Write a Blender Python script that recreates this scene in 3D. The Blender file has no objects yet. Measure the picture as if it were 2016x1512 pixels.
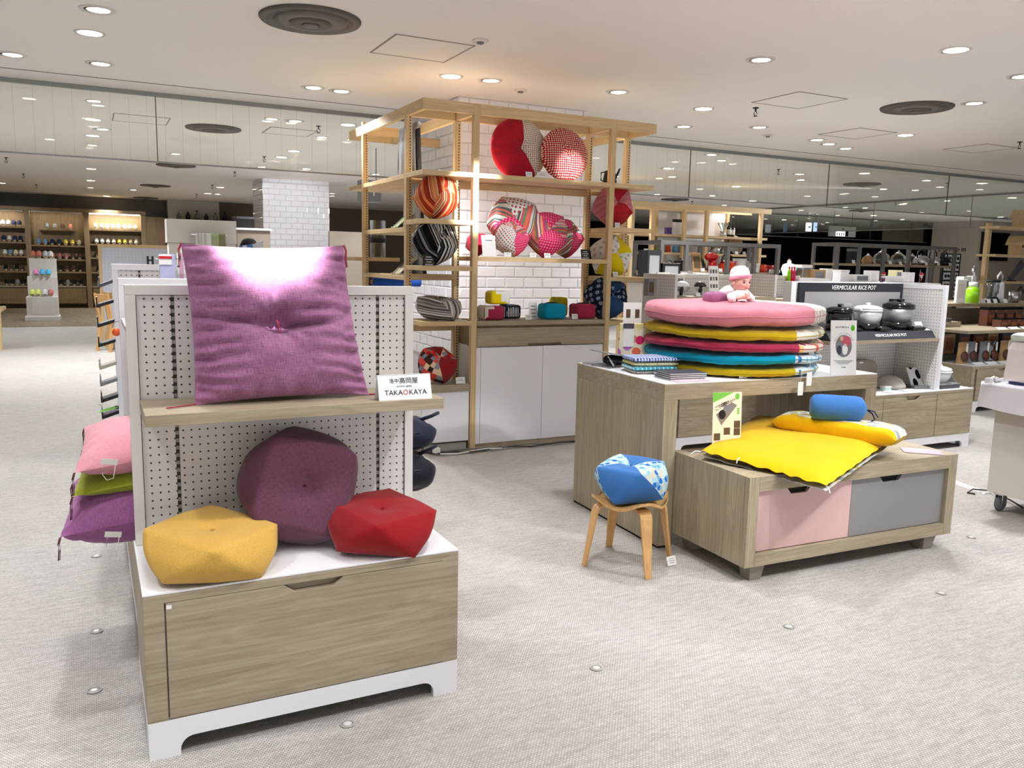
import bpy, math, random
from mathutils import Vector, Matrix, Euler, noise as mnoise

# ---------------------------------------------------------------- camera, world, exposure
SC = bpy.context.scene
COL = SC.collection
PI = math.pi
H = 1.45
YAW, PITCH, ROLL, FPX = math.radians(26.947), math.radians(-8.398), math.radians(1.231), 1634.9
_f = Vector((math.sin(YAW)*math.cos(PITCH), math.cos(YAW)*math.cos(PITCH), math.sin(PITCH)))
_r = Vector((math.cos(YAW), -math.sin(YAW), 0.0))
_u = _r.cross(_f)
CR = _r*math.cos(ROLL) + _u*math.sin(ROLL)
CU = -_r*math.sin(ROLL) + _u*math.cos(ROLL)
CF = _f
CAM = Vector((0, 0, H))
cd = bpy.data.cameras.new('camera')
cd.sensor_width = 36.0
cd.lens = 36.0*FPX/2016.0
cd.clip_end = 200
cam = bpy.data.objects.new('camera', cd)
COL.objects.link(cam)
cam.matrix_world = Matrix(((CR.x, CU.x, -CF.x, 0), (CR.y, CU.y, -CF.y, 0), (CR.z, CU.z, -CF.z, H), (0, 0, 0, 1)))
SC.camera = cam
W = bpy.data.worlds.new('store_ambient')
SC.world = W
W.use_nodes = True
W.node_tree.nodes['Background'].inputs[0].default_value = (0.97, 1.0, 1.04, 1)
W.node_tree.nodes['Background'].inputs[1].default_value = 0.9
SC.view_settings.view_transform = 'Standard'
SC.view_settings.look = 'None'
SC.view_settings.gamma = 1.0
SC.view_settings.use_curve_mapping = False
SC.view_settings.exposure = 0.72
SC.cycles.max_bounces = 5
SC.cycles.diffuse_bounces = 3
SC.cycles.glossy_bounces = 2
SC.cycles.transmission_bounces = 4
SC.cycles.transparent_max_bounces = 12
SC.cycles.caustics_reflective = False
SC.cycles.caustics_refractive = False
SC.cycles.sample_clamp_indirect = 6.0
LAMP_W = 84.0
LAMP_COL = (0.985, 1.0, 1.025)

# ---------------------------------------------------------------- survey helpers: a sight line meets a known real plane
def ray(px, py):
    return CF + CR*((px-1008.0)/FPX) - CU*((py-756.0)/FPX)
def PZ(px, py, z):
    d = ray(px, py); return CAM + d*((z-H)/d.z)
def PY(px, py, y):
    d = ray(px, py); return CAM + d*(y/d.y)
def PX(px, py, x):
    d = ray(px, py); return CAM + d*(x/d.x)

# ---------------------------------------------------------------- mesh building
class MB:
    def __init__(s):
        s.v = []; s.f = []; s.m = []; s.sm = []; s.uv = {}
    def add(s, vs, fs, m=0, smooth=False):
        o = len(s.v)
        s.v += [tuple(p) for p in vs]
        for q in fs:
            s.f.append(tuple(i+o for i in q)); s.m.append(m); s.sm.append(smooth)
        return s
    def box(s, x0, x1, y0, y1, z0, z1, m=0):
        if x0 > x1: x0, x1 = x1, x0
        if y0 > y1: y0, y1 = y1, y0
        if z0 > z1: z0, z1 = z1, z0
        vs = [(x0,y0,z0),(x1,y0,z0),(x1,y1,z0),(x0,y1,z0),(x0,y0,z1),(x1,y0,z1),(x1,y1,z1),(x0,y1,z1)]
        return s.add(vs, [(3,2,1,0),(4,5,6,7),(0,1,5,4),(1,2,6,5),(2,3,7,6),(3,0,4,7)], m)
    def obox(s, c, sx, sy, sz, M=None, m=0):
        M = M or Matrix.Identity(3)
        c = Vector(c)
        vs = [c + M @ Vector((a*sx/2, b*sy/2, d*sz/2)) for d in (-1, 1) for a, b in ((-1,-1),(1,-1),(1,1),(-1,1))]
        return s.add(vs, [(3,2,1,0),(4,5,6,7),(0,1,5,4),(1,2,6,5),(2,3,7,6),(3,0,4,7)], m)
    def frustum(s, x0,x1,y0,y1,z0, X0,X1,Y0,Y1,z1, m=0):
        vs = [(x0,y0,z0),(x1,y0,z0),(x1,y1,z0),(x0,y1,z0),(X0,Y0,z1),(X1,Y0,z1),(X1,Y1,z1),(X0,Y1,z1)]
        return s.add(vs, [(3,2,1,0),(4,5,6,7),(0,1,5,4),(1,2,6,5),(2,3,7,6),(3,0,4,7)], m)
    def prism(s, poly, a0, a1, axis='y', m=0, smooth=False):
        """polygon in the plane across `axis`: x-z for y, y-z for x, x-y for z"""
        def mk(p, a):
            return {'y': (p[0], a, p[1]), 'x': (a, p[0], p[1]), 'z': (p[0], p[1], a)}[axis]
        n = len(poly)
        vs = [mk(p, a0) for p in poly] + [mk(p, a1) for p in poly]
        fs = [tuple(range(n)), tuple(range(2*n-1, n-1, -1))] + [(i, i+n, (i+1) % n+n, (i+1) % n) for i in range(n)]
        return s.add(vs, fs, m, smooth)
    def lathe(s, prof, n=24, c=(0,0,0), M=None, m=0, smooth=True, ang=2*PI, wob=None):
        M = M or Matrix.Identity(3); c = Vector(c)
        o = []
        full = abs(ang-2*PI) < 1e-6
        k = n if full else n+1
        for r, z in prof:
            for i in range(k):
                a = ang*i/n
                rr = r*(wob(a, z) if wob else 1)
                o.append(c + M @ Vector((rr*math.cos(a), rr*math.sin(a), z)))
        fs = []
        for j in range(len(prof)-1):
            for i in range(n):
                i2 = (i+1) % k
                fs.append((j*k+i, j*k+i2, (j+1)*k+i2, (j+1)*k+i))
        if full:
            if prof[0][0] > 1e-5: fs.append(tuple(range(k-1, -1, -1)))
            if prof[-1][0] > 1e-5: fs.append(tuple(range((len(prof)-1)*k, len(prof)*k)))
        return s.add(o, fs, m, smooth)
    def tube(s, pts, r, n=8, m=0, smooth=True):
        pts = [Vector(p) for p in pts]
        o = []; fs = []
        up = Vector((0, 0, 1))
        for i, p in enumerate(pts):
            t = (pts[min(i+1, len(pts)-1)] - pts[max(i-1, 0)])
            if t.length < 1e-9: t = Vector((0,0,1))
            t.normalize()
            a = t.cross(up)
            if a.length < 0.05: a = t.cross(Vector((0.9, 0.1, 0)))
            a.normalize(); b = t.cross(a)
            rr = r[i] if isinstance(r, (list, tuple)) else r
            o += [p + a*(rr*math.cos(2*PI*k/n)) + b*(rr*math.sin(2*PI*k/n)) for k in range(n)]
        for i in range(len(pts)-1):
            for k in range(n):
                fs.append((i*n+k, i*n+(k+1) % n, (i+1)*n+(k+1) % n, (i+1)*n+k))
        fs.append(tuple(range(n-1, -1, -1))); fs.append(tuple(range((len(pts)-1)*n, len(pts)*n)))
        return s.add(o, fs, m, smooth)
    def grid(s, fn, nu, nv, m=0, smooth=True, wrapu=False, uv=False):
        if uv:
            n0 = len(s.f)
            for j in range(nv):
                for i in range(nu): s.uv[n0+j*nu+i] = [((i+a)/nu, (j+b)/nv) for a, b in ((0,0),(1,0),(1,1),(0,1))]
        o = [fn(i/nu, j/nv) for j in range(nv+1) for i in range(nu+(0 if wrapu else 1))]
        k = nu if wrapu else nu+1
        fs = [(j*k+i, j*k+(i+1) % k, (j+1)*k+(i+1) % k, (j+1)*k+i) for j in range(nv) for i in range(nu)]
        return s.add(o, fs, m, smooth)
    def mesh(s, name, mats, xf=None):
        me = bpy.data.meshes.new(name)
        vs = [tuple(xf @ Vector(p)) for p in s.v] if xf else s.v
        me.from_pydata(vs, [], s.f)
        for mt in mats: me.materials.append(mt)
        if any(s.m): me.polygons.foreach_set('material_index', s.m)
        if any(s.sm): me.polygons.foreach_set('use_smooth', s.sm)
        if s.uv:
            l = me.uv_layers.new(name='UVMap')
            for pi, p in enumerate(me.polygons):
                q = s.uv.get(pi)
                if q:
                    for li, w in zip(p.loop_indices, q): l.data[li].uv = w
        me.update()
        return me

XF = {}
def tag(o, label=None, cat=None, group=None, kind=None):
    if label: o['label'] = label
    if cat: o['category'] = cat
    if group: o['group'] = group
    if kind: o['kind'] = kind
    return o
def T(name, label, cat, loc=(0,0,0), rz=0.0, group=None, kind=None, rot=None):
    o = bpy.data.objects.new(name, None)
    COL.objects.link(o)
    o.empty_display_size = 0.05
    o.location = loc
    o.rotation_euler = rot if rot else (0, 0, rz)
    XF[o.name] = Matrix.Translation(Vector(loc)) @ Euler(o.rotation_euler).to_matrix().to_4x4()
    return tag(o, label, cat, group, kind)
def P(name, mb, mat, parent, local=False, bev=0.0, label=None, kind=None, origin=None):
    """a part: mesh given in world coordinates (or in the parent's own when local)"""
    mats = mat if isinstance(mat, (list, tuple)) else [mat]
    pm = XF.get(parent.name, Matrix.Identity(4)) if parent else Matrix.Identity(4)
    org = Matrix.Translation(Vector(origin)) if origin is not None else Matrix.Identity(4)
    base = org if local else (pm.inverted() if origin is None else None)
    if local:
        me = mb.mesh(name, mats, org.inverted() if origin is not None else None)
        loc = origin or (0,0,0)
        mw = pm @ org
    else:
        me = mb.mesh(name, mats, pm.inverted()); loc = (0,0,0); mw = pm
    o = bpy.data.objects.new(name, me)
    COL.objects.link(o)
    o.parent = parent
    o.location = loc
    XF[o.name] = mw
    if bev:
        md = o.modifiers.new('bevel', 'BEVEL'); md.width = bev; md.segments = 2; md.limit_method = 'ANGLE'
        md.angle_limit = math.radians(40)
    return tag(o, label, None, None, kind)
def S(name, mb, mat, label, cat, loc=None, group=None, kind=None, bev=0.0, local=False, rz=0.0, rot=None):
    """a thing that is one mesh, origin at its base"""
    mats = mat if isinstance(mat, (list, tuple)) else [mat]
    if loc is None:
        xs = [p[0] for p in mb.v]; ys = [p[1] for p in mb.v]; zs = [p[2] for p in mb.v]
        loc = ((min(xs)+max(xs))/2, (min(ys)+max(ys))/2, min(zs))
    me = mb.mesh(name, mats, None if local else Matrix.Translation(-Vector(loc)))
    o = bpy.data.objects.new(name, me)
    COL.objects.link(o)
    o.location = loc
    o.rotation_euler = rot if rot else (0, 0, rz)
    XF[o.name] = Matrix.Translation(Vector(loc)) @ Euler(o.rotation_euler).to_matrix().to_4x4()
    if bev:
        md = o.modifiers.new('bevel', 'BEVEL'); md.width = bev; md.segments = 2; md.limit_method = 'ANGLE'
    return tag(o, label, cat, group, kind)
def dup(o, name=None, parent=None, loc=None, rz=None, label=None, scale=None):
    c = o.copy(); COL.objects.link(c)
    if loc is not None: c.location = loc
    if rz is not None: c.rotation_euler = (0, 0, rz)
    if scale is not None: c.scale = scale
    c.parent = parent
    if label: c['label'] = label
    for ch in o.children: 
        k = ch.copy(); COL.objects.link(k); k.parent = c
        for g in ch.children:
            q = g.copy(); COL.objects.link(q); q.parent = k
    return c
ORD = ['first','second','third','fourth','fifth','sixth','seventh','eighth','ninth','tenth','eleventh','twelfth','thirteenth','fourteenth','fifteenth','sixteenth','seventeenth','eighteenth','nineteenth','twentieth','twenty-first','twenty-second','twenty-third','twenty-fourth','twenty-fifth','twenty-sixth','twenty-seventh','twenty-eighth','twenty-ninth','thirtieth']

# ---------------------------------------------------------------- materials
MATS = {}
def srgb(r, g, b):
    f = lambda c: (c/255/12.92) if c/255 <= 0.04045 else ((c/255+0.055)/1.055)**2.4
    return (f(r), f(g), f(b), 1.0)
class NT:
    def __init__(s, name):
        s.mat = bpy.data.materials.new(name); s.mat.use_nodes = True
        s.t = s.mat.node_tree; s.b = s.t.nodes['Principled BSDF']; s.out = s.t.nodes['Material Output']
    def n(s, typ, **kw):
        q = s.t.nodes.new(typ)
        for k, v in kw.items():
            if k.startswith('i_'):
                key = k[2:]
                key = int(key) if key.isdigit() else key.replace('_', ' ')
                q.inputs[key].default_value = v
            else: setattr(q, k, v)
        return q
    def l(s, a, b): s.t.links.new(a, b)
    def math(s, op, a, b=None, c=None):
        q = s.t.nodes.new('ShaderNodeMath'); q.operation = op
        for i, x in enumerate((a, b, c)):
            if x is None: continue
            if isinstance(x, (int, float)): q.inputs[i].default_value = x
            else: s.l(x, q.inputs[i])
        return q.outputs[0]
    def mix(s, fac, a, b, typ='MIX'):
        q = s.t.nodes.new('ShaderNodeMix'); q.data_type = 'RGBA'; q.blend_type = typ
        for x, k in ((fac, 0), (a, 6), (b, 7)):
            if isinstance(x, (int, float)): q.inputs[k].default_value = x
            elif isinstance(x, tuple): q.inputs[k].default_value = x
            else: s.l(x, q.inputs[k])
        return q.outputs[2]
    def ramp(s, fac, stops, interp='LINEAR'):
        q = s.t.nodes.new('ShaderNodeValToRGB'); q.color_ramp.interpolation = interp
        e = q.color_ramp.elements
        while len(e) < len(stops): e.new(0.5)
        while len(e) > len(stops): e.remove(e[-1])
        for x, (p, c) in zip(e, stops): x.position = p; x.color = c
        s.l(fac, q.inputs[0]); return q.outputs[0]
    def co(s, kind='Object', scale=(1,1,1), rot=(0,0,0)):
        tc = s.n('ShaderNodeTexCoord'); mp = s.n('ShaderNodeMapping')
        mp.inputs['Scale'].default_value = scale; mp.inputs['Rotation'].default_value = rot
        s.l(tc.outputs[kind], mp.inputs['Vector']); return mp.outputs[0]
    def bump(s, h, strength=0.3, dist=0.002):
        q = s.n('ShaderNodeBump'); q.inputs['Strength'].default_value = strength; q.inputs['Distance'].default_value = dist
        s.l(h, q.inputs['Height']); s.l(q.outputs[0], s.b.inputs['Normal'])
    def col(s, c):
        if isinstance(c, tuple): s.b.inputs['Base Color'].default_value = c
        else: s.l(c, s.b.inputs['Base Color'])
    def rough(s, r, spec=0.5):
        s.b.inputs['Roughness'].default_value = r; s.b.inputs['Specular IOR Level'].default_value = spec
def plain(name, c, rough=0.5, spec=0.4, metal=0.0, var=0.0, emit=0.0):
    if name in MATS: return MATS[name]
    q = NT(name); q.rough(rough, spec); q.b.inputs['Metallic'].default_value = metal
    if var:
        nz = q.n('ShaderNodeTexNoise', i_Scale=9.0, i_Detail=3.0); q.l(q.co(), nz.inputs['Vector'])
        d = tuple(max(0, x*(1-var)) for x in c[:3])+(1,)
        q.col(q.mix(nz.outputs[0], c, d))
    else: q.col(c)
    if emit:
        q.b.inputs['Emission Color'].default_value = c; q.b.inputs['Emission Strength'].default_value = emit
    MATS[name] = q.mat
    return q.mat
def wood(name, c1, c2, grain='x', scale=1.0, rough=0.5, plank=0.0):
    if name in MATS: return MATS[name]
    q = NT(name); q.rough(rough, 0.3)
    k = {'x': (0.8, 9, 9), 'y': (9, 0.8, 9), 'z': (9, 9, 0.8)}[grain]
    co = q.co('Object', tuple(a*scale for a in k))
    n1 = q.n('ShaderNodeTexNoise', i_Scale=1.6, i_Detail=4.0, i_Distortion=0.9); q.l(co, n1.inputs['Vector'])
    k2 = {'x': (2, 90, 90), 'y': (90, 2, 90), 'z': (90, 90, 2)}[grain]
    co2 = q.co('Object', tuple(a*scale for a in k2))
    n2 = q.n('ShaderNodeTexNoise', i_Scale=1.0, i_Detail=2.0); q.l(co2, n2.inputs['Vector'])
    rings = q.math('FRACT', q.math('MULTIPLY', n1.outputs[0], 9.0))
    rr = q.math('ABSOLUTE', q.math('SUBTRACT', rings, 0.5))
    fac = q.math('ADD', q.math('MULTIPLY', rr, 0.55), q.math('MULTIPLY', n2.outputs[0], 0.8))
    fac = q.math('ADD', fac, q.math('MULTIPLY', q.math('SUBTRACT', n1.outputs[0], 0.5), 0.9))
    c = q.ramp(fac, [(0.2, c2), (0.95, c1)])
    q.col(c); q.bump(n2.outputs[0], 0.12, 0.0006)
    MATS[name] = q.mat
    return q.mat
def fabric(name, c, rough=0.95, weave=260, var=0.25, bump=0.25, sheen=0.15):
    if name in MATS: return MATS[name]
    q = NT(name); q.rough(rough, 0.15)
    q.b.inputs['Sheen Weight'].default_value = sheen
    col, h = _weave(q, c, weave, var)
    q.col(col); q.bump(h, bump, 0.0015)
    MATS[name] = q.mat
    return q.mat
def _weave(q, c, weave, var):
    a = q.n('ShaderNodeTexNoise', i_Scale=float(weave), i_Detail=1.0); q.l(q.co('Object'), a.inputs['Vector'])
    lo = q.n('ShaderNodeTexNoise', i_Scale=9.0, i_Detail=2.0); q.l(q.co(), lo.inputs['Vector'])
    w = a.outputs[0]
    w2 = q.math('ADD', q.math('MULTIPLY', w, 0.8), q.math('MULTIPLY', lo.outputs[0], 0.2))
    if isinstance(c, tuple):
        d = tuple(x*(1-var*1.3) for x in c[:3])+(1,); e = tuple(min(1, x*(1+var*0.7)) for x in c[:3])+(1,)
        col = q.ramp(w2, [(0.30, d), (0.70, e)])
    else:
        k = q.ramp(w2, [(0.3, (1-var,)*3+(1,)), (0.7, (1.0,)*3+(1,))])
        col = q.mix(1.0, c, k, 'MULTIPLY')
    return col, w
def linen(name, c, var=0.3, n=150):
    """slubby plain weave laid out on the cloth's own UV"""
    if name in MATS: return MATS[name]
    q = NT(name); q.rough(0.95, 0.15); q.b.inputs['Sheen Weight'].default_value = 0.15
    a = q.n('ShaderNodeTexNoise', i_Scale=1.0, i_Detail=2.0); q.l(q.co('UV', (n*2, n*0.16, 1)), a.inputs['Vector'])
    b = q.n('ShaderNodeTexNoise', i_Scale=1.0, i_Detail=2.0); q.l(q.co('UV', (n*0.16, n*2, 1)), b.inputs['Vector'])
    w = q.math('MULTIPLY', q.math('ADD', a.outputs[0], b.outputs[0]), 0.5)
    d = tuple(x*(1-var*1.5) for x in c[:3])+(1,); e = tuple(min(1, x*(1+var*0.9)) for x in c[:3])+(1,)
    q.col(q.ramp(w, [(0.34, d), (0.66, e)])); q.bump(w, 0.2, 0.0012)
    MATS[name] = q.mat
    return q.mat
def striped(name, cols, rep=1.0, axis=0, rough=0.9, seed=1, kind='UV', weave=220):
    """cloth with bands of uneven width"""
    if name in MATS: return MATS[name]
    q = NT(name); q.rough(rough, 0.15)
    tc = q.n('ShaderNodeTexCoord'); sp = q.n('ShaderNodeSeparateXYZ'); q.l(tc.outputs[kind], sp.inputs[0])
    x = q.math('FRACT', q.math('MULTIPLY', sp.outputs[axis], rep))
    rnd = random.Random(seed); stops = []; p = 0.0
    n = 20
    ws = [rnd.uniform(0.4, 1.6) for _ in range(n)]; tot = sum(ws)
    last = None
    for w in ws:
        ch = [k for k in cols if k != last] or cols
        last = rnd.choice(ch)
        stops.append((p, last)); p += w/tot
    c = q.ramp(x, stops, 'CONSTANT')
    c, h = _weave(q, c, weave, 0.3)
    q.col(c); q.bump(h, 0.2, 0.0012)
    MATS[name] = q.mat
    return q.mat
def dotted(name, bg, fg, scale=30.0, rad=0.3, kind='Object', rough=0.9, cols=None, rnd=None):
    """cloth with a printed dot or ring lattice (jittered colours when cols is given)"""
    if name in MATS: return MATS[name]
    q = NT(name); q.rough(rough, 0.15)
    v = q.n('ShaderNodeTexVoronoi', voronoi_dimensions='2D', i_Scale=scale, i_Randomness=(0.1 if not cols else 0.75) if rnd is None else rnd); q.l(q.co(kind), v.inputs['Vector'])
    d = v.outputs['Distance']
    f = q.math('LESS_THAN', d, rad)
    if cols:
        sp = q.n('ShaderNodeSeparateColor'); q.l(v.outputs['Color'], sp.inputs[0])
        fgc = q.ramp(sp.outputs[0], [(i/len(cols), k) for i, k in enumerate(cols)], 'CONSTANT')
    else: fgc = fg
    c = q.mix(f, bg, fgc)
    c, h = _weave(q, c, 240, 0.2)
    q.col(c); q.bump(h, 0.2, 0.0012)
    MATS[name] = q.mat
    return q.mat
def rings(name, bg, fg, fg2, scale=20.0, kind='Object'):
    """printed circles with a paler core"""
    if name in MATS: return MATS[name]
    q = NT(name); q.rough(0.9, 0.15)
    v = q.n('ShaderNodeTexVoronoi', voronoi_dimensions='2D', i_Scale=scale, i_Randomness=0.25); q.l(q.co(kind), v.inputs['Vector'])
    d = v.outputs['Distance']
    ring = q.math('FRACT', q.math('MULTIPLY', d, 4.2))
    f = q.math('GREATER_THAN', ring, 0.55)
    g = q.math('LESS_THAN', d, 0.38)
    c = q.mix(q.math('MULTIPLY', f, g), bg, fg)
    c = q.mix(q.math('LESS_THAN', d, 0.12), c, fg2)
    c, h = _weave(q, c, 240, 0.2)
    q.col(c); q.bump(h, 0.2, 0.0012)
    MATS[name] = q.mat
    return q.mat
def pegboard(name, c, ax=(0, 2), pitch=0.0254, rad=0.0032, dark=(0.03, 0.03, 0.03, 1)):
    if name in MATS: return MATS[name]
    q = NT(name); q.rough(0.45, 0.35)
    tc = q.n('ShaderNodeTexCoord'); sp = q.n('ShaderNodeSeparateXYZ'); q.l(tc.outputs['Object'], sp.inputs[0])
    d2 = None
    for a in ax:
        t = q.math('SUBTRACT', q.math('FRACT', q.math('DIVIDE', sp.outputs[a], pitch)), 0.5)
        t = q.math('POWER', q.math('MULTIPLY', q.math('ABSOLUTE', t), pitch), 2.0)
        d2 = t if d2 is None else q.math('ADD', d2, t)
    f = q.math('LESS_THAN', d2, rad*rad)
    q.col(q.mix(f, c, dark))
    q.bump(q.math('SUBTRACT', 1.0, f), 0.6, 0.002)
    MATS[name] = q.mat
    return q.mat
def slotted(name, c, pitch=0.02, width=0.45, dark=(0.03,0.025,0.02,1)):
    if name in MATS: return MATS[name]
    q = NT(name); q.rough(0.5, 0.3)
    tc = q.n('ShaderNodeTexCoord'); sp = q.n('ShaderNodeSeparateXYZ'); q.l(tc.outputs['Object'], sp.inputs[0])
    f = q.math('LESS_THAN', q.math('FRACT', q.math('DIVIDE', sp.outputs[2], pitch)), width)
    q.col(q.mix(f, c, dark)); MATS[name] = q.mat
    return q.mat
def glassy(name, tint, refl=0.06, lines=0.0):
    if name in MATS: return MATS[name]
    q = NT(name); q.t.nodes.remove(q.b)
    tr = q.n('ShaderNodeBsdfTransparent'); tr.inputs[0].default_value = tint
    gl = q.n('ShaderNodeBsdfGlossy'); gl.inputs[0].default_value = (1, 1, 1, 1); gl.inputs['Roughness'].default_value = 0.03
    mx = q.n('ShaderNodeMixShader')
    fr = q.n('ShaderNodeFresnel'); fr.inputs[0].default_value = 1.35
    q.l(q.math('ADD', q.math('MULTIPLY', fr.outputs[0], 0.5), refl*0.3), mx.inputs[0]) if refl else None
    if lines:
        tc = q.n('ShaderNodeTexCoord'); sp = q.n('ShaderNodeSeparateXYZ'); q.l(tc.outputs['Object'], sp.inputs[0])
        f = None
        ax = 0 if lines > 0 else 1
        f = q.math('LESS_THAN', q.math('FRACT', q.math('DIVIDE', sp.outputs[ax], abs(lines))), 0.03)
        q.l(q.mix(f, tint, tuple(x*0.94 for x in tint[:3])+(1,)), tr.inputs[0])
    q.l(tr.outputs[0], mx.inputs[1]); q.l(gl.outputs[0], mx.inputs[2]); q.l(mx.outputs[0], q.out.inputs[0])
    MATS[name] = q.mat
    return q.mat
def emitter(name, c, s):
    if name in MATS: return MATS[name]
    q = NT(name); q.col((0.8, 0.8, 0.8, 1))
    q.b.inputs['Emission Color'].default_value = c; q.b.inputs['Emission Strength'].default_value = s
    q.mat.cycles.emission_sampling = 'NONE'
    MATS[name] = q.mat
    return q.mat
def carpet():
    q = NT('carpet'); q.rough(0.97, 0.1)
    a = q.n('ShaderNodeTexBrick'); a.offset = 0.5
    a.inputs['Scale'].default_value = 1.0; a.inputs['Mortar Size'].default_value = 0.0016; a.inputs['Brick Width'].default_value = 0.011
    a.inputs['Row Height'].default_value = 0.0075; a.inputs['Mortar Smooth'].default_value = 0.8
    a.inputs['Color1'].default_value = srgb(216, 212, 208); a.inputs['Color2'].default_value = srgb(197, 192, 187); a.inputs['Mortar'].default_value = srgb(152, 147, 142)
    q.l(q.co(), a.inputs['Vector'])
    n = q.n('ShaderNodeTexNoise', i_Scale=1.0, i_Detail=3.0); q.l(q.co('Object', (9, 55, 1)), n.inputs['Vector'])
    n2 = q.n('ShaderNodeTexNoise', i_Scale=1.3, i_Detail=2.0); q.l(q.co(), n2.inputs['Vector'])
    k = q.ramp(n.outputs[0], [(0.3, (0.84,)*3+(1,)), (0.7, (1.05,)*3+(1,))])
    k2 = q.ramp(n2.outputs[0], [(0.3, (0.94, 0.94, 0.95, 1)), (0.7, (1.03, 1.02, 1.0, 1))])
    c = q.mix(1.0, q.mix(1.0, a.outputs[0], k, 'MULTIPLY'), k2, 'MULTIPLY')
    q.col(c); q.bump(q.math('SUBTRACT', 1.0, a.outputs['Fac']), 0.55, 0.003)
    return q.mat
def plank_floor():
    q = NT('plank_floor'); q.rough(0.4, 0.4)
    a = q.n('ShaderNodeTexBrick'); a.offset = 0.37
    a.inputs['Brick Width'].default_value = 0.9; a.inputs['Row Height'].default_value = 0.15; a.inputs['Mortar Size'].default_value = 0.002
    a.inputs['Color1'].default_value = srgb(150, 136, 112); a.inputs['Color2'].default_value = srgb(118, 104, 84); a.inputs['Mortar'].default_value = srgb(70, 60, 48)
    q.l(q.co('Object', (1,1,1), (0,0,PI/2)), a.inputs['Vector'])
    n = q.n('ShaderNodeTexNoise', i_Scale=1.0, i_Detail=3.0); q.l(q.co('Object', (30, 2, 1)), n.inputs['Vector'])
    q.col(q.mix(1.0, a.outputs[0], q.ramp(n.outputs[0], [(0.3,(0.8,)*3+(1,)),(0.7,(1.05,)*3+(1,))]), 'MULTIPLY'))
    return q.mat

M_OAKX = wood('washed_oak_x', srgb(184,170,146), srgb(148,134,110), 'x')
M_OAKY = wood('washed_oak_y', srgb(184,170,146), srgb(148,134,110), 'y')
M_OAKZ = wood('washed_oak_z', srgb(186,173,148), srgb(150,137,113), 'z')
M_ASHX = wood('pale_ash_x', srgb(228,203,160), srgb(202,172,125), 'x')
M_ASHY = wood('pale_ash_y', srgb(228,203,160), srgb(202,172,125), 'y')
M_ASHZ = wood('pale_ash_z', srgb(226,200,156), srgb(200,170,124), 'z')
M_BIRCH = wood('birch_ply', srgb(222,180,122), srgb(200,152,96), 'z')
M_DKWOOD = wood('shelf_brown', srgb(158,134,98), srgb(128,106,76), 'z')
M_WHITE = plain('white_laminate', srgb(240,239,242), 0.35, 0.5)
M_WHITEP = plain('white_paint', srgb(236,234,230), 0.55, 0.3)
M_FRAME = plain('panel_frame_white', srgb(226,222,218), 0.45, 0.4)
M_PEG = pegboard('peg_board_white', srgb(224,219,216))
M_PEGX = pegboard('peg_board_white_side', srgb(224,221,219), (1, 2))
M_RAIL = slotted('slotted_steel_rail', srgb(150,146,142), 0.025, 0.5)
M_ASHSLOT = slotted('slotted_ash_strip', srgb(214,186,140), 0.022, 0.5, srgb(60,42,25))
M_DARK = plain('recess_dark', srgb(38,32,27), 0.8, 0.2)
M_BLACK = plain('black_plastic', srgb(24,24,26), 0.4, 0.4)
M_GREYP = plain('grey_plastic', srgb(120,120,122), 0.5, 0.4)
M_STEEL = plain('brushed_steel', srgb(190,190,192), 0.28, 0.5, 1.0)
M_CHROME = plain('chrome', srgb(225,225,228), 0.12, 0.5, 1.0)
M_PAPER = plain('white_paper', srgb(244,243,242), 0.7, 0.2)
M_INK = plain('black_ink', srgb(30,30,32), 0.8, 0.1)
M_RED_INK = plain('red_ink', srgb(205,45,55), 0.8, 0.1)
M_TILE = plain('glazed_white_tile', srgb(238,236,240), 0.08, 0.6)
M_GROUT = plain('tile_grout', srgb(205,202,202), 0.8, 0.2)
M_LENS = emitter('lit_lens', (1.0, 0.96, 0.9, 1), 9.0)
M_LENSDIM = emitter('lit_lens_soft', (1.0, 0.96, 0.9, 1), 4.0)
M_TRIM = plain('lamp_trim_white', srgb(232,226,218), 0.4, 0.4)
M_CEIL = plain('ceiling_paint', srgb(251,246,240), 0.85, 0.15)
M_CLEAR = glassy('clear_film', (0.96, 0.96, 0.96, 1), 0.1)

def text(s, size, mat, parent, loc, rot, name='lettering', align='CENTER', shear=0.0, ext=0.0003):
    cu = bpy.data.curves.new(name, 'FONT'); cu.body = s; cu.size = size; cu.align_x = align; cu.align_y = 'CENTER'; cu.extrude = ext
    cu.shear = shear; cu.resolution_u = 3
    o = bpy.data.objects.new(name+'_tmp', cu); COL.objects.link(o)
    me = bpy.data.meshes.new_from_object(o.evaluated_get(bpy.context.evaluated_depsgraph_get()))
    bpy.data.objects.remove(o); bpy.data.curves.remove(cu)
    me.materials.clear(); me.materials.append(mat)
    q = bpy.data.objects.new(name, me); COL.objects.link(q)
    mw = Matrix.Translation(Vector(loc)) @ (rot if isinstance(rot, Matrix) else Euler(rot).to_matrix().to_4x4())
    q.parent = parent
    q.matrix_local = (XF[parent.name].inverted() @ mw) if parent else mw
    return q

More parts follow.
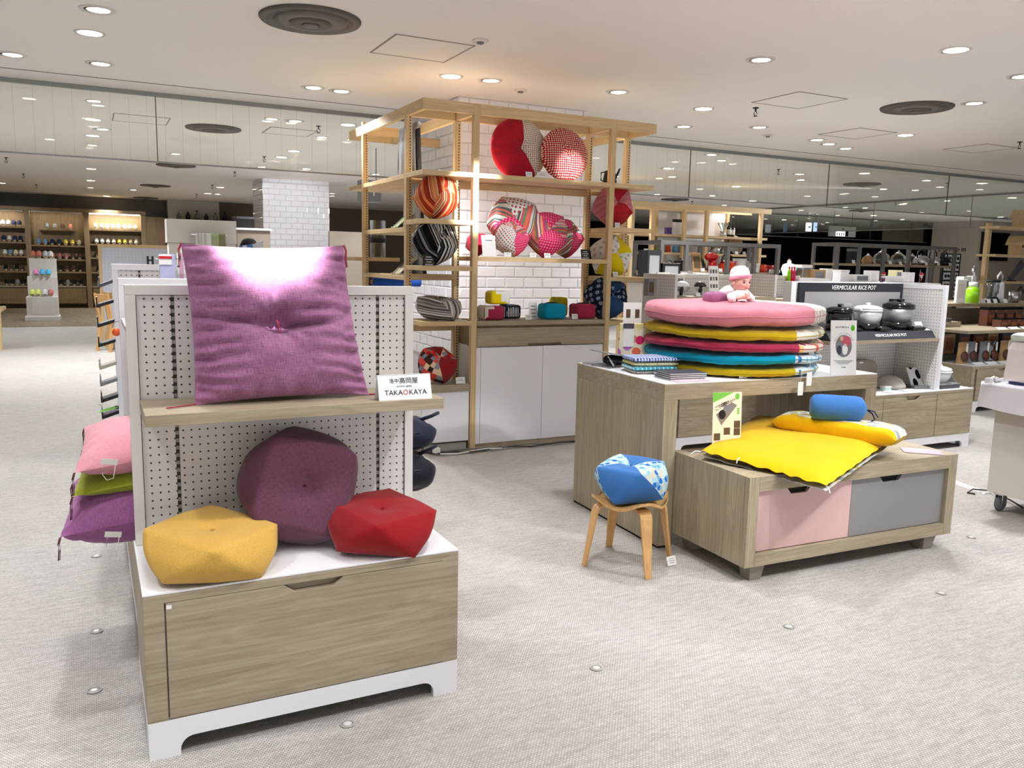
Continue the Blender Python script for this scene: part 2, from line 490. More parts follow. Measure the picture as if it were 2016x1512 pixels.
# ================================================================ THE SETTING
def struct(name, mb, mat, parent=None, bev=0.0):
    o = S(name, mb, mat, None, None, loc=(0,0,0), bev=bev)
    if parent: o.parent = parent
    else: o['kind'] = 'structure'
    return o
CEIL = 2.9
struct('floor', MB().box(-9, 27, -9, 32, -0.1, 0.0), carpet())
struct('floor_planks', MB().box(-9, 2.6, 18.45, 25.1, 0.0, 0.004), plank_floor())
struct('ceiling', MB().box(-9, 27, -9, 32, CEIL, CEIL+0.1), M_CEIL)
M_GREYWALL = plain('grey_wall', srgb(118,114,108), 0.8, 0.2, var=0.1)
M_BEIGEWALL = plain('beige_wall', srgb(190,180,166), 0.8, 0.2)
M_CREAMWALL = plain('cream_wall', srgb(206,200,188), 0.8, 0.2)
M_VOID = plain('unlit_void_black', srgb(14,13,13), 0.8, 0.2)  # black stands for the unlit depth of the closed shop
gw = struct('wall_back', MB().box(-9, 1.98, 25.1, 25.3, 0, CEIL), M_GREYWALL)
for k in range(12):   # upright boards of the grey wall above the shoe cupboards
    x = 1.95 - 0.55*k
    struct('board', MB().box(x-0.535, x, 25.08, 25.1, 2.5, CEIL-0.005), M_GREYWALL, gw)
struct('wall_back_cream', MB().box(1.98, 3.3, 24.6, 25.3, 0, CEIL), M_CREAMWALL)
struct('wall_back_brown', MB().box(3.3, 12.0, 24.8, 25.3, 0, CEIL), plain('brown_wall', srgb(118,106,90), 0.8, 0.2))
struct('wall_void', MB().box(12.0, 27, 25.0, 25.3, 0, CEIL), M_VOID)
struct('wall_left', MB().box(-9.1, -9, -9, 32, 0, CEIL), M_BEIGEWALL)
struct('wall_right', MB().box(23.0, 23.2, 15.7, 17.2, 0, CEIL), M_BEIGEWALL)
struct('wall_right_return', MB().box(23.2, 27, 15.7, 15.9, 0, CEIL), plain('taupe_wall', srgb(166,154,138), 0.8, 0.2))
struct('wall_right_far', MB().box(26.9, 27, -9, 25.0, 0, CEIL), M_VOID)

# ---- tiled pillars: each glazed tile is a piece of its own
def tile_mesh(w, h, t=0.008, b=0.011):
    m = MB()
    m.v = [(-w/2,0,-h/2),(w/2,0,-h/2),(w/2,0,h/2),(-w/2,0,h/2),
           (-w/2,-t*0.45,-h/2),(w/2,-t*0.45,-h/2),(w/2,-t*0.45,h/2),(-w/2,-t*0.45,h/2),
           (-w/2+b,-t,-h/2+b),(w/2-b,-t,-h/2+b),(w/2-b,-t,h/2-b),(-w/2+b,-t,h/2-b)]
    m.f = [(0,1,5,4),(1,2,6,5),(2,3,7,6),(3,0,4,7),(4,5,9,8),(5,6,10,9),(6,7,11,10),(7,4,8,11),(8,9,10,11)]
    m.m = [0]*len(m.f); m.sm = [False]*len(m.f)
    return m.mesh('tile', [M_TILE])
def tile_face(parent, me, org, along, nrm_rz, length, z0, z1, w, h, gap, skip=None):
    row = 0; z = z0
    rnd = random.Random(7)
    while z + h*0.5 < z1:
        x = -(w+gap)/2 if row % 2 else 0.0
        while x < length-0.001:
            a, b = max(x, 0), min(x+w, length)
            if b-a > 0.02 and not (skip and skip((a+b)/2, z+h/2)):
                o = bpy.data.objects.new('tile', me); COL.objects.link(o)
                c = Vector(org) + Vector(along)*((a+b)/2) + Vector((0,0,z+h/2))
                o.location = c; o.rotation_euler = (rnd.uniform(-0.006,0.006), 0, nrm_rz+rnd.uniform(-0.008,0.008))
                o.scale = ((b-a)/w, 1, min(h, z1-z)/h)
                o.parent = parent
            x += w+gap
        z += h+gap; row += 1
TM = tile_mesh(0.196, 0.096)
# the pillar behind the shelf tower
pil = struct('wall_pillar', MB().box(3.02, 4.37, 7.11, 8.34, 0, CEIL), M_GROUT)
tile_face(pil, TM, (3.02, 7.11, 0), (1,0,0), 0, 1.35, 0.9, CEIL, 0.196, 0.096, 0.004)
tile_face(pil, TM, (3.02, 8.34, 0), (0,-1,0), -PI/2, 1.23, 0.5, CEIL, 0.196, 0.096, 0.004)
# the free-standing pillar far behind on the left
TM2 = tile_mesh(0.205, 0.1)
pil2 = struct('wall_pillar_far', MB().box(3.0, 4.26, 16.45, 17.5, 0, CEIL), M_GROUT)
tile_face(pil2, TM2, (3.0, 16.45, 0), (1,0,0), 0, 1.26, 1.45, CEIL, 0.205, 0.1, 0.006)
tile_face(pil2, TM2, (3.0, 17.5, 0), (0,-1,0), -PI/2, 1.05, 1.45, CEIL, 0.205, 0.1, 0.006)

# ================================================================ THE CEILING AND ITS FITTINGS
M_GLASS_A = glassy('smoke_glass_wired', (0.955, 0.97, 0.955, 1), 0.05, 0.15)
M_GLASS_B = glassy('smoke_glass_wired_cross', (0.955, 0.97, 0.955, 1), 0.05, -0.15)
M_JOINT_SHADE = plain('joint_and_shade_grey', srgb(120,114,106), 0.9, 0.1)  # grey of the glass joints and of the painted ceiling shade lines
M_ALU = plain('grey_aluminium', srgb(150,150,146), 0.4, 0.5, 0.6)
def barrier(label, a, b, axis, panes, gap=True):
    """hanging wired-glass smoke screen between two points of the ceiling"""
    x0, y0 = a; x1, y1 = b
    t = T('glass_smoke_screen', label, 'glass screen', ((x0+x1)/2, (y0+y1)/2, 2.285))
    gm = M_GLASS_A if axis == 'x' else M_GLASS_B
    for k in range(len(panes)-1):
        p, q = panes[k]+0.004, panes[k+1]-0.004
        m = MB().box(p, q, y0-0.003, y0+0.003, 2.29, CEIL-0.02) if axis == 'x' else MB().box(x0-0.003, x0+0.003, p, q, 2.29, CEIL-0.02)
        P('pane', m, gm, t)
    for k in range(1, len(panes)-1):
        p = panes[k]
        m = MB().box(p-0.004, p+0.004, y0-0.005, y0+0.005, 2.29, CEIL-0.02) if axis == 'x' else MB().box(x0-0.005, x0+0.005, p-0.004, p+0.004, 2.29, CEIL-0.02)
        P('joint_strip', m, M_JOINT_SHADE, t)
    if axis == 'x':
        P('top_rail', MB().box(x0, x1, y0-0.02, y0+0.02, CEIL-0.035, CEIL), M_ALU, t)
        P('bottom_rail', MB().box(x0, x1, y0-0.007, y0+0.007, 2.278, 2.292), M_ALU, t)
    else:
        P('top_rail', MB().box(x0-0.02, x0+0.02, y0, y1, CEIL-0.035, CEIL), M_ALU, t)
        P('bottom_rail', MB().box(x0-0.007, x0+0.007, y0, y1, 2.278, 2.292), M_ALU, t)
    return t
j1 = [PY(308, 250, 8.5).x]
js = [-6.0, j1[0]-3.0, j1[0], 3.9, PY(1358, 340, 8.5).x, PY(1631, 355, 8.5).x, PY(1867, 370, 8.5).x, 15.2]
js[-1] = 15.17
barrier('long hanging glass smoke screen nearest, crossing behind the cushion tower', (-6.0, 8.5), (15.17, 8.5), 'x', js)
barrier('hanging glass smoke screen at right, running away from the nearest screen', (15.2, 8.53), (15.2, 17.32), 'y', [8.53, PX(1912,420,15.2).y, PX(1720,420,15.2).y, 17.32])
barrier('farthest hanging glass smoke screen, before the black shop front', (12.2, 17.35), (23.0, 17.35), 'x', [12.2, PY(1572,430,17.35).x, PY(1715,440,17.35).x, PY(1795,450,17.35).x, 23.0])
for y, nm in ((8.06, 1), (17.0, 2)):  # thin dark strips paint a soft shade line onto the ceiling
    struct('trim_%d' % nm, MB().box(-6 if nm == 1 else 12.2, 15 if nm == 1 else 23, y-0.006, y+0.006, CEIL-0.003, CEIL+0.001), M_JOINT_SHADE)

def make_vent():
    t = T('ceiling_vent', '', 'air vent', (0, 0, CEIL))
    M_V = plain('vent_dark_bronze', srgb(92,86,80), 0.5, 0.3); M_VI = plain('vent_black', srgb(30,28,27), 0.7, 0.2); M_VC = plain('vent_cone_grey', srgb(112,106,100), 0.5, 0.3)
    P('rim', MB().lathe([(0.262,-0.016),(0.30,-0.018),(0.308,-0.008),(0.308,0.0),(0.262,0.0),(0.262,-0.016)], 40), M_V, t, local=True)
    P('throat', MB().lathe([(0.0,-0.001),(0.262,-0.001),(0.262,-0.006),(0.0,-0.006)], 32), M_VI, t, local=True)
    P('outer_cone', MB().lathe([(0.222,-0.012),(0.225,-0.018),(0.14,-0.030),(0.135,-0.026)], 36), M_VC, t, local=True)
    P('middle_cone', MB().lathe([(0.125,-0.020),(0.128,-0.028),(0.062,-0.040),(0.058,-0.034)], 32), M_V, t, local=True)
    P('centre_cap', MB().lathe([(0.0,-0.034),(0.05,-0.034),(0.052,-0.044),(0.03,-0.05),(0.0,-0.05)], 24), M_VC, t, local=True)
    return t
vent0 = make_vent()
vents = [(1.29,5.38,'big dark round air vent nearest, at the top of the picture'), (1.36,10.42,'dark round air vent just behind the glass screen at left'),
         (1.36,15.04,'dark round air vent in line before the far pillar, second behind the glass'), (1.36,19.76,'dark round air vent toward the shoe wall, third behind the glass'),
         (1.42,24.2,'farthest dark round air vent, just before the shoe wall'), (6.72,5.3,'big dark round air vent at upper right before the glass'),
         (11.97,10.39,'dark round air vent behind the glass at right'), (11.74,15.27,'dark round air vent above the far wooden shelves'),
         (17.33,14.99,'dark round air vent seen through two glass screens'), (22.0,14.6,'dark round air vent near the black wall screen')]
for i, (x, y, lb) in enumerate(vents):
    o = vent0 if i == 0 else dup(vent0)
    o.location = (x, y, CEIL); o['label'] = lb; o['group'] = 'round ceiling air vents'

def make_down(r, lens, tilt=False):
    t = T('ceiling_downlight', '', 'ceiling light', (0, 0, CEIL))
    if not tilt:
        P('trim_ring', MB().lathe([(r*0.80,-0.004),(r,-0.006),(r+0.004,0.0),(r*0.80,0.0),(r*0.80,-0.004)], 28), M_TRIM, t, local=True)
        P('lens', MB().lathe([(0,-0.0025),(r*0.80,-0.0025),(r*0.80,-0.001),(0,-0.001)], 24), lens, t, local=True)
    else:
        P('trim_ring', MB().lathe([(r*0.78,-0.004),(r,-0.006),(r+0.004,0.0),(r*0.78,0.0),(r*0.78,-0.004)], 28), M_TRIM, t, local=True)
        P('lens', MB().lathe([(0,-0.0045),(r*0.60,-0.0045),(r*0.66,-0.002),(0,-0.002)], 20, (r*0.06,0,0)), lens, t, local=True)
        P('lamp_collar', MB().lathe([(r*0.62,-0.002),(r*0.70,-0.007),(r*0.76,-0.002)], 20, (r*0.06,0,0)), M_TRIM, t, local=True)
    return t
def lamp(parent, power, spot=1.9, blend=0.9, rad=0.07, aim=None, col=LAMP_COL):
    ld = bpy.data.lights.new('lamp', 'SPOT'); ld.energy = power; ld.spot_size = spot; ld.spot_blend = blend; ld.shadow_soft_size = rad; ld.color = col
    o = bpy.data.objects.new('lamp', ld); COL.objects.link(o)
    o.parent = parent; o.location = (0, 0, -0.05)
    if aim is not None:
        d = Vector(aim) - (Vector(parent.location)+Vector((0,0,-0.05)))
        o.rotation_euler = d.to_track_quat('-Z', 'Y').to_euler()
    return o
big0 = make_down(0.095, M_LENS)
sml0 = make_down(0.10, M_LENS, True)
dim0 = make_down(0.075, M_LENSDIM)
COUNT = {}
def place_down(proto, x, y, label, group, power=0, **kw):
    o = proto if not COUNT.get(proto.name) else dup(proto)
    if COUNT.get(proto.name): 
        for c in [c for c in o.children if c.type == 'LIGHT']: bpy.data.objects.remove(c)
    COUNT[proto.name] = 1
    o.location = (x, y, CEIL); o['label'] = label; o['group'] = group
    if power: LAMPS.append((o, power, kw))
    return o
LAMPS = []
near_big = [((0.08,6.49),'leftmost'),((2.65,6.4),'just left above the cushion tower'),((5.2,6.4),'right of the cushion tower'),((8.0,6.42),'beside the rightmost ceiling hatch'),
            ((5.2,3.84),'large bright one at upper right')]
for (x, y), w in near_big:
    place_down(big0, x, y, 'bright round ceiling downlight, '+w, 'round downlights before the glass', LAMP_W*1.5, rad=0.09)
near_small = [((0.12,5.86),'at the upper left edge',(0.2,3.2,0)),((-0.44,7.5),'at far left by the glass rail',(-0.6,5,0)),((0.15,7.47),'before the glass rail at left',(0.4,4.0,0.6)),
              ((1.8,7.46),'left one of the pair left of the tower',(2.3,6.0,1.4)),((2.05,7.48),'right one of the pair left of the tower',(2.2,5.9,1.3)),
              ((2.98,6.37),'directly above the tower front',(2.98,5.7,0.4)),((4.1,6.19),'above the right end of the tower',(3.5,5.8,1.2)),
              ((4.31,4.71),'alone in the upper middle right',(3.4,3.2,0.5)),((5.68,7.31),'by the glass rail right of the tower',(5.2,5.4,0.8)),
              ((6.29,4.08),'cut by the right edge of the picture',(5.6,4.3,0.8)),((6.95,4.91),'right of the big right air vent',(5.6,4.4,0.9)),
              ((6.35,6.9),'over the baking goods near the glass rail',(5.2,5.4,1.1)),((7.5,7.2),'left of three spots near the glass rail',(6.6,5.6,0.8)),((7.85,7.35),'middle of three spots near the glass rail',(8.4,5.8,0.8)),((8.3,7.5),'right of three spots near the glass rail',(9.2,6.0,1.0))]
for (x, y), w, aim in near_small:
    place_down(sml0, x, y, 'small tilting ceiling spotlight '+w, 'tilting spotlights before the glass', LAMP_W*0.9, aim=aim, spot=0.95, rad=0.035, blend=0.6)
# unseen lamps added around the photographer; the last three brighten the front floor
beh = [(0.1,0.9),(2.65,0.9),(5.2,0.9),(-2.5,3.4),(-2.5,6.4),(-2.5,0.9),(0.1,-1.8),(2.65,-1.8),(5.2,-1.8),(7.9,0.9),(7.9,3.6),(0.1,3.6),(2.65,3.6),(-2.5,-1.8),(7.9,-1.8),(1.55,2.25),(3.5,1.9),(-0.75,2.3)]
for i, (x, y) in enumerate(beh):
    place_down(big0, x, y, 'round ceiling downlight added outside the picture for light, '+ORD[i]+' of its set', 'added downlights around the photographer', LAMP_W*(0.8 if (0 < y < 1.5 and -1 < x < 4) else 0.9 if y == 3.6 and x < 5 else 0.62 if 1.8 < y < 2.4 else 1.5), rad=0.09)
# spotlights picked out by the bright patches they throw on the goods
for i, ((x, y), aim, pw, sp, w) in enumerate([((0.56,1.75),(0.53,2.74,1.56),620,0.115,'aimed at the big purple cushion'), ((1.9,1.2),(0.62,2.62,0.68),60,0.22,'aimed at the low cushions'),
          ((3.5,3.4),(3.42,5.9,2.16),420,0.055,'aimed at the dotted red cushion'), ((2.3,3.2),(2.57,5.72,1.9),900,0.10,'aimed at the tower post'), ((3.0,3.3),(2.93,5.75,1.55),110,0.15,'aimed at the pink cushions'),
          ((3.3,1.0),(3.25,2.85,0.58),60,0.28,'aimed at the yellow futon'), ((4.6,1.9),(3.5,3.75,1.28),110,0.14,'aimed at the doll'), ((4.0,1.2),(2.3,3.2,0.45),80,0.4,'aimed at the stool')]):
    place_down(sml0, x, y, 'small tilting ceiling spotlight outside the picture, '+w, 'tilting spotlights around the photographer', pw, aim=aim, spot=sp*2, rad=0.03, blend=0.5)
for (x, y), aim, pw, sp, w in (((3.3,14.2),(3.55,16.45,1.9),55,1.2,'lighting the far tiled pillar'), ((1.0,21.5),(0.9,24.6,1.3),80,0.9,'added to brighten the shoe wall'), ((-1.6,21.5),(-1.6,24.6,1.3),80,0.9,'added to brighten the shoe wall at far left'), ((13.0,10.8),(10.5,11.9,1.8),160,1.1,'lighting the far shelf tower'), ((7.4,8.9),(6.1,7.2,1.5),160,0.9,'over the red kettles'), ((10.0,9.9),(10.0,8.1,1.6),150,1.0,'over the glass teapots')):  # the two shoe wall spots are added to brighten the far left
    place_down(sml0, x, y, 'small tilting spotlight behind the glass '+w, 'tilting spotlights behind the glass', pw, aim=aim, spot=sp, rad=0.05, blend=0.7)
# behind the glass: straight columns of lamps along the aisles
fars = []
for cx, ys in ((0.12,(9.29,10.57,12.0,13.05,16.71,19.39,21.5)), (0.5,(24.4,)), (2.62,(9.27,10.42,11.98,12.82,14.41,19.26,21.42)), (7.93,(9.31,10.5,12.0,14.5)), (10.68,(9.24,12.1,14.5,19.5)), (13.3,(9.11,12.0,14.5,19.5)),
               (5.25,(9.3,12.0,16.5,20.0)), (16.3,(10.5,13.0,16.0,19.5)), (19.2,(11.0,13.4,16.2,19.5)), (-2.5,(10.5,13.0,16.5,20.0)), (21.8,(13.0,14.3))):
    for y in ys: fars.append((cx, y))
rowc = {}
for i, (x, y) in enumerate(fars):
    rowc[x] = rowc.get(x, 0)+1
    side = 'left' if x < 3 else ('middle' if x < 9 else 'right')
    place_down(big0 if i % 3 else dim0, x, y, 'downlight behind the glass, %s from the front, %s row from the left' % (ORD[rowc[x]-1], ORD[sorted({q[0] for q in fars}).index(x)]), 'round downlights behind the glass', (LAMP_W*(1.25 if x < 1 else 1.5) if y < 17.2 or x < 3 else 0), rad=0.09)
small_far = sorted([(201,254),(98,274),(346,303),(535,234),(580,238),(695,274),(739,343),(654,381),(655,422),(428,382),(1312,331),(1298,351),(1323,348),(1378,372),(1275,384),(1332,404),(1297,403),(1426,404),(1402,385),(1576,354),(1590,386),(1666,381),(1723,387),(1824,355),(1851,368),(1802,374),(1929,373),(1865,395),(1505,415),(1507,431),(1782,400),(1703,409),(1664,408),(1649,424),(1628,438),(1815,418),(1776,432)])
for i, (px, py) in enumerate(small_far):
    p = PZ(px, py, CEIL)
    side = 'left half' if px < 800 else 'right half'
    place_down(sml0 if i % 2 else dim0, p.x, p.y, 'small spotlight behind the glass, %s from the left in the %s' % (ORD[(i if px < 800 else i-10) % 30], side), 'small spotlights behind the glass', LAMP_W*1.1 if (px < 800 and i % 3 == 0) else 0, rad=0.05)

def make_sprinkler():
    t = T('fire_sprinkler', '', 'sprinkler', (0,0,CEIL))
    P('escutcheon', MB().lathe([(0.028,0),(0.028,-0.006),(0.012,-0.01),(0.0,-0.01)], 14), M_BLACK, t, local=True)
    P('frame', MB().tube([(0,0,-0.005),(0,0,-0.03)], 0.008, 8).tube([(-0.004,0,-0.03),(-0.02,0,-0.05),(-0.004,0,-0.075)], 0.004, 6).tube([(0.004,0,-0.03),(0.02,0,-0.05),(0.004,0,-0.075)], 0.004, 6), M_BLACK, t, local=True)
    P('deflector', MB().lathe([(0,-0.078),(0.02,-0.078),(0.02,-0.074),(0,-0.074)], 14), M_BLACK, t, local=True)
    return t
spr0 = make_sprinkler()
sprs = [(1488,212,'right of the tower'),(1533,333,'behind the glass above the far shelves'),(1363,396,'above the left end of the far shelves'),(1764,398,'behind the glass toward the far right'),(1866,360,'at the right glass joint'),(2008,279,'at the right edge'),
        (12,310,'leftmost behind the glass'),(46,342,'second from left behind the glass'),(71,363,'third from left near the shoe wall'),(462,338,'left of the far white pillar'),(627,248,'near the tower behind the glass'),(520,308,'above the far white pillar'),(418,364,'before the cream wall'),(387,382,'nearest the cream wall')]
for i, (px, py, w) in enumerate(sprs):
    p = PZ(px, py, CEIL)
    o = spr0 if i == 0 else dup(spr0)
    o.location = p; o['label'] = 'small black fire sprinkler head on the ceiling '+w; o['group'] = 'sprinkler heads'
def make_detector():
    t = T('smoke_detector', '', 'smoke detector', (0,0,CEIL))
    P('base', MB().lathe([(0.055,0),(0.055,-0.008),(0.04,-0.014),(0,-0.014)], 18), M_TRIM, t, local=True)
    P('sensor', MB().lathe([(0.025,-0.012),(0.022,-0.024),(0,-0.026)], 14), M_GREYP, t, local=True)
    return t
det0 = make_detector()
for i, (px, py, w) in enumerate([(946,79,'beside the near ceiling hatch'),(1025,177,'above the tower'),(1512,266,'between the right hatches'),(1390,588//1,'')][:3]):
    p = PZ(px, py, CEIL); o = det0 if i == 0 else dup(det0)
    o.location = p; o['label'] = 'small round white ceiling detector '+w; o['group'] = 'ceiling detectors'
def hatch(c, s, ang, label):
    t = T('ceiling_hatch', label, 'ceiling hatch', (c[0], c[1], CEIL), ang, 'ceiling access hatches')
    h = s/2; w = 0.012
    P('panel', MB().box(-h+w, h-w, -h+w, h-w, -0.002, 0.0), M_CEIL, t, local=True)
    m = MB().box(-h, h, -h, -h+w, -0.0035, 0).box(-h, h, h-w, h, -0.0035, 0).box(-h, -h+w, -h+w, h-w, -0.0035, 0).box(h-w, h, -h+w, h-w, -0.0035, 0)
    P('frame', m, plain('hatch_frame', srgb(150,142,132), 0.6, 0.3), t, local=True)
hatch((2.14,5.71), 0.57, 0, 'square ceiling hatch nearest, beside the big air vent')
hatch((5.63,5.64), 0.57, 0, 'square ceiling hatch right of the tower')
hatch((7.5,6.63), 0.57, 0, 'square ceiling hatch second from the right')
hatch((9.55,6.61), 0.57, 0, 'rightmost square ceiling hatch')
hatch((0.585,10.23), 0.56, 0, 'square ceiling hatch behind the glass at left')
hatch((2.18,10.2), 0.54, 0, 'square ceiling hatch behind the glass left of the tower')
for o, pw, kw in LAMPS: lamp(o, pw, **kw)

# ---- round metal outlet caps let into the carpet
def make_cap():
    t = T('floor_outlet_cap', '', 'floor outlet', (0,0,0))
    P('ring', MB().lathe([(0.024,0.0),(0.024,0.003),(0.019,0.004),(0.019,0.0)], 20), plain('nickel_ring', srgb(170,168,164), 0.35, 0.6), t, local=True)
    P('cover', MB().lathe([(0.019,0.002),(0.006,0.004),(0,0.004)], 18), plain('nickel_cap', srgb(214,212,208), 0.35, 0.6), t, local=True)
    return t
cap0 = make_cap()
caps = [(190,1095,'left aisle, beside the purple stacked cushion'),(190,1243,'left aisle, fourth from the front'),(186,1360,'left aisle, nearest the camera'),(684,1426,'before the front fixture'),(1174,1316,'open floor before the stool'),(1553,1234,'before the low cabinet'),(1853,1168,'right of the low cabinet'),(1912,1058,'far right, behind the others'),(198,797,'left aisle, farther away'),(199,856,'left aisle, below the hanging packs'),(196,911,'left aisle, beside the pink cushion')]
for i, (px, py, w) in enumerate(caps):
    p = PZ(px, py, 0); o = cap0 if i == 0 else dup(cap0)
    o.location = (p.x, p.y, 0.001); o['label'] = 'small round metal floor outlet cap, '+w; o['group'] = 'floor outlet caps'

# ================================================================ FURNITURE
def drawer(parent, x0, x1, z0, z1, y, mat, notch=None, th=0.02, name='drawer', label=None):
    """front panel facing -y with a trapezoid hand hole cut in its upper edge"""
    if notch:
        a, b, d = notch; s = d*1.3
        poly = [(x0,z0),(x1,z0),(x1,z1),(b,z1),(b-s,z1-d),(a+s,z1-d),(a,z1),(x0,z1)]
    else: poly = [(x0,z0),(x1,z0),(x1,z1),(x0,z1)]
    o = P(name, MB().prism(poly, y, y+th, 'y'), mat, parent, bev=0.0012, label=label)
    if notch:
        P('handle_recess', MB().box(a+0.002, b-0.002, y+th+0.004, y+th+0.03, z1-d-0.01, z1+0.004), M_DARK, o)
    return o
def arch_poly(x0, x1, z1, foot=0.085, rise=0.055, r=0.038):
    a = x0+foot; b = x1-foot
    q = [(x0,0),(a,0)]
    for k in range(7):
        t = PI/2*k/6; q.append((a+r-r*math.cos(t), rise-r+r*math.sin(t)))
    for k in range(7):
        t = PI/2*(1-k/6); q.append((b-r+r*math.cos(t), rise-r+r*math.sin(t)))
    return q+[(b,0),(x1,0),(x1,z1),(x0,z1)]
def plinth(t, x0, x1, y0, y1, z1=0.115):
    P('plinth', MB().prism(arch_poly(x0, x1, z1), y0, y0+0.02, 'y').prism(arch_poly(y0+0.02, y1, z1), x0, x0+0.02, 'x').prism(arch_poly(y0+0.02, y1, z1), x1-0.02, x1, 'x'), M_WHITE, t)
def carcass(t, x0, x1, y0, y1, z0, z1, stile=0.055, top=0.025, front=True):
    m = MB()
    if front:
        m.prism([(x0,z0),(x0+stile,z0),(x0+stile,z1-top),(x1-stile,z1-top),(x1-stile,z0),(x1,z0),(x1,z1),(x0,z1)], y0, y0+0.022, 'y')
    m.box(x0, x1, y0+0.0225, y1, z0, z1)
    return P('body', m, M_OAKX, t, bev=0.0015)
def peg_frame(t, x0, x1, y0, z0, z1, rails, bw=0.042, th=0.04, mat=M_FRAME):
    """upright panel facing -y: painted frame, perforated boards, slotted rails"""
    fr = P('panel_frame', MB().box(x0, x1, y0, y0+th, z1-bw*0.75, z1).box(x0, x0+bw*0.75, y0, y0+th, z0, z1-bw*0.75).box(x1-bw*0.75, x1, y0, y0+th, z0, z1-bw*0.75), mat, t, bev=0.0015)
    xs = [x0+bw*0.75] + rails + [x1-bw*0.75]
    for k in range(len(xs)-1):
        a = xs[k]+(0.006 if k else 0.002); b = xs[k+1]-(0.006 if k < len(xs)-2 else 0.002)
        P('peg_board', MB().box(a, b, y0+0.008, y0+th-0.004, z0, z1-bw*0.75-0.002), M_PEG, t)
    for x in rails:
        P('slotted_rail', MB().box(x-0.0055, x+0.0055, y0+0.010, y0+th-0.006, z0, z1-bw*0.75-0.002), M_RAIL, t)

# ---- the front fixture
FX0, FX1, FY = 0.09, 1.05, 2.43
g = T('display_fixture', 'white pegboard display fixture in front, oak drawer below and shelf carrying the big purple cushion', 'display fixture', (0.57, 2.66, 0))
plinth(g, FX0, FX1, FY, 2.94)
carcass(g, FX0, FX1, FY, 2.94, 0.115, 0.496)
dr = drawer(g, 0.149, 0.996, 0.118, 0.470, FY, M_OAKX, (0.48, 0.662, 0.024))
P('small_sticker', MB().box(0.151, 0.165, FY-0.0006, FY, 0.452, 0.464), M_PAPER, dr)
P('worktop', MB().box(FX0, FX1, FY, 2.94, 0.4965, 0.503), M_WHITE, g, bev=0.0015)
peg_frame(g, 0.095, 1.05, 2.872, 0.504, 1.352, [0.234, 0.917])
P('shelf', MB().box(0.124, 1.052, 2.575, 2.868, 0.952, 0.987), M_OAKX, g, bev=0.0015)
P('back_panel', MB().box(0.11, 1.03, 2.9125, 2.935, 0.504, 1.34), M_FRAME, g)
# low ledge unit with pegboard row running away behind it
def row_unit(y0, y1, ztop, label, bluish=False):
    t = T('display_fixture', label, 'display fixture', (0.57, (y0+y1)/2, 0), 0, 'gondola row behind the front fixture')
    plinth(t, 0.1, 1.05, y0, y1-0.01)
    P('body', MB().box(0.1, 1.05, y0, y1-0.01, 0.115, 0.496), M_OAKY, t, bev=0.0015)
    P('worktop', MB().box(0.1, 1.05, y0, y1-0.01, 0.4965, 0.503), M_WHITE, t)
    P('spine_board', MB().box(0.56, 0.59, y0, y1-0.05, 0.504, ztop-0.02), M_PEGX, t)
    peg_frame(t, 0.105, 1.05, y1-0.05, 0.504, ztop, [0.24, 0.915], mat=M_WHITE)
    return t
u2 = row_unit(2.96, 3.92, 1.345, 'second white pegboard fixture of the row, just behind the front one')
P('side_shelf', MB().box(0.11, 0.555, 3.3, 3.85, 1.16, 1.18), M_FRAME, u2)
row_unit(3.94, 4.95, 1.392, 'third white pegboard fixture of the row, its top edge showing above the others')

# ---- the tall nesting table
TR = math.radians(-2.3)
tb = T('nesting_table', 'tall oak waterfall table carrying the stack of round floor cushions', 'table', (2.549, 3.322, 0), TR)
TW, TD = 1.462, 0.905
def loc_part(name, m, mat, par, **k): return P(name, m, mat, par, local=True, **k)
lp = loc_part('side_panel', MB().box(0, 0.083, 0, TD, 0.012, 0.7745), M_OAKZ, tb, bev=0.001)
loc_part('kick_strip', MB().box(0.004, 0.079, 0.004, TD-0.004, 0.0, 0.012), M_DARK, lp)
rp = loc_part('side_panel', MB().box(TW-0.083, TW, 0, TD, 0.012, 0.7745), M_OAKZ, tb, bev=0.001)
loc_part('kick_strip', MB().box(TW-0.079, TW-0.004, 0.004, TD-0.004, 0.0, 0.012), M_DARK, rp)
loc_part('tabletop', MB().box(0, TW, 0, TD, 0.775, 0.8545), M_OAKX, tb, bev=0.001)
loc_part('white_top_sheet', MB().box(0.001, TW-0.001, 0.001, TD-0.001, 0.855, 0.8585), M_WHITE, tb)

# ---- the low cabinet pushed under it
LR = math.radians(-1.8)
lc = T('drawer_cabinet', 'low oak cabinet with a pink and a grey drawer, nested under the tall table', 'cabinet', (2.618, 2.761, 0), LR)
LW, LD, LZ0, LZ1 = 1.382, 0.585, 0.078, 0.506
M_PINKD = plain('pink_drawer_paint', srgb(214,178,174), 0.5, 0.35); M_GREYD = plain('grey_drawer_paint', srgb(140,138,138), 0.5, 0.35)
fr = 0.06
loc_part('side_panel', MB().box(0, fr, 0, LD, LZ0, LZ1), M_OAKZ, lc, bev=0.001); loc_part('side_panel', MB().box(LW-fr, LW, 0, LD, LZ0, LZ1), M_OAKZ, lc, bev=0.001)
loc_part('top_board', MB().box(fr+0.0003, LW-fr-0.0003, 0, LD, LZ1-0.07, LZ1), M_OAKX, lc)
loc_part('bottom_board', MB().box(fr+0.0003, LW-fr-0.0003, 0, LD, LZ0, LZ0+0.06), M_OAKX, lc)
loc_part('inner_box', MB().box(fr+0.001, LW-fr-0.001, 0.05, LD, LZ0+0.061, LZ1-0.071), M_DARK, lc)
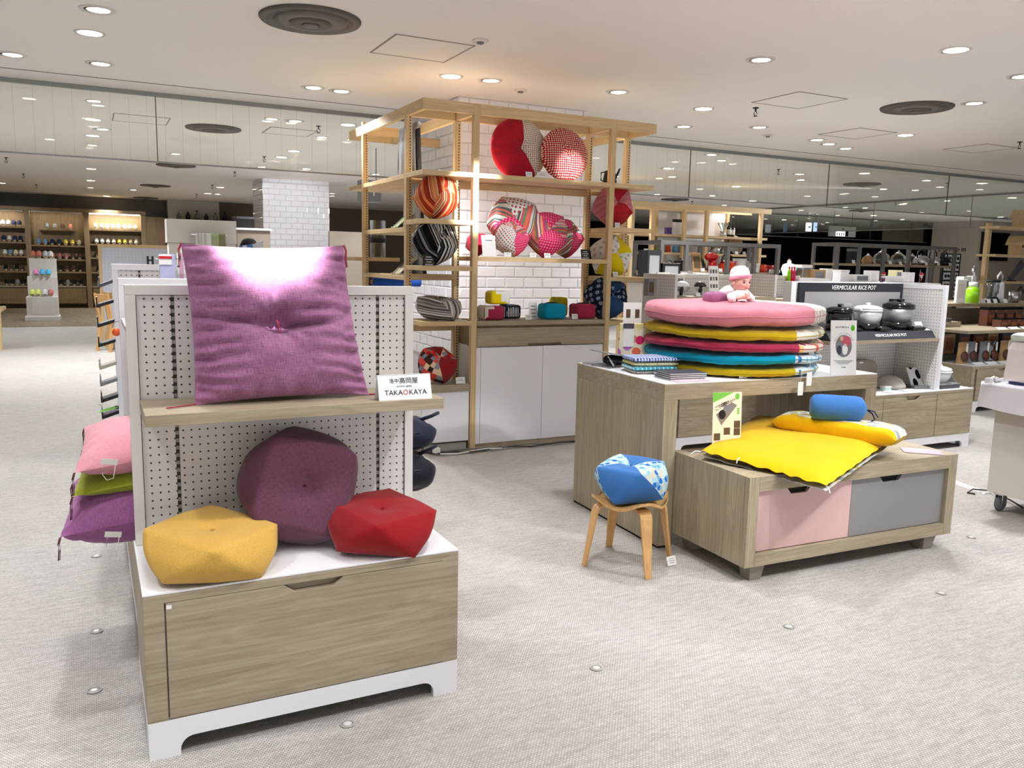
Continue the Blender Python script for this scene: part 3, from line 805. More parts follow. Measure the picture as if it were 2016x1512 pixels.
def ldrawer(x0, x1, a, b, mat, lab):
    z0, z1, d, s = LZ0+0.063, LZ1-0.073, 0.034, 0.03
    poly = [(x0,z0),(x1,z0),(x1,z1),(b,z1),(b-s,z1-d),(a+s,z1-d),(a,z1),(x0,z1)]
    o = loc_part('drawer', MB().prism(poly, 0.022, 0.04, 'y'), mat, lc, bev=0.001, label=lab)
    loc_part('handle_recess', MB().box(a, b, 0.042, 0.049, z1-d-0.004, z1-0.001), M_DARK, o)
xm = 0.662
ldrawer(fr+0.002, xm-0.001, 0.245, 0.40, M_PINKD, 'pale pink drawer front')
ldrawer(xm+0.001, LW-fr-0.002, 0.845, 1.01, M_GREYD, 'mid grey drawer front')
for fx, fy in ((0.095,0.06),(LW-0.13,0.06),(0.095,LD-0.08),(LW-0.13,LD-0.08)):
    loc_part('foot', MB().frustum(fx-0.032,fx+0.032,fy-0.03,fy+0.03,0.0, fx-0.045,fx+0.045,fy-0.042,fy+0.042,LZ0), plain('foot_greige', srgb(140,132,120), 0.6, 0.3), lc)

# ---- the little stool
st = T('stool', 'small bent birch plywood stool by the tall table', 'stool', (2.297, 3.225, 0), math.radians(-10))
def seat_z(x, y):
    r = math.hypot(x, y); a = math.atan2(y, x)
    return 0.315 + 0.022*math.cos(4*a)*min(1, (r/0.2))**2 + 0.02*(r/0.2)**2
def seat_fn(top):
    def fn(u, v):
        a = 2*PI*u
        R = 0.182*(1+0.07*math.cos(4*a))
        x, y = R*v*math.cos(a), R*v*math.sin(a)
        return (x, y, seat_z(x, y)+(0.0 if top else -0.014))
    return fn
m = MB().grid(seat_fn(True), 40, 8, wrapu=True)
m.grid(lambda u, v: seat_fn(False)(1-u, v), 40, 8, wrapu=True)
n1 = 8*40; o2 = 9*40
m.f += [(n1+i, o2+n1+(40-i) % 40, o2+n1+(40-i-1) % 40, n1+(i+1) % 40) for i in range(40)]
m.m += [0]*40; m.sm += [False]*40
P('seat', m, M_BIRCH, st, local=True)
for k in range(4):
    a = k*PI/2
    R = Matrix.Rotation(a, 3, 'Z')
    path = [(0.10,0.300),(0.150,0.303),(0.172,0.292),(0.182,0.27),(0.200,0.16),(0.229,0.0)]
    ws = [0.030,0.031,0.031,0.030,0.024,0.0165]
    m = MB(); vs = []
    for (x, z), w in zip(path, ws):
        for dx, sgn in ((0.007,1),(0.007,-1),(-0.007,-1),(-0.007,1)):
            vs.append(R @ Vector((x+dx, sgn*w, z if z > 0 else 0.0)))
    for i in range(2):
        for q in range(4):
            vs[i*4+q] += R @ Vector((-0.007 if q < 2 else 0.007, 0, 0.006 if q < 2 else -0.006))
    fs = [(i*4+q, i*4+(q+1) % 4, (i+1)*4+(q+1) % 4, (i+1)*4+q) for i in range(len(path)-1) for q in range(4)]
    fs += [(3,2,1,0), tuple(len(vs)-4+q for q in range(4))]
    m.add(vs, fs)
    P('leg', m, M_BIRCH, st, local=True, bev=0.002)

# ---- the shelf tower wrapped round the tiled pillar
tw = T('shelf_tower', 'tall pale ash shelf tower of patterned cushions around the white tiled pillar', 'shelf unit', (3.15, 6.6, 0))
PW = 0.045
GX, GY = (2.15, 2.545, 3.735, 4.115), (5.70, 6.05, 7.15, 7.58)
ZT0, ZT1 = 2.50, 2.575
def post(x, y, z0=0.0, z1=ZT0-0.001, slot=None):
    o = P('post', MB().box(x, x+PW, y, y+PW, z0, z1), M_ASHZ, tw, bev=0.001)
    if slot:
        dx = {'l': 0.008, 'r': PW-0.018}[slot]
        P('slot_strip', MB().box(x+dx, x+dx+0.009, y-0.0008, y+0.001, 0.5, z1-0.02), M_ASHSLOT, o)
    return o
post(GX[1], GY[0], 0, ZT1); post(GX[2], GY[0], 0, ZT1)
post(GX[0], GY[1], 0, ZT1+0.0, 'r'); post(GX[1], GY[1], 0.5, ZT0-0.001, 'r'); post(GX[2], GY[1], 0.5, ZT0-0.001, 'r'); post(GX[3], GY[1], 0, ZT0-0.001, 'r')
post(GX[0], GY[2], 0, ZT1+0.03, 'r'); post(GX[1], GY[2], 0, ZT0-0.001); post(GX[2], GY[2]+0.03, 0, ZT0-0.001); post(GX[3], GY[2], 0, ZT0-0.001)
def beam(x0, x1, y0, y1, z0=ZT0, z1=ZT1, mat=None, name='top_beam'):
    return P(name, MB().box(x0, x1, y0, y1, z0, z1), mat or (M_ASHX if x1-x0 > y1-y0 else M_ASHY), tw, bev=0.001)
beam(GX[0], GX[1]-0.0005, GY[0], GY[0]+0.035); beam(GX[1]+PW+0.0005, GX[2]-0.0005, GY[0], GY[0]+0.035); beam(GX[2]+PW+0.0005, GX[3]+0.05, GY[0], GY[0]+0.035)
beam(GX[0], GX[0]+0.035, GY[0]+0.036, GY[1]-0.0005); beam(GX[0], GX[0]+0.035, GY[1]+PW+0.0005, GY[2]-0.0005); beam(GX[0], GX[0]+0.035, GY[2]+PW+0.0005, GY[3])
beam(GX[3]+0.015, GX[3]+0.05, GY[0]+0.036, GY[3])
beam(GX[0]+PW, GX[1]-0.0005, GY[1], GY[1]+0.03); beam(GX[1]+0.005, GX[1]+0.04, GY[0]+PW+0.0005, GY[3]); beam(GX[1]+0.0405, GX[2]+0.004, GY[1], GY[1]+0.03); beam(GX[2]+0.005, GX[2]+0.04, GY[0]+PW+0.0005, GY[3]); beam(GX[2]+0.0405, GX[3]+0.0145, GY[1], GY[1]+0.03)
beam(GX[0]+PW, GX[1]+0.0045, GY[2], GY[2]+0.03); beam(GX[0]+0.0355, GX[3]+0.0145, GY[3]-0.035, GY[3], ZT0+0.0)
ST = 0.034
def shelf(x0, x1, y0, y1, z, name='shelf'):
    return P(name, MB().box(x0, x1, y0, y1, z-ST, z), M_ASHX if x1-x0 > y1-y0 else M_ASHY, tw, bev=0.001)
ZA, ZB = 2.086, 1.481
shelf(GX[1]+PW+0.0005, GX[2]-0.0005, GY[0]+0.002, 6.12, ZA); shelf(GX[1]+PW+0.0005, GX[2]-0.0005, GY[0]+0.002, 6.12, ZB)
LEFTZ = [ZA, 1.742, 1.405, 1.0]
RIGHTZ = [ZA, 1.738, 1.343, 0.985]
for z in LEFTZ: shelf(GX[0], GX[1]-0.0005, GY[0]+0.002, GY[1]-0.0005, z, 'corner_shelf')
for z in RIGHTZ: shelf(GX[2]+PW+0.0005, GX[3]+0.05, GY[0]+0.002, GY[1]-0.0005, z, 'corner_shelf')
for z in (ZA, 1.69, 1.325): shelf(GX[0]+0.0, 2.61, GY[1]+PW+0.0005, GY[2]-0.0005, z, 'side_shelf')
shelf(GX[0]+0.0, 2.61, GY[2]+PW+0.0005, GY[3], ZA, 'side_shelf')
shelf(GX[0]-0.06, 2.5, GY[2]+PW+0.001, GY[3], 1.46, 'side_shelf')
for z in (ZA, 1.60): 
    beam(GX[0]+PW, GX[1]-0.0005, GY[1]+0.008, GY[1]+0.03, z-0.075, z-0.036, M_ASHX, 'shelf_bearer')
beam(GX[0]+PW, GX[1]-0.0005, GY[1]+0.008, GY[1]+0.03, 1.40-0.105, 1.40-0.06, M_ASHX, 'shelf_bearer')
beam(GX[0]+PW, GX[1]-0.0005, GY[1]+0.008, GY[1]+0.03, 0.90, 0.955, M_ASHX, 'shelf_bearer')
for z in RIGHTZ[:3]: beam(GX[2]+PW+0.0005, GX[3]-0.0005, GY[1]+0.008, GY[1]+0.03, z-0.075, z-0.036, M_ASHX, 'shelf_bearer')
beam(GX[1]+PW+0.001, GX[2]-0.001, GY[1]+0.005, GY[1]+0.03, ZA-0.09, ZA-0.036, M_ASHX, 'shelf_bearer')

# ---- cupboards standing in the tower
cb = T('cupboard', 'white double door cupboard with oak drawer band in the middle of the cushion tower', 'cabinet', (3.165, 5.9, 0))
cx0, cx1, cy = GX[1]+PW+0.003, GX[2]-0.003, 5.712
P('body', MB().box(cx0, cx0+0.02, cy+0.022, 6.1, 0.05, 0.8).box(cx1-0.02, cx1, cy+0.022, 6.1, 0.05, 0.8).box(cx0, cx1, 6.08, 6.12, 0.05, 0.8).box(cx0, cx1, cy+0.022, 6.1, 0.05, 0.07), M_WHITEP, cb)
P('plinth', MB().box(cx0, (cx0+cx1)/2-0.01, cy+0.006, 6.1, 0, 0.049), M_OAKX, cb); P('plinth', MB().box((cx0+cx1)/2-0.009, cx1, cy+0.006, 6.1, 0, 0.049), M_OAKX, cb)
xmid = 3.172
P('filler_strip', MB().box(cx0, cx0+0.038, cy, cy+0.02, 0.05, 0.797), M_WHITE, cb)
P('door', MB().box(cx0+0.041, xmid-0.0015, cy, cy+0.02, 0.05, 0.797), M_WHITE, cb, bev=0.001)
P('door', MB().box(xmid+0.0015, cx1, cy, cy+0.02, 0.05, 0.797), M_WHITE, cb, bev=0.001)
nb = (3.02, 3.34)
P('drawer_band', MB().prism([(cx0,0.803),(nb[0],0.803),(nb[0]+0.015,0.822),(nb[1]-0.015,0.822),(nb[1],0.803),(cx1,0.803),(cx1,0.944),(cx0,0.944)], cy-0.012, cy+0.012, 'y'), M_OAKX, cb, bev=0.001)
P('band_core', MB().box(cx0, cx1, cy+0.013, 6.1, 0.803, 0.962), M_DKWOOD, cb)
P('top_board', MB().box(cx0, cx1, cy-0.012, 6.12, 0.963, 0.998), M_OAKX, cb, bev=0.001)
cl = T('cupboard', 'small white cupboard with oak top at the left corner of the tower', 'cabinet', (2.35, 5.9, 0))
P('front_panel', MB().box(2.16, 2.54, 5.715, 5.735, 0.085, 0.468), M_WHITE, cl, bev=0.001)
P('body', MB().box(2.16, 2.54, 5.736, 6.045, 0.085, 0.468), M_WHITEP, cl)
P('top_board', MB().box(2.15, 2.543, 5.705, 6.045, 0.469, 0.52), M_OAKX, cl, bev=0.001)
P('plinth', MB().box(2.17, 2.54, 5.76, 6.04, 0, 0.084), plain('plinth_grey', srgb(128,120,110), 0.6, 0.3), cl)

# ---- pegboard bay with the rice cookers
vg = T('display_fixture', 'white pegboard bay with oak base and grey sign board, holding the rice cookers', 'display fixture', (5.6, 4.7, 0))
plinth(vg, 4.80, 6.515, 4.35, 4.98)
carcass(vg, 4.80, 6.515, 4.35, 4.98, 0.115, 0.486, 0.03, 0.022)
drawer(vg, 4.85, 5.435, 0.118, 0.462, 4.349, M_OAKX, (5.0, 5.2, 0.03)); drawer(vg, 5.44, 6.06, 0.118, 0.462, 4.349, M_OAKX, (5.68, 5.86, 0.03))
P('end_block', MB().box(6.065, 6.484, 4.347, 4.371, 0.118, 0.462), M_OAKX, vg)
P('worktop', MB().box(4.80, 6.515, 4.35, 4.98, 0.4865, 0.492), M_WHITE, vg)
P('back_peg_board', MB().box(4.85, 5.49, 4.79, 4.81, 0.493, 1.33), M_PEG, vg); P('back_peg_board', MB().box(5.495, 6.075, 4.79, 4.81, 0.493, 1.33), M_PEG, vg)
P('end_panel', MB().box(6.078, 6.108, 4.372, 4.40, 0.493, 1.335).box(6.078, 6.108, 4.40, 4.83, 1.30, 1.335), M_WHITE, vg)
P('end_peg_board', MB().box(6.082, 6.104, 4.401, 4.83, 0.493, 1.299), M_PEGX, vg)
P('end_panel', MB().box(4.80, 4.848, 4.75, 4.83, 0.493, 1.345), M_WHITE, vg)
P('top_cap', MB().box(4.85, 6.077, 4.786, 4.83, 1.331, 1.343), M_WHITE, vg)
P('shelf', MB().box(4.85, 6.076, 4.39, 4.786, 0.888, 0.915), M_OAKX, vg)
M_CHAR = plain('charcoal_board', srgb(44,46,52), 0.5, 0.3)
sb = P('sign_board', MB().box(4.90, 6.072, 4.765, 4.785, 0.95, 1.335), M_CHAR, vg)
P('grey_field', MB().box(4.955, 6.035, 4.760, 4.7645, 0.96, 1.265), plain('silver_grey_print', srgb(158,154,154), 0.4, 0.4), sb)
text('VERMICULAR RICE POT', 0.048, M_PAPER, sb, (5.49, 4.7635, 1.298), (PI/2, 0, 0), shear=0.18)
pf = P('platform', MB().prism([(4.39,0.9155),(4.785,0.9155),(4.785,0.975),(4.43,0.972)], 4.86, 6.03, 'x'), M_CHAR, vg)
text('VERMICULAR RICE POT', 0.034, M_PAPER, pf, (5.53, 4.4095, 0.946), (PI/2-0.61, 0, 0), shear=0.1)

# ---- white pegboard bay with mixers, left of it
mg = T('display_fixture', 'white pegboard bay with a shelf of kitchen mixers behind the cushion stack', 'display fixture', (4.9, 5.5, 0))
plinth(mg, 3.98, 5.85, 5.06, 5.69)
carcass(mg, 3.98, 5.85, 5.06, 5.69, 0.115, 0.486, 0.03, 0.022)
drawer(mg, 4.03, 4.9, 0.118, 0.46, 5.059, M_OAKX, (4.2, 4.5, 0.05)); drawer(mg, 4.91, 5.8, 0.118, 0.46, 5.059, M_OAKX, (5.3, 5.5, 0.03))
P('worktop', MB().box(3.98, 5.85, 5.06, 5.69, 0.4865, 0.492), M_WHITE, mg)
peg_frame(mg, 4.09, 5.81, 5.652, 0.493, 1.375, [4.28, 5.15])
P('end_panel', MB().box(4.10, 4.125, 5.28, 5.651, 0.493, 1.375), M_PEGX, mg); P('end_panel', MB().box(5.16, 5.185, 5.30, 5.651, 0.493, 1.385), M_PEGX, mg); P('end_panel', MB().box(5.78, 5.81, 5.30, 5.651, 0.493, 1.36), M_WHITE, mg)
P('shelf', MB().box(4.127, 5.158, 5.28, 5.650, 1.17, 1.20), M_OAKX, mg); P('shelf', MB().box(5.187, 5.778, 5.32, 5.650, 1.155, 1.18), M_OAKX, mg)

# ---- oak unit of dry foods at the right edge
fg = T('display_fixture', 'oak shelf unit of food pouches and dark jars at the right edge', 'display fixture', (9.4, 5.9, 0))
plinth(fg, 8.08, 10.6, 5.41, 6.4)
carcass(fg, 8.05, 10.6, 5.41, 6.4, 0.105, 0.482, 0.05, 0.03)
drawer(fg, 8.13, 8.95, 0.118, 0.45, 5.4095, M_OAKX, (8.46, 8.62, 0.03)); drawer(fg, 8.96, 9.9, 0.118, 0.45, 5.4095, M_OAKX, (9.3, 9.46, 0.03))
P('worktop', MB().box(8.05, 10.6, 5.41, 6.4, 0.4825, 0.487), M_WHITE, fg)
P('back_board', MB().box(8.06, 10.6, 6.30, 6.33, 0.488, 1.02), plain('olive_back_board', srgb(126,120,104), 0.6, 0.3), fg)
P('shelf', MB().box(7.98, 10.6, 5.46, 6.29, 0.815, 0.845), M_OAKX, fg)
P('riser', MB().box(8.0, 8.5, 5.9, 6.28, 0.8455, 0.90), M_OAKX, fg)
P('upper_shelf', MB().box(8.0, 10.9, 6.15, 6.95, 1.05, 1.085), M_OAKX, fg)
P('stanchion', MB().box(8.3, 8.34, 6.335, 6.4, 0.487, 1.05), M_ASHZ, fg); P('stanchion', MB().box(10.5, 10.54, 6.335, 6.4, 0.487, 1.05), M_ASHZ, fg)

# ---- pale wood rack with the bird house, at the right edge
rk = T('shelf_rack', 'tall pale wood rack at the right edge with bird houses and dark blades', 'shelf unit', (11.3, 7.12, 0))
P('post', MB().box(10.85, 10.91, 7.26, 7.32, 0.0, 2.1), M_ASHZ, rk); P('post', MB().box(12.0, 12.06, 7.26, 7.32, 0.0, 2.1), M_ASHZ, rk)
for z, x0 in ((2.045, 9.44), (1.68, 9.42), (1.325, 9.52), (0.97, 9.5)):
    P('rack_shelf', MB().box(x0+1.2, 12.2, 6.98, 7.255, z-0.03, z), M_ASHX, rk)

# ---- wheeled white display cart under a cloth, right edge
ct = T('display_cart', 'white wheeled display cart under a white cloth, cut by the right edge', 'cart', (5.22, 2.7, 0))
cc = Vector((4.87, 2.30, 0))
ca = 0.0
e1 = Vector((1, 0, 0)); e2 = Vector((0, 1, 0))
def cpt(a, b, z): p = cc+e1*a+e2*b; return (p.x, p.y, z)
def cbox(m, a0, a1, b0, b1, z0, z1):
    vs = [cpt(a,b,z) for z in (z0,z1) for a,b in ((a0,b0),(a1,b0),(a1,b1),(a0,b1))]
    return m.add(vs, [(3,2,1,0),(4,5,6,7),(0,1,5,4),(1,2,6,5),(2,3,7,6),(3,0,4,7)])
P('body', cbox(MB(), 0, 0.7, 0, 0.80, 0.115, 0.545), plain('cart_white', srgb(228,224,218), 0.4, 0.4), ct)
P('upper_body', cbox(MB(), 0.0, 0.7, 0.0, 0.80, 0.5455, 0.79), plain('cart_greige', srgb(205,196,184), 0.5, 0.4), ct)
def wheel(a, b):
    m = MB().lathe([(0.0,-0.015),(0.04,-0.015),(0.047,-0.008),(0.047,0.008),(0.04,0.015),(0.0,0.015)], 20, cpt(a,b,0.048), Matrix.Rotation(ca, 3, 'Z') @ Matrix.Rotation(PI/2, 3, 'X'))
    w = P('wheel', m, plain('wheel_grey', srgb(105,105,108), 0.5, 0.4), ct)
    P('wheel_fork', cbox(cbox(cbox(MB(), a-0.02, a+0.02, b-0.026, b-0.02, 0.05, 0.10), a-0.02, a+0.02, b+0.02, b+0.026, 0.05, 0.10), a-0.022, a+0.022, b-0.026, b+0.026, 0.10, 0.114), M_STEEL, w)
for a, b in ((0.05,0.05),(0.65,0.05),(0.05,0.74),(0.65,0.74)): wheel(a, b)
def cloth_fn(u, v):
    # u round the rim, v from the top centre over the edge and down
    hw, hd = 0.47, 0.43
    a = 2*PI*u
    c, s = math.cos(a), math.sin(a)
    k = 1/max(abs(c)/hw, abs(s)/hd)
    w = 0.005*math.sin(a*9)+0.004*math.sin(a*17+1)
    if v < 0.5: t = v/0.5; x, y, z = k*c*t, k*s*t, 0.798
    else:
        t = (v-0.5)/0.5; q = 1+0.02*t+w*t*1.6
        x, y, z = k*c*q, k*s*q, 0.798-0.15*t-0.010*t*math.sin(a*5)
    return cpt(0.33+x, 0.405+y, z)
P('cloth', MB().grid(cloth_fn, 96, 12, wrapu=True), fabric('white_cloth', srgb(238,236,244), var=0.05, bump=0.1), ct)

# ================================================================ CUSHIONS AND OTHER SOFT GOODS
def mpp(p): return (Vector(p)-CAM).dot(CF)/FPX       # metres seen by one pixel at a point
def fold(p, f, a, s=0): return a*mnoise.noise(Vector(p)*f+Vector((s*7.3, s*3.1, s*1.7)))
def ojami(label, x, y, z, w, h, mats, rot=(0,0,0), group='beanbag style floor cushions', seed=1, tuft=None, name='beanbag_cushion', soft=0.5, dim=0.34, wr=0.006, n=11, ztilt=True, tagmat=None):
    """cushion sewn from four cloth strips: a twisted square body with a tufted dimple at each pole"""
    R = Euler(rot).to_matrix()
    top = [Vector((w/2*1.08*math.cos(PI/4+k*PI/2), w/2*1.08*math.sin(PI/4+k*PI/2), h/2)) for k in range(4)]
    bot = [Vector((w/2*1.08*math.cos(PI/2+k*PI/2), w/2*1.08*math.sin(PI/2+k*PI/2), -h/2)) for k in range(4)]
    ct, cb_ = Vector((0,0,h/2)), Vector((0,0,-h/2))
    def shape(p):
        e = math.sqrt((p.x/(w/2))**2+(p.y/(w/2))**2+(p.z/(h/2))**2)
        q = p/e*1.10
        r = p.lerp(q, soft)
        rr = math.hypot(r.x, r.y)/w
        r.z *= 1-dim*math.exp(-(rr/0.13)**2)
        a = math.atan2(r.y, r.x)
        pole = math.exp(-(rr/0.24)**2)
        r.z += math.copysign(1, r.z)*wr*pole*(1-math.exp(-(rr/0.05)**2))*math.sin(a*9+seed)
        for cn in top+bot:
            dd = (p-cn).length/w
            if dd < 0.3: r *= 1+1.6*wr*math.exp(-(dd/0.09)**2)*math.sin(30*math.atan2((p-cn).z, (p-cn).x*cn.y-(p-cn).y*cn.x+1e-6)*0.5+seed)/0.2*0.25
        d = p.normalized()
        r += d*(fold(p, 2.6/w, wr*1.6, seed)+fold(p, 7/w, wr*0.6, seed+5))
        return r
    strips = []
    for k in range(4):
        a, b = top[k], top[(k+1) % 4]; c = bot[k]; d = bot[(k+1) % 4]
        strips.append([((ct,a,b),((.5,-.5),(0,0),(1,0))), ((a,c,b),((0,0),(.5,.8),(1,0))), ((b,c,d),((1,0),(.5,.8),(1.5,.8))), ((c,cb_,d),((.5,.8),(1.,1.3),(1.5,.8)))])
    mbs = []; zmin = 9
    for st_ in strips:
        m = MB()
        for tri, uv in st_:
            A, B, C = tri; idx = {}
            for i in range(n+1):
                for j in range(n+1-i):
                    l = n-i-j
                    p = (A*i+B*j+C*l)/n
                    q = R @ shape(p); zmin = min(zmin, q.z)
                    idx[i, j] = len(m.v); m.v.append(tuple(q))
            UV = lambda i, j: tuple((uv[0][t]*i+uv[1][t]*j+uv[2][t]*(n-i-j))/n for t in (0, 1))
            for i in range(n):
                for j in range(n-i):
                    for tr in (((i,j),(i+1,j),(i,j+1)),)+((((i+1,j),(i+1,j+1),(i,j+1)),) if i+j < n-1 else ()):
                        m.uv[len(m.f)] = [UV(*t) for t in tr]
                        m.f.append(tuple(idx[t] for t in tr)); m.m.append(0); m.sm.append(True)
        mbs.append(m)
    t = T(name, label, 'cushion', (x, y, z-zmin), group=group)
    if len(mats) == 1:
        M = MB()
        for m in mbs:
            o = len(M.f); M.add(m.v, m.f, 0, True)
            for k, v in m.uv.items(): M.uv[o+k] = v
        me = M.mesh('cover', [mats[0]])
        import bmesh
        b = bmesh.new(); b.from_mesh(me); bmesh.ops.remove_doubles(b, verts=b.verts, dist=1e-5); b.to_mesh(me); b.free()
        o = bpy.data.objects.new('cover', me); COL.objects.link(o); o.parent = t
    else:
        for k, m in enumerate(mbs): 
            me = m.mesh('fabric_panel', [mats[k % len(mats)]])
            import bmesh
            b = bmesh.new(); b.from_mesh(me); bmesh.ops.remove_doubles(b, verts=b.verts, dist=1e-5); b.to_mesh(me); b.free()
            o = bpy.data.objects.new('fabric_panel', me); COL.objects.link(o); o.parent = t
    if tuft:
        p = shape(ct)
        c = R @ (p+Vector((0,0,0.002)))
        m = MB().tube([c+R @ Vector((-0.008,0,0)), c+R @ Vector((0,0.003,0.003)), c+R @ Vector((0.008,-0.002,0))], 0.0016, 5).tube([c+R @ Vector((0,-0.006,0)), c+R @ Vector((0.002,0.006,0.001))], 0.0016, 5)
        P('tuft_thread', m, tuft, t, local=True)
    if tagmat:
        p = R @ Vector((w*0.47, 0.02, -h*0.1))
        P('side_tag', MB().obox((p.x+0.008, p.y, p.z), 0.022, 0.004, 0.03), tagmat, t, local=True)
    return t
M_LINEN_P = linen('purple_linen', srgb(164,110,146), 0.28, 150)
M_LINEN_DP = linen('plum_linen', srgb(108,68,88), 0.28, 120)
M_COT_Y = fabric('mustard_cotton', srgb(214,170,82), weave=420, var=0.16)
M_COT_R = fabric('crimson_cotton', srgb(150,24,30), weave=420, var=0.18)
M_COT_BLUE = fabric('blue_cotton', srgb(62,116,182), weave=420, var=0.14)
M_COT_NAVY = fabric('navy_cotton', srgb(40,76,120), weave=420, var=0.14)
M_THREAD_R = plain('red_thread', srgb(205,30,50), 0.7, 0.2)
M_THREAD_B = plain('thread_brown', srgb(120,60,70), 0.7, 0.2)

# ---- the big purple square cushion standing on the shelf
def pillow(label, C, nrm, th, mat, wr=1.0, n=72, seed=1, name='square_cushion', dimple=True, tassel=None, group=None, bow=0.05, T_obj=None, parts=True, hang=False):
    """C: corners bottom-left, bottom-right, top-right, top-left; nrm: the facing direction"""
    C = [Vector(c) for c in C]; nrm = Vector(nrm).normalized()
    ctr = sum(C, Vector())/4
    lo = Vector((ctr.x, ctr.y, min(c.z for c in C)))
    t = T(name, label, 'cushion', lo, group=group)
    def fn(side):
        def g(u, v):
            u, v = (math.sin((u-0.5)*PI*0.96)/math.sin(PI*0.48)+1)/2, (math.sin((v-0.5)*PI*0.96)/math.sin(PI*0.48)+1)/2
            a, b = 2*u-1, 2*v-1
            aa = a*(1-bow*(1-b*b)*(0.6+0.4*abs(a))); bb = b*(1-bow*(1-a*a)*(0.6+0.4*abs(b)))
            uu, vv = (aa+1)/2, (bb+1)/2
            p = (C[0]*(1-uu)+C[1]*uu)*(1-vv)+(C[3]*(1-uu)+C[2]*uu)*vv
            ea, eb = 1-abs(a)**2.6, 1-abs(b)**2.6
            k = max(0, ea)**0.62*max(0, eb)**0.62
            r = math.hypot(a, b)
            d = th/2*k
            ang = math.atan2(b, a)
            if dimple:
                d *= 1-0.86*math.exp(-(r/0.19)**2)-0.10*math.exp(-(r/0.5)**2)
                d += th*0.035*wr*math.sin(ang*11+2*math.sin(ang*3+seed))*math.exp(-((r-0.24)/0.15)**2)
                # the two pull creases running sideways from the tuft
                d -= th*0.36*wr*math.exp(-((b+0.05*math.sin(3*a+seed))/0.05)**2)*math.exp(-(a/0.6)**2)*(1 if side > 0 else 0.2)
                d -= th*0.15*wr*math.exp(-((b-0.10-0.06*math.sin(4*a))/0.04)**2)*math.exp(-((abs(a)-0.4)/0.3)**2)
                d -= th*0.07*wr*math.exp(-((a-0.04)/0.08)**2)*math.exp(-((b-0.28)/0.25)**2)
            # gathers along the seams
            g1 = math.exp(-((1-abs(a))/0.2)**2); g2 = math.exp(-((1-abs(b))/0.16)**2)
            d += th*0.13*wr*k**0.45*(g1*(math.sin(b*25+3*math.sin(b*5+seed))+0.6*math.sin(b*47+a*6))+0.45*g2*math.sin(a*21+2*math.sin(a*4+seed)))
            d += th*0.055*wr*k*math.sin(b*34+4*mnoise.noise(Vector((a*1.5, b*3, seed))))*math.exp(-((abs(a)-0.72)/0.25)**2)
            d += th*0.10*wr*k*mnoise.noise(Vector((a*2.4, b*2.4, seed+side*3)))
            if d < 0.0015*k: d = 0.0015*k
            return p+nrm*(d*side)
        return g
    m = MB().grid(fn(1), n, n, uv=True)
    f2 = fn(-1)
    m.grid(lambda u, v: f2(1-u, v), n, n, uv=True)
    pm = XF[t.name]
    m.v = [tuple(Vector(p)-lo) for p in m.v]
    cover = P('cover', m, mat, t, local=True)
    if dimple:
        c = ctr+nrm*(th/2*0.12)
        up = (C[3]-C[0]).normalized(); rt = (C[1]-C[0]).normalized()
        mt = tassel or M_THREAD_R
        P('tuft_thread', MB().tube([c+up*0.012+nrm*0.006, c+nrm*0.012, c-up*0.03+nrm*0.03, c-up*0.07+nrm*0.042], 0.0016, 5).tube([c+up*0.006+nrm*0.006, c+rt*0.005+nrm*0.012, c-up*0.03+rt*0.006+nrm*0.03, c-up*0.066+rt*0.008+nrm*0.042], 0.0014, 5), mt, t)
    if tassel:
        for i, q in enumerate(C):
            out = (q-ctr); out.z = 0; out.normalize()
            low = q.z < lo.z+0.03 and not hang
            d = Vector((0,0,-1)) if not low else (out*1.0-Vector((0,1,0))*0.3)
            pts = [q, q+out*0.008+d*0.02, q+d*0.045+out*0.006, q+d*0.075+out*0.01]
            if low: pts = [Vector((p.x, p.y, max(p.z, lo.z+0.003))) for p in pts]
            P('corner_tassel', MB().tube(pts, 0.0022, 5).tube([p+Vector((0.004,0,0.001)) for p in pts], 0.0016, 5), tassel, t)
    return t
pillow('big purple linen square cushion standing upright on the front fixture shelf', [(0.272,2.700,0.988), (0.832,2.712,0.988), (0.772,2.80,1.492), (0.258,2.80,1.484)], (0,-1,0.14), 0.20, M_LINEN_P, tassel=plain('pink_cord', srgb(176,60,84), 0.7, 0.2))
# embroidered word near its lower right edge is only a thread line
ojami('mustard yellow beanbag cushion on the front fixture, lower left', 0.295, 2.575, 0.5035, 0.385, 0.125, [M_COT_Y], (math.radians(5), 0, math.radians(40)), seed=3, tuft=M_COT_Y, soft=0.30, dim=0.3, wr=0.003)
ojami('plum linen beanbag cushion standing on edge at the centre of the front fixture', 0.592, 2.70, 0.5035, 0.385, 0.185, [M_LINEN_DP], (math.radians(76), math.radians(18), math.radians(-4)), seed=5, tuft=plain('plum_thread', srgb(90,40,60), 0.7, 0.2), soft=0.30, wr=0.004)
ojami('crimson red beanbag cushion on the front fixture, lower right', 0.832, 2.57, 0.5035, 0.35, 0.125, [M_COT_R], (math.radians(6), 0, math.radians(20)), seed=8, tuft=M_COT_R, tagmat=M_BLACK, soft=0.30, dim=0.3, wr=0.003)
# ---- two tone cushion on the stool
M_BLUEPRINT = dotted('aqua_petal_print', srgb(196,222,230), srgb(60,140,200), 10, 0.62, 'UV', cols=[srgb(140,196,226), srgb(198,226,236), srgb(120,170,200), srgb(214,206,184), srgb(40,110,200), srgb(170,206,222)])
ojami('blue beanbag cushion with pale aqua print panels, resting on the stool', 2.297, 3.225, 0.33, 0.345, 0.165, [M_COT_BLUE, M_BLUEPRINT], (math.radians(5), math.radians(0), math.radians(-62)), seed=4, tuft=M_COT_NAVY, soft=0.34, dim=0.25, wr=0.003)

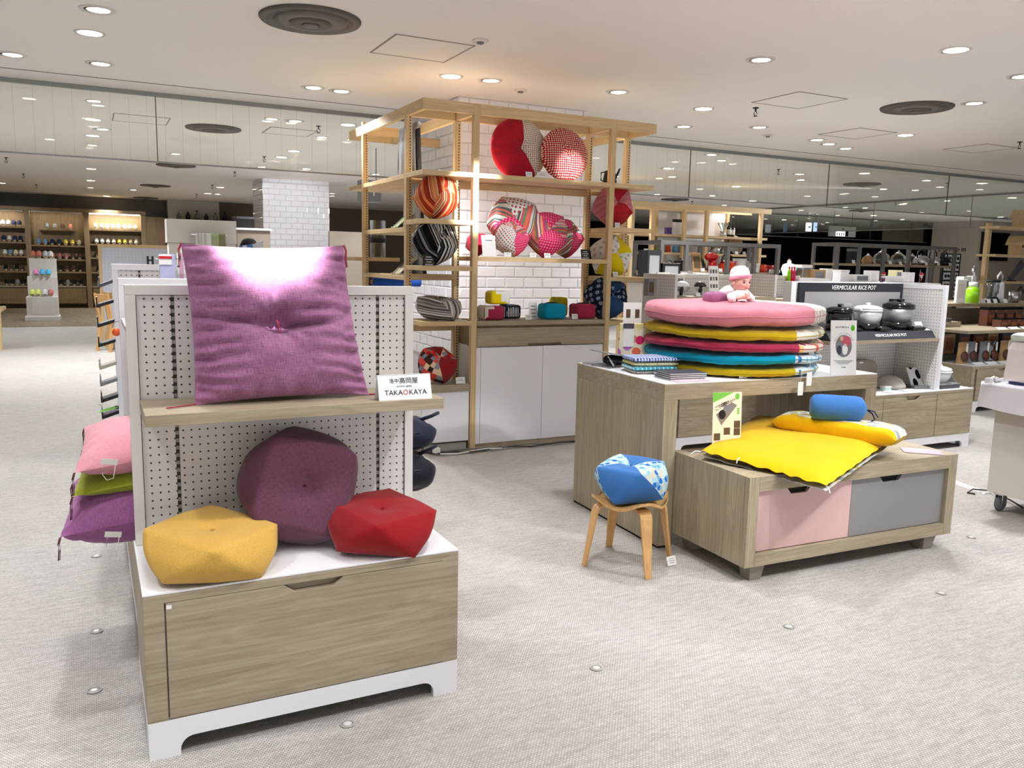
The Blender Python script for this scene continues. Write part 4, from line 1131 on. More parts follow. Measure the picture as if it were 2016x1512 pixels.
# ---- cushions piled on the left ledge of the row, hanging over the aisle
M_LINEN_PK = linen('pink_linen', srgb(218,150,160), 0.12); M_LINEN_GR = linen('moss_green_linen', srgb(150,158,46), 0.2); M_LINEN_LV = linen('mauve_linen', srgb(160,100,150), 0.22)
M_CORD = plain('brown_cord', srgb(112,72,80), 0.8, 0.1)
for lab, mt, z, dx, y0, y1, th in (('mauve linen cushion hanging over the left ledge, bottom of the pile', M_LINEN_LV, 0.585, -0.125, 2.96, 3.45, 0.25), ('moss green cushion in the left pile, squeezed in the middle', M_LINEN_GR, 0.705, -0.085, 3.0, 3.48, 0.12), ('pink linen cushion on top of the left pile', M_LINEN_PK, 0.79, -0.075, 2.98, 3.48, 0.17)):
    pillow(lab, [(dx,y0,z-0.05), (0.42,y0,z), (0.42,y1,z), (dx+0.03,y1,z+0.0)], (-0.1,0,1), th, mt, seed=len(lab) % 7, dimple=False, tassel=M_CORD, group='cushions piled on the left ledge', wr=0.5, n=30, hang=True)
tgm = plain('tag_paper', srgb(238,236,232), 0.6, 0.2)
for z, y, lab in ((0.535, 2.93, 'white paper tag on loops at the mauve cushion'), (0.775, 2.95, 'white paper tag on loops at the pink cushion')):
    t = T('price_tag', lab, 'price tag', (0.03, y, z))
    P('card', MB().obox((0.03, y-0.004, z), 0.05, 0.0012, 0.02, Euler((0.2,0.15,0)).to_matrix()), tgm, t)
    P('loop', MB().tube([(0.012,y-0.004,z-0.008),(0.008,y-0.006,z-0.04),(0.02,y-0.006,z-0.06),(0.04,y-0.006,z-0.055),(0.048,y-0.004,z-0.008)], 0.0012, 5), tgm, t)
# navy bags on the right-hand ledge
M_NAVYB = fabric('navy_nylon', srgb(26,32,52), weave=200, var=0.2, rough=0.6)
def bag(label, x, y, z, sx, sy, sz, mt, lean=0.0):
    t = T('tote_bag', label, 'bag', (x, y, z), 0, 'navy bags on the right ledge')
    def fn(u, v):
        a = 2*PI*u; k = math.sin(PI*min(max(v,0.001),0.999))**0.35
        s = lambda q: math.copysign(abs(q)**0.55, q)
        return (s(math.cos(a))*sx/2*k+lean*v, s(math.sin(a))*sy/2*k, sz*v+0.01*math.sin(a*5+v*7))
    P('body', MB().grid(fn, 28, 14, wrapu=True), mt, t, local=True)
    P('handle', MB().tube([(sx*0.30+lean,0,sz*0.9),(sx*0.45+lean,0,sz*1.0),(sx*0.56+lean,0.01,sz*1.08)], 0.008, 6), mt, t, local=True)
    P('zip_line', MB().tube([(-sx*0.45+lean*0.6,-sy*0.3,sz*0.62),(sx*0.2+lean*0.6,-sy*0.46,sz*0.66),(sx*0.47+lean*0.6,-sy*0.2,sz*0.6)], 0.003, 5), M_BLACK, t, local=True)
bag('navy fabric bag on the right side of the front row, upper one', 1.085, 3.22, 0.668, 0.34, 0.22, 0.13, M_NAVYB, 0.02)
bag('dark navy bag on the right side of the front row, lower one', 1.075, 3.18, 0.5035, 0.33, 0.24, 0.16, fabric('dark_navy_nylon', srgb(20,24,36), weave=200, var=0.2, rough=0.6), 0.01)

# ---- round two-tone cushions
def round_cushion(label, c, R, th, mats, split=None, rot=(0,0,0), group=None, seed=1, name='round_cushion', dim=0.7, wr=1.0, n=72, nr=14, sag=0.0, edge=0.5, scal=0.0, flatb=False, wav=0.0, seam=None):
    """disc cushion about local z; split(x, y) picks the second cloth"""
    t = T(name, label, 'cushion', c, group=group, rot=rot)
    def hgt(a, r, side):
        k = (1-r**2.6)**edge if r < 1 else 0
        d = th/2*k
        d *= 1-dim*math.exp(-(r/0.14)**2)
        d += th*0.03*wr*math.sin(a*13+2*math.sin(3*a+seed))*math.exp(-((r-0.25)/0.16)**2)
        d += th*0.05*wr*k**0.4*math.sin(a*29+3*math.sin(a*4+seed)+seed)*math.exp(-((1-r)/0.22)**2)
        d += th*0.10*wr*k*mnoise.noise(Vector((math.cos(a)*r*2.2, math.sin(a)*r*2.2, seed+side)))
        return d
    for mi, mt in enumerate(mats):
        m = MB()
        for side in (1, -1):
            def fn(u, v):
                a = 2*PI*u*side; r = math.sin(v*PI/2)
                q = R*r*(1+scal*math.sin(a*17+seed)*r**4)
                x, y = q*math.cos(a), q*math.sin(a)
                z = hgt(a, r, side)*side
                if flatb and side < 0: z *= 0.8
                return (x, y, z-sag*(r**2)+wav*r**2*(math.sin(2*a+seed*1.7)+0.5*math.sin(5*a+seed)+0.35*math.sin(11*a+2*seed)))
            m.grid(fn, n, nr, wrapu=True)
        if len(mats) > 1 and not callable(split):
            import bmesh
            nx, ny, cc_ = split
            me = m.mesh('fabric_panel', [mt]); bm_ = bmesh.new(); bm_.from_mesh(me)
            bmesh.ops.bisect_plane(bm_, geom=bm_.verts[:]+bm_.edges[:]+bm_.faces[:], plane_co=(nx*cc_*R, ny*cc_*R, 0), plane_no=(nx, ny, 0), clear_outer=(mi == 0), clear_inner=(mi == 1))
            bmesh.ops.remove_doubles(bm_, verts=bm_.verts, dist=1e-5)
            bm_.to_mesh(me); bm_.free()
            o_ = bpy.data.objects.new('fabric_panel', me); COL.objects.link(o_); o_.parent = t
            continue
        if len(mats) > 1:
            keep = []
            for i, f in enumerate(m.f):
                cx = sum(m.v[j][0] for j in f)/4; cy = sum(m.v[j][1] for j in f)/4
                if bool(split(cx/R, cy/R)) == bool(mi): keep.append(i)
            m.f = [m.f[i] for i in keep]; m.m = [0]*len(keep); m.sm = [True]*len(keep)
            used = sorted({j for f in m.f for j in f}); mp = {j: i for i, j in enumerate(used)}
            m.v = [m.v[j] for j in used]; m.f = [tuple(mp[j] for j in f) for f in m.f]
        P('fabric_panel' if len(mats) > 1 else 'cover', m, mt, t, local=True)
    if seam: P('seam_piping', MB().tube([(R*1.002*(1+scal*math.sin(a*17+seed))*math.cos(a), R*1.002*(1+scal*math.sin(a*17+seed))*math.sin(a), wav*(math.sin(2*a+seed*1.7)+0.5*math.sin(5*a+seed)+0.35*math.sin(11*a+2*seed))) for a in [2*PI*k/120 for k in range(121)]], 0.0022, 5), seam, t, local=True)
    return t
M_DOTCREAM = dotted('cream_red_sprig_print', srgb(236,226,210), srgb(140,96,74), 60, 0.26)
M_DOTPINK = dotted('cream_tiny_dot_print', srgb(240,234,224), srgb(150,120,96), 62, 0.24)
M_FLORAL_Y = rings('yellow_grey_flower_print', srgb(238,236,226), srgb(206,176,70), srgb(150,172,196), 13)
M_CONF = dotted('confetti_print', srgb(246,236,220), srgb(240,120,90), 17, 0.40, cols=[srgb(240,128,104), srgb(246,226,160), srgb(206,120,190), srgb(226,60,110), srgb(248,200,120), srgb(250,240,230)])
M_SKYPR = dotted('sky_blue_leaf_print', srgb(222,234,240), srgb(70,160,210), 24, 0.36, cols=[srgb(120,190,226), srgb(60,120,180), srgb(226,222,196), srgb(170,210,230)])
M_PINKC = fabric('rose_pink_cotton', srgb(212,132,146), weave=420, var=0.12); M_OLIVEC = fabric('olive_yellow_cotton', srgb(196,166,20), weave=420, var=0.14)
M_ROSEC = fabric('deep_rose_cotton', srgb(172,48,80), weave=420, var=0.14); M_TEALC = fabric('turquoise_cotton', srgb(0,150,182), weave=420, var=0.14)
SX, SY = 3.335, 3.74
lay = [('bottom olive yellow round floor cushion of the stack on the tall table', M_OLIVEC, M_SKYPR, 0.859, 0.062, 0.485, 0.03), ('turquoise round floor cushion, second from the bottom of the stack', M_TEALC, M_SKYPR, 0.920, 0.070, 0.50, -0.02),
       ('deep rose round floor cushion in the middle of the stack', M_ROSEC, M_CONF, 0.988, 0.068, 0.505, 0.02), ('mustard yellow round floor cushion just under the pink one', M_OLIVEC, M_FLORAL_Y, 1.054, 0.072, 0.505, -0.03), ('puffy pink round floor cushion on top of the stack', M_PINKC, M_DOTPINK, 1.122, 0.130, 0.510, 0.0)]
for i, (lb, ma, mb_, z, th, R, rz) in enumerate(lay):
    sp = (0.80, -0.60, 0.62) if i < 4 else (1.0, 0.0, 0.26)
    round_cushion(lb, (SX, SY, z+th*0.5), R, th*1.04, [ma, mb_], sp, (0, 0, rz), 'stacked round floor cushions', i+2, dim=0.15 if i == 4 else 0.0, wr=0.8, edge=0.24, scal=0.004, n=110, wav=0.0055 if i else 0.002, seam=ma)
# tags hanging from the stack
for (px, py, yy, zz, lab) in ((1576,765,3.245,None,'plain white tag dangling below the tabletop edge'), (1593,746,3.25,None,'printed white tag hanging from the lowest cushion'), (1598,690,3.31,None,'clear backed white tag on the rose cushion')):
    p = PY(px, py, yy)
    t = T('price_tag', lab, 'price tag', p, group='tags on the cushion stack')
    s = mpp(p)
    P('card', MB().obox(p, 14*s, 0.0012, 27*s), tgm, t)
    P('string', MB().tube([(p.x, p.y, p.z+13*s), (p.x+0.006, p.y+0.004, p.z+34*s)], 0.0009, 4), tgm, t)

# ---- round cushions on the top shelf of the tower
def put(px, py, Y, z=None): 
    p = PY(px, py, Y); return p if z is None else Vector((p.x, p.y, z))
c = PY(1015, 285, 5.93)
M_DEEPRED = fabric('deep_red_cotton', srgb(176,26,50), weave=420, var=0.12)
round_cushion('large round crimson cushion with a cream dotted wedge, at the back of the top shelf', (c.x+0.06, 5.99, ZA+0.238), 0.245, 0.15, [M_DEEPRED, M_DOTCREAM], lambda x, y: -1.05 < math.atan2(y, x) < 1.45, (PI/2-0.12, 0, 0), 'round cushions on the top shelf', 3, dim=0.55, wr=1.3)
M_DOTRED = dotted('red_white_dot_print', srgb(178,30,44), srgb(244,214,196), 58, 0.34)
c2 = PY(1111, 302, 5.87)
round_cushion('round red cushion with white polka dots, leaning on the top shelf', (c2.x, 5.87, ZA+0.208), 0.21, 0.15, [M_DOTRED], None, (PI/2-0.16, 0, 0), 'round cushions on the top shelf', 6, dim=0.55)

# ---- beanbag cushions in the tower
def st(name, cols, rep, axis=0, seed=1): return striped(name, [srgb(*k) for k in cols], rep, axis, seed=seed)
ST_O = [st('orange_stripe_%d' % k, [(226,96,50),(196,60,34),(244,150,90),(240,188,140),(150,52,34)], 1.0, k % 2, 3+k) for k in range(2)]
ST_K = [st('black_white_stripe_%d' % k, [(20,20,24),(232,230,226),(60,60,64),(150,148,148),(14,14,18)], 1.0, k % 2, 5+k) for k in range(2)]
ST_G = [st('grey_stripe_%d' % k, [(206,204,202),(120,114,112),(236,234,232),(86,80,80),(170,164,160)], 1.0, k % 2, 9+k) for k in range(2)]
ST_P = [st('pink_stripe_%d' % k, [(232,70,120),(246,150,160),(180,60,110),(240,150,70),(120,140,130),(248,210,200)], 1.2, k % 2, 12+k) for k in range(2)]
ST_N = [st('candy_stripe_%d' % k, [(214,210,196),(120,150,120),(226,130,90),(240,236,226),(90,110,110),(224,100,110)], 1.2, k % 2, 15+k) for k in range(2)]
M_TRELLIS = dotted('mint_trellis_print', srgb(226,240,230), srgb(214,60,90), 10, 0.28, 'UV')
M_HOTDOT = dotted('hot_pink_scale_print', srgb(232,44,104), srgb(246,150,178), 12, 0.30, 'UV')
M_PINKSTR = striped('red_pin_stripe', [srgb(206,110,120), srgb(226,160,164), srgb(190,80,96)], 5.0, 0, seed=4)
M_WHFLOW = rings('white_gold_flower_print', srgb(234,234,228), srgb(196,180,130), srgb(150,170,190), 4.5, 'UV')
M_STARNAVY = rings('navy_star_ring_print', srgb(20,36,66), srgb(210,222,236), srgb(40,120,190), 5, 'UV')
M_YELC = fabric('sun_yellow_cotton', srgb(222,196,14), weave=420, var=0.12)
r = math.radians
ojami('orange striped beanbag cushion on the left corner shelf of the tower', 2.325, 5.86, 1.742, 0.31, 0.26, ST_O, (r(62),r(10),r(14)), seed=2, soft=0.62, dim=0.25)
ojami('black and white striped beanbag cushion below the orange one', 2.315, 5.87, 1.405, 0.325, 0.25, ST_K, (r(60),r(-6),r(20)), seed=3, soft=0.62, dim=0.25)
ojami('grey striped beanbag cushion lying on the lower left corner shelf', 2.345, 5.87, 1.0, 0.345, 0.16, ST_G, (r(8),0,r(30)), seed=4, soft=0.55, dim=0.25)
ojami('mint trellis and candy striped beanbag cushion, left and highest of the pink group', 3.02, 5.98, ZB+0.06, 0.40, 0.26, [M_TRELLIS, ST_N[0], M_HOTDOT, ST_N[1]], (r(60),r(12),r(-30)), seed=5, soft=0.5)
ojami('pink striped and floral beanbag cushion, front left of the pink group', 2.93, 5.84, ZB, 0.265, 0.19, [ST_P[0], M_TRELLIS, M_HOTDOT], (r(48),r(-8),r(20)), seed=6, soft=0.5)
ojami('hot pink striped beanbag cushion, front and centre of the pink group', 3.255, 5.86, ZB, 0.335, 0.24, [M_HOTDOT, ST_P[1], M_HOTDOT, ST_P[0]], (r(62),r(6),r(-8)), seed=7, soft=0.48)
ojami('pink and grey-green striped beanbag cushion, right of the pink group', 3.49, 5.985, ZB, 0.29, 0.22, [M_HOTDOT, ST_N[0]], (r(52),r(-6),r(30)), seed=8, soft=0.5)
ojami('red and pink pinstripe beanbag cushion on the right corner shelf', 3.89, 5.875, RIGHTZ[1], 0.315, 0.24, [fabric('scarlet_cotton', srgb(176,30,42), var=0.12), M_PINKSTR], (r(66),0,r(-4)), seed=9, soft=0.5)
ojami('yellow and white flowered beanbag cushion under the red one', 3.885, 5.875, RIGHTZ[2], 0.33, 0.24, [M_YELC, M_WHFLOW], (r(68),r(40),r(-2)), seed=10, soft=0.5)
ojami('navy beanbag cushion with star ring print on the lowest right corner shelf', 3.86, 5.875, RIGHTZ[3], 0.345, 0.25, [M_COT_NAVY, M_STARNAVY], (r(66),r(20),r(4)), seed=11, soft=0.5)
ojami('crimson cushion half hidden behind the tower post', 2.72, 6.0, ZB, 0.17, 0.12, [M_DEEPRED], (r(60),0,0), seed=12, n=7)
M_PATCH = dotted('red_patchwork_print', srgb(190,40,40), srgb(240,220,190), 6, 0.9, 'UV', rnd=0.0, cols=[srgb(200,40,40), srgb(244,214,176), srgb(150,150,162), srgb(70,44,40), srgb(226,80,70)])
ojami('red cushion with checkered patchwork on the small white cupboard', 2.335, 5.86, 0.52, 0.29, 0.20, [M_COT_R, M_PATCH], (r(30),0,r(20)), seed=13, soft=0.6)

# ---- soft blocks on the cupboard top
def block(label, p, sx, sy, sz, mats, split=None, rz=0.0, handle=False, e=0.32, group='small soft cushions on the cupboard', name='block_cushion'):
    t = T(name, label, 'cushion', p, rz, group)
    def fn(u, v):
        a = 2*PI*u; b = (v-0.5)*PI
        s = lambda q, w: math.copysign(abs(q)**w, q)
        cb2 = s(math.cos(b), e)
        x, y, z = sx/2*cb2*s(math.cos(a), e), sy/2*cb2*s(math.sin(a), e), sz/2*s(math.sin(b), e)
        q = 1+0.03*mnoise.noise(Vector((x, y, z))*14+Vector((sx*90, 0, 0)))
        return (x*q, y*q, z*q+sz/2*1.02)
    m = MB().grid(fn, 40, 20, wrapu=True)
    if split:
        for i, f in enumerate(m.f):
            c = sum((Vector(m.v[j]) for j in f), Vector())/len(f)
            m.m[i] = 1 if split(c.x/sx, c.y/sy, c.z/sz) else 0
        for mi in (0, 1):
            k = MB(); keep = [f for f, q in zip(m.f, m.m) if q == mi]
            used = sorted({j for f in keep for j in f}); mp = {j: i for i, j in enumerate(used)}
            k.add([m.v[j] for j in used], [tuple(mp[j] for j in f) for f in keep], 0, True)
            P('fabric_panel', k, mats[mi], t, local=True)
    else: P('cover', m, mats[0], t, local=True)
    P('seam_piping', MB().tube([Vector(fn(0.375+0.25*k/10, 0.86))*1.004 for k in range(11)], 0.003, 5), mats[0], t, local=True)
    if handle: P('carry_strap', MB().tube([(-sx*0.3,0,sz*0.99),(-sx*0.15,0,sz*1.05),(sx*0.15,0,sz*1.05),(sx*0.3,0,sz*0.99)], 0.006, 6), M_BLACK, t, local=True)
    return t
CT = 0.9985
M_LIME = fabric('lime_cotton', srgb(164,160,40), var=0.14); M_NAVYDOT = dotted('black_white_dot_print', srgb(22,24,32), srgb(206,206,210), 70, 0.22)
def spot(px, Y): return PY(px, 620, Y).x
block('turquoise block cushion with black strap on the cupboard', (spot(1086,5.83), 5.83, CT), 0.205, 0.15, 0.125, [M_TEALC], handle=True)
block('deep rose block cushion on the cupboard, right end', (spot(1146,5.84), 5.84, CT), 0.19, 0.15, 0.12, [M_ROSEC], handle=True)
block('red and beige block cushion on the cupboard, left end', (spot(965,5.83), 5.83, CT), 0.185, 0.15, 0.11, [M_ROSEC, M_DOTCREAM], lambda x, y, z: x-z*0.4 < -0.42)
block('black dotted block cushion between the red and turquoise ones', (spot(1005,5.93), 5.95, CT), 0.15, 0.14, 0.11, [M_NAVYDOT])
block('yellow flowered block cushion stacked on the red and black ones', (spot(980,5.90), 5.91, CT+0.115), 0.17, 0.14, 0.105, [M_YELC, M_WHFLOW], lambda x, y, z: x+0.5*z > 0.25)
block('lime and yellow block cushion at the back of the cupboard', (spot(1100,6.03), 6.045, CT), 0.145, 0.10, 0.165, [M_LIME, M_OLIVEC], lambda x, y, z: x > 0.0)

# ---- yellow futon folded on the low cabinet, with the blue bolster
fu = T('futon_mat', 'bright yellow nap mat with flowered underside, folded over at the back, on the low cabinet', 'futon', (3.3, 3.0, 0.507))
FA, FB, FC, FD = PZ(1380, 889, 0.55), PZ(1627, 958, 0.50), PZ(1748, 872, 0.575), PZ(1492, 818, 0.56)
def mat_fn(side):
    def g(u, v):
        p = (FA*(1-u)+FB*u)*(1-v)+(FD*(1-u)+FC*u)*v
        k = (1-abs(2*u-1)**5)**0.7*(1-abs(2*v-1)**7)**0.7
        z = p.z+(0.042*k+0.010*k*mnoise.noise(Vector((u*4, v*4, 1))))+0.004 if side > 0 else p.z-0.020-0.010*k
        gat = 0.008*math.sin(u*40+2*math.sin(u*9))*math.exp(-(v/0.05)**2)+0.005*math.sin(v*46)*math.exp(-((1-u)/0.05)**2)
        # cloth lies on the cabinet top where it is over it
        if side < 0: z = min(z, p.z-0.004)
        return (p.x, p.y, z+gat*(0.6 if side > 0 else 0.3))
    return g
M_FUT = fabric('bright_yellow_cotton', srgb(228,178,0), weave=420, var=0.08); M_FUTP = dotted('grey_yellow_flower_print', srgb(236,234,222), srgb(170,176,170), 18, 0.40, cols=[srgb(224,222,206), srgb(166,172,166), srgb(226,206,110), srgb(240,240,234), srgb(196,206,214)])
P('top_cover', MB().grid(mat_fn(1), 40, 40), M_FUT, fu)
P('under_cover', MB().grid(lambda u, v: mat_fn(-1)(1-u, v), 40, 40), M_FUTP, fu)
def tie(m, p, d): return m.tube([p, p+d*0.03+Vector((0,0,0.004)), p+d*0.055+Vector((0,0,-0.012))], 0.003, 5)
P('cotton_tie', tie(MB(), FA, (FA-FC).normalized()), M_PAPER, fu); P('cotton_tie', tie(MB(), FA.lerp(FB, 0.33)+Vector((0,0,0.02)), (FA-FD).normalized()), M_PAPER, fu); P('cotton_tie', tie(MB(), FB, (FB-FD).normalized()), M_PAPER, fu)
# folded-back head end: a thick flat roll lying across the back of the mat
RA, RB = PZ(1518, 842, 0.595), PZ(1764, 880, 0.59)
ax = (RB-RA); L = ax.length; ax.normalize(); back = Vector((-ax.y, ax.x, 0)); back.normalize()
def roll_fn(u, v):
    a = 2*PI*u
    s = lambda q, e: math.copysign(abs(q)**e, q)
    k = max(0.0, 1-abs(2*v-1)**10)**0.5
    x = 0.23*(0.5-0.5*s(math.cos(a), 0.6)); z = 0.045+0.050*s(math.sin(a), 0.6)*k+0.007*mnoise.noise(Vector((v*7, math.cos(a)*2, math.sin(a)*2)))
    if v > 0.8: x -= 0.03*((v-0.8)/0.2)**2
    p = RA+ax*(L*v)+back*x
    return (p.x, p.y, p.z-0.012+z)
mr = MB().grid(roll_fn, 48, 40, wrapu=True)
up_, lo_ = MB(), MB()
for tgt, cond in ((lo_, lambda u: math.cos(2*PI*u) > 0.45 or math.sin(2*PI*u) < -0.2), (up_, lambda u: not (math.cos(2*PI*u) > 0.45 or math.sin(2*PI*u) < -0.2))):
    keep = [f for i, f in enumerate(mr.f) if cond(((i % 48)+0.5)/48)]
    used = sorted({j for f in keep for j in f}); mp = {j: i for i, j in enumerate(used)}
    tgt.add([mr.v[j] for j in used], [tuple(mp[j] for j in f) for f in keep], 0, True)
P('fold_edge', lo_, M_FUT, fu); P('fold_top', up_, M_FUTP, fu)
bo = T('bolster_pouch', 'blue cotton pouch rolled like a bolster, lying on the folded yellow mat', 'pouch', PZ(1650, 820, 0.68))
b0, b1 = PZ(1594, 800, 0.735), PZ(1704, 806, 0.735)
bd = (b1-b0); bL = bd.length; bd.normalize(); side_ = Vector((-bd.y, bd.x, 0)).normalized(); up = bd.cross(side_)
Mb = Matrix((side_, up, bd)).transposed()
P('cover', MB().lathe([(0.0,0.0),(0.045,0.004),(0.062,0.02),(0.067,0.06),(0.068,bL*0.5),(0.065,bL-0.05),(0.058,bL-0.02),(0.03,bL),(0.012,bL+0.006),(0,bL+0.006)], 28, b0, Mb, wob=lambda a, z: 1+0.03*math.sin(a*5+z*30)), M_COT_BLUE, bo)
e = b1+bd*0.004
P('drawstring', MB().tube([e, e+bd*0.03-Vector((0,0,0.02)), e+bd*0.045-Vector((0,0,0.05)), e+bd*0.02-Vector((0,0.01,0.06))], 0.004, 6).tube([e, e+bd*0.04-Vector((0,0,0.01)), e+bd*0.06-Vector((0,0,0.04))], 0.003, 6), fabric('navy_cord', srgb(20,30,70)), bo)

# ---- the baby doll lying on its front on the stack
sk = plain('doll_skin', srgb(240,190,172), 0.5, 0.3)
hatw = fabric('doll_knit_white', srgb(246,236,238), weave=500, var=0.06); hatp = fabric('doll_knit_pink', srgb(240,168,190), weave=500, var=0.08)
hc = PY(1459, 556, 3.62)
s = mpp(hc)
dl = T('baby_doll', 'baby doll in white with a pink and white knit cap, resting on the pink cushion', 'doll', (hc.x, hc.y, 1.27))
look = Vector((0.0, -1.0, -0.10)).normalized()
rt = look.cross(Vector((0,0,1))).normalized(); upv = rt.cross(look)
HM = Matrix((rt, look, upv)).transposed()      # local x right, y forward, z up
hr = 0.052
def head_fn(u, v):
    a = 2*PI*u; b = (v-0.5)*PI
    x, y, z = math.cos(b)*math.cos(a), math.cos(b)*math.sin(a), math.sin(b)
    f = max(0, y)
    X = x*0.93*hr; Y = y*hr*1.0; Z = z*hr*1.08
    cheek = math.exp(-((abs(x)-0.42)/0.22)**2-((z+0.32)/0.25)**2)*f
    nose = math.exp(-(x/0.13)**2-((z+0.12)/0.15)**2)*f
    mouth = math.exp(-(x/0.26)**2-((z+0.45)/0.12)**2)*f
    eye = math.exp(-((abs(x)-0.36)/0.16)**2-((z-0.08)/0.12)**2)*f
    chin = math.exp(-(x/0.3)**2-((z+0.78)/0.2)**2)*f
    Y += hr*(0.12*cheek+0.20*nose+0.06*mouth-0.10*eye+0.12*chin)
    return HM @ Vector((X, Y, Z)) + hc
P('head', MB().grid(head_fn, 40, 28, wrapu=True), sk, dl)
fp = lambda x, z, dy=0.0: HM @ Vector((x*hr, hr*(math.sqrt(max(0, 1-x*x-z*z))-0.02+dy), z*hr*1.08)) + hc
eyem = plain('doll_eye', srgb(50,34,30), 0.2, 0.6)
for sx in (-1, 1):
    P('eye', MB().lathe([(0,-0.002),(0.0062,-0.001),(0.0062,0.001),(0,0.0025)], 12, fp(sx*0.36, 0.08, -0.04), HM @ Matrix.Rotation(-PI/2, 3, 'X')), eyem, dl)
    P('eyebrow', MB().tube([fp(sx*0.22, 0.24, 0.02), fp(sx*0.38, 0.30, 0.01), fp(sx*0.54, 0.25, 0.01)], 0.0012, 5), plain('doll_brow', srgb(150,96,72), 0.6, 0.2), dl)
    P('ear', MB().lathe([(0,-0.004),(0.011,-0.002),(0.013,0.002),(0.006,0.006),(0,0.004)], 12, HM @ Vector((sx*0.94*hr, -0.004, -0.004))+hc, HM @ Matrix.Rotation(sx*PI/2, 3, 'Y')), sk, dl)
P('mouth', MB().tube([fp(-0.17,-0.47,0.10), fp(0,-0.44,0.14), fp(0.17,-0.47,0.10)], 0.0028, 6), plain('doll_lip', srgb(206,96,96), 0.4, 0.3), dl)
hat = P('cap', MB().lathe([(hr*1.04,0.002),(hr*1.12,0.006),(hr*1.13,0.022),(hr*1.05,0.026),(hr*1.06,0.04),(hr*0.92,0.062),(hr*0.6,0.076),(0,0.082)], 30, hc-look*0.010+upv*0.012, HM @ Matrix.Rotation(0.28, 3, 'X')), hatw, dl)
P('cap_brim', MB().lathe([(hr*1.125,0.000),(hr*1.17,0.004),(hr*1.17,0.018),(hr*1.135,0.021),(hr*1.125,0.0)], 30, hc-look*0.010+upv*0.012, HM @ Matrix.Rotation(0.28, 3, 'X')), hatp, hat)
for q in range(3):
    P('cap_stripe', MB().tube([HM @ Vector((hr*1.075*math.cos(t), hr*1.075*math.sin(t), 0.034+q*0.0-0.006*q))*1.0+hc-look*0.006+upv*(0.004+0.011*q) for t in [0.6+q*0.5+0.22*k for k in range(6)]], [0.0006,0.0016,0.002,0.002,0.0016,0.0006], 6), hatp, hat)
bc = hc-look*0.02+Vector((0.01,0.03,-0.075))
def body_fn(u, v):
    a = 2*PI*u
    rr = [0.022,0.048,0.062,0.068,0.07,0.066,0.05,0.0][min(7, int(v*7))]
    rr2 = [0.022,0.048,0.062,0.068,0.07,0.066,0.05,0.0][min(7, int(v*7)+1)]
    k = v*7-int(v*7); R = rr*(1-k)+rr2*k
    ctr = hc+Vector((0,0,-0.045)).lerp(Vector((0.015,0.16,-0.085)), v)
    return ctr+Vector((R*1.12*math.cos(a), 0.25*R*math.sin(a)*0, 0))+Vector((0, -R*0.25*math.cos(a)*0, R*0.72*math.sin(a)))+Vector((0, 0, 0.002*math.sin(a*7+v*20)))
P('dress', MB().grid(body_fn, 28, 21, wrapu=True), hatw, dl)
P('bib', MB().lathe([(0.03,0.0),(0.052,-0.022),(0.062,-0.05),(0.05,-0.056),(0,-0.056)], 24, hc+Vector((0.002,-0.004,-0.035)), wob=lambda a, z: 1+0.05*math.sin(a*8)), hatw, dl)
def limb(name, pts, rad, mt, par):
    m = MB().tube(pts, rad, 10)
    o = P(name, m, mt, par)
    md = o.modifiers.new('sub', 'SUBSURF'); md.levels = 1; md.render_levels = 1
    return o
hand = [hc+look*0.055+rt*(-0.012)+Vector((0,0,-0.072)), hc+look*0.058+rt*0.020+Vector((0,0,-0.070))]
sh = [hc+rt*(-0.055)+Vector((0,0.01,-0.07)), hc+rt*0.058+Vector((0,0.01,-0.07))]
for i, sg in enumerate((-1, 1)):
    elb = sh[i]+rt*sg*0.022+look*0.022+Vector((0,0,-0.028))
    limb('sleeve', [sh[i], sh[i].lerp(elb, 0.5)+Vector((0,0,0.006)), elb, elb.lerp(hand[i], 0.45)], [0.024,0.026,0.026,0.022], hatw, dl)
    hd = limb('forearm_and_palm', [elb.lerp(hand[i], 0.4), elb.lerp(hand[i], 0.75), hand[i], hand[i]+Vector((0,0,0.012))-rt*sg*0.006], [0.013,0.011,0.012,0.009], sk, dl)
    for f in range(4):
        b0_ = hand[i]+Vector((0,0,0.010-0.007*f))-rt*sg*0.005
        P('finger', MB().tube([b0_, b0_+look*0.008-rt*sg*0.010, b0_+look*0.004-rt*sg*(0.018-0.002*abs(f-1))], [0.0042,0.0038,0.003], 7), sk, hd)
    P('thumb', MB().tube([hand[i]+Vector((0,0,0.006)), hand[i]+Vector((0,0,0.018))+look*0.004, hand[i]+Vector((0,0,0.026))-rt*sg*0.006], [0.0046,0.0042,0.0034], 7), sk, hd)
mauve = fabric('mauve_small_cushion', srgb(170,106,144), weave=420, var=0.16)
block('small mauve pillow under the doll on the pink cushion', PY(1408, 590, 3.72)+Vector((0,0,-0.03)), 0.13, 0.11, 0.075, [mauve], e=0.6, group='small props on the cushion stack', name='small_pillow')

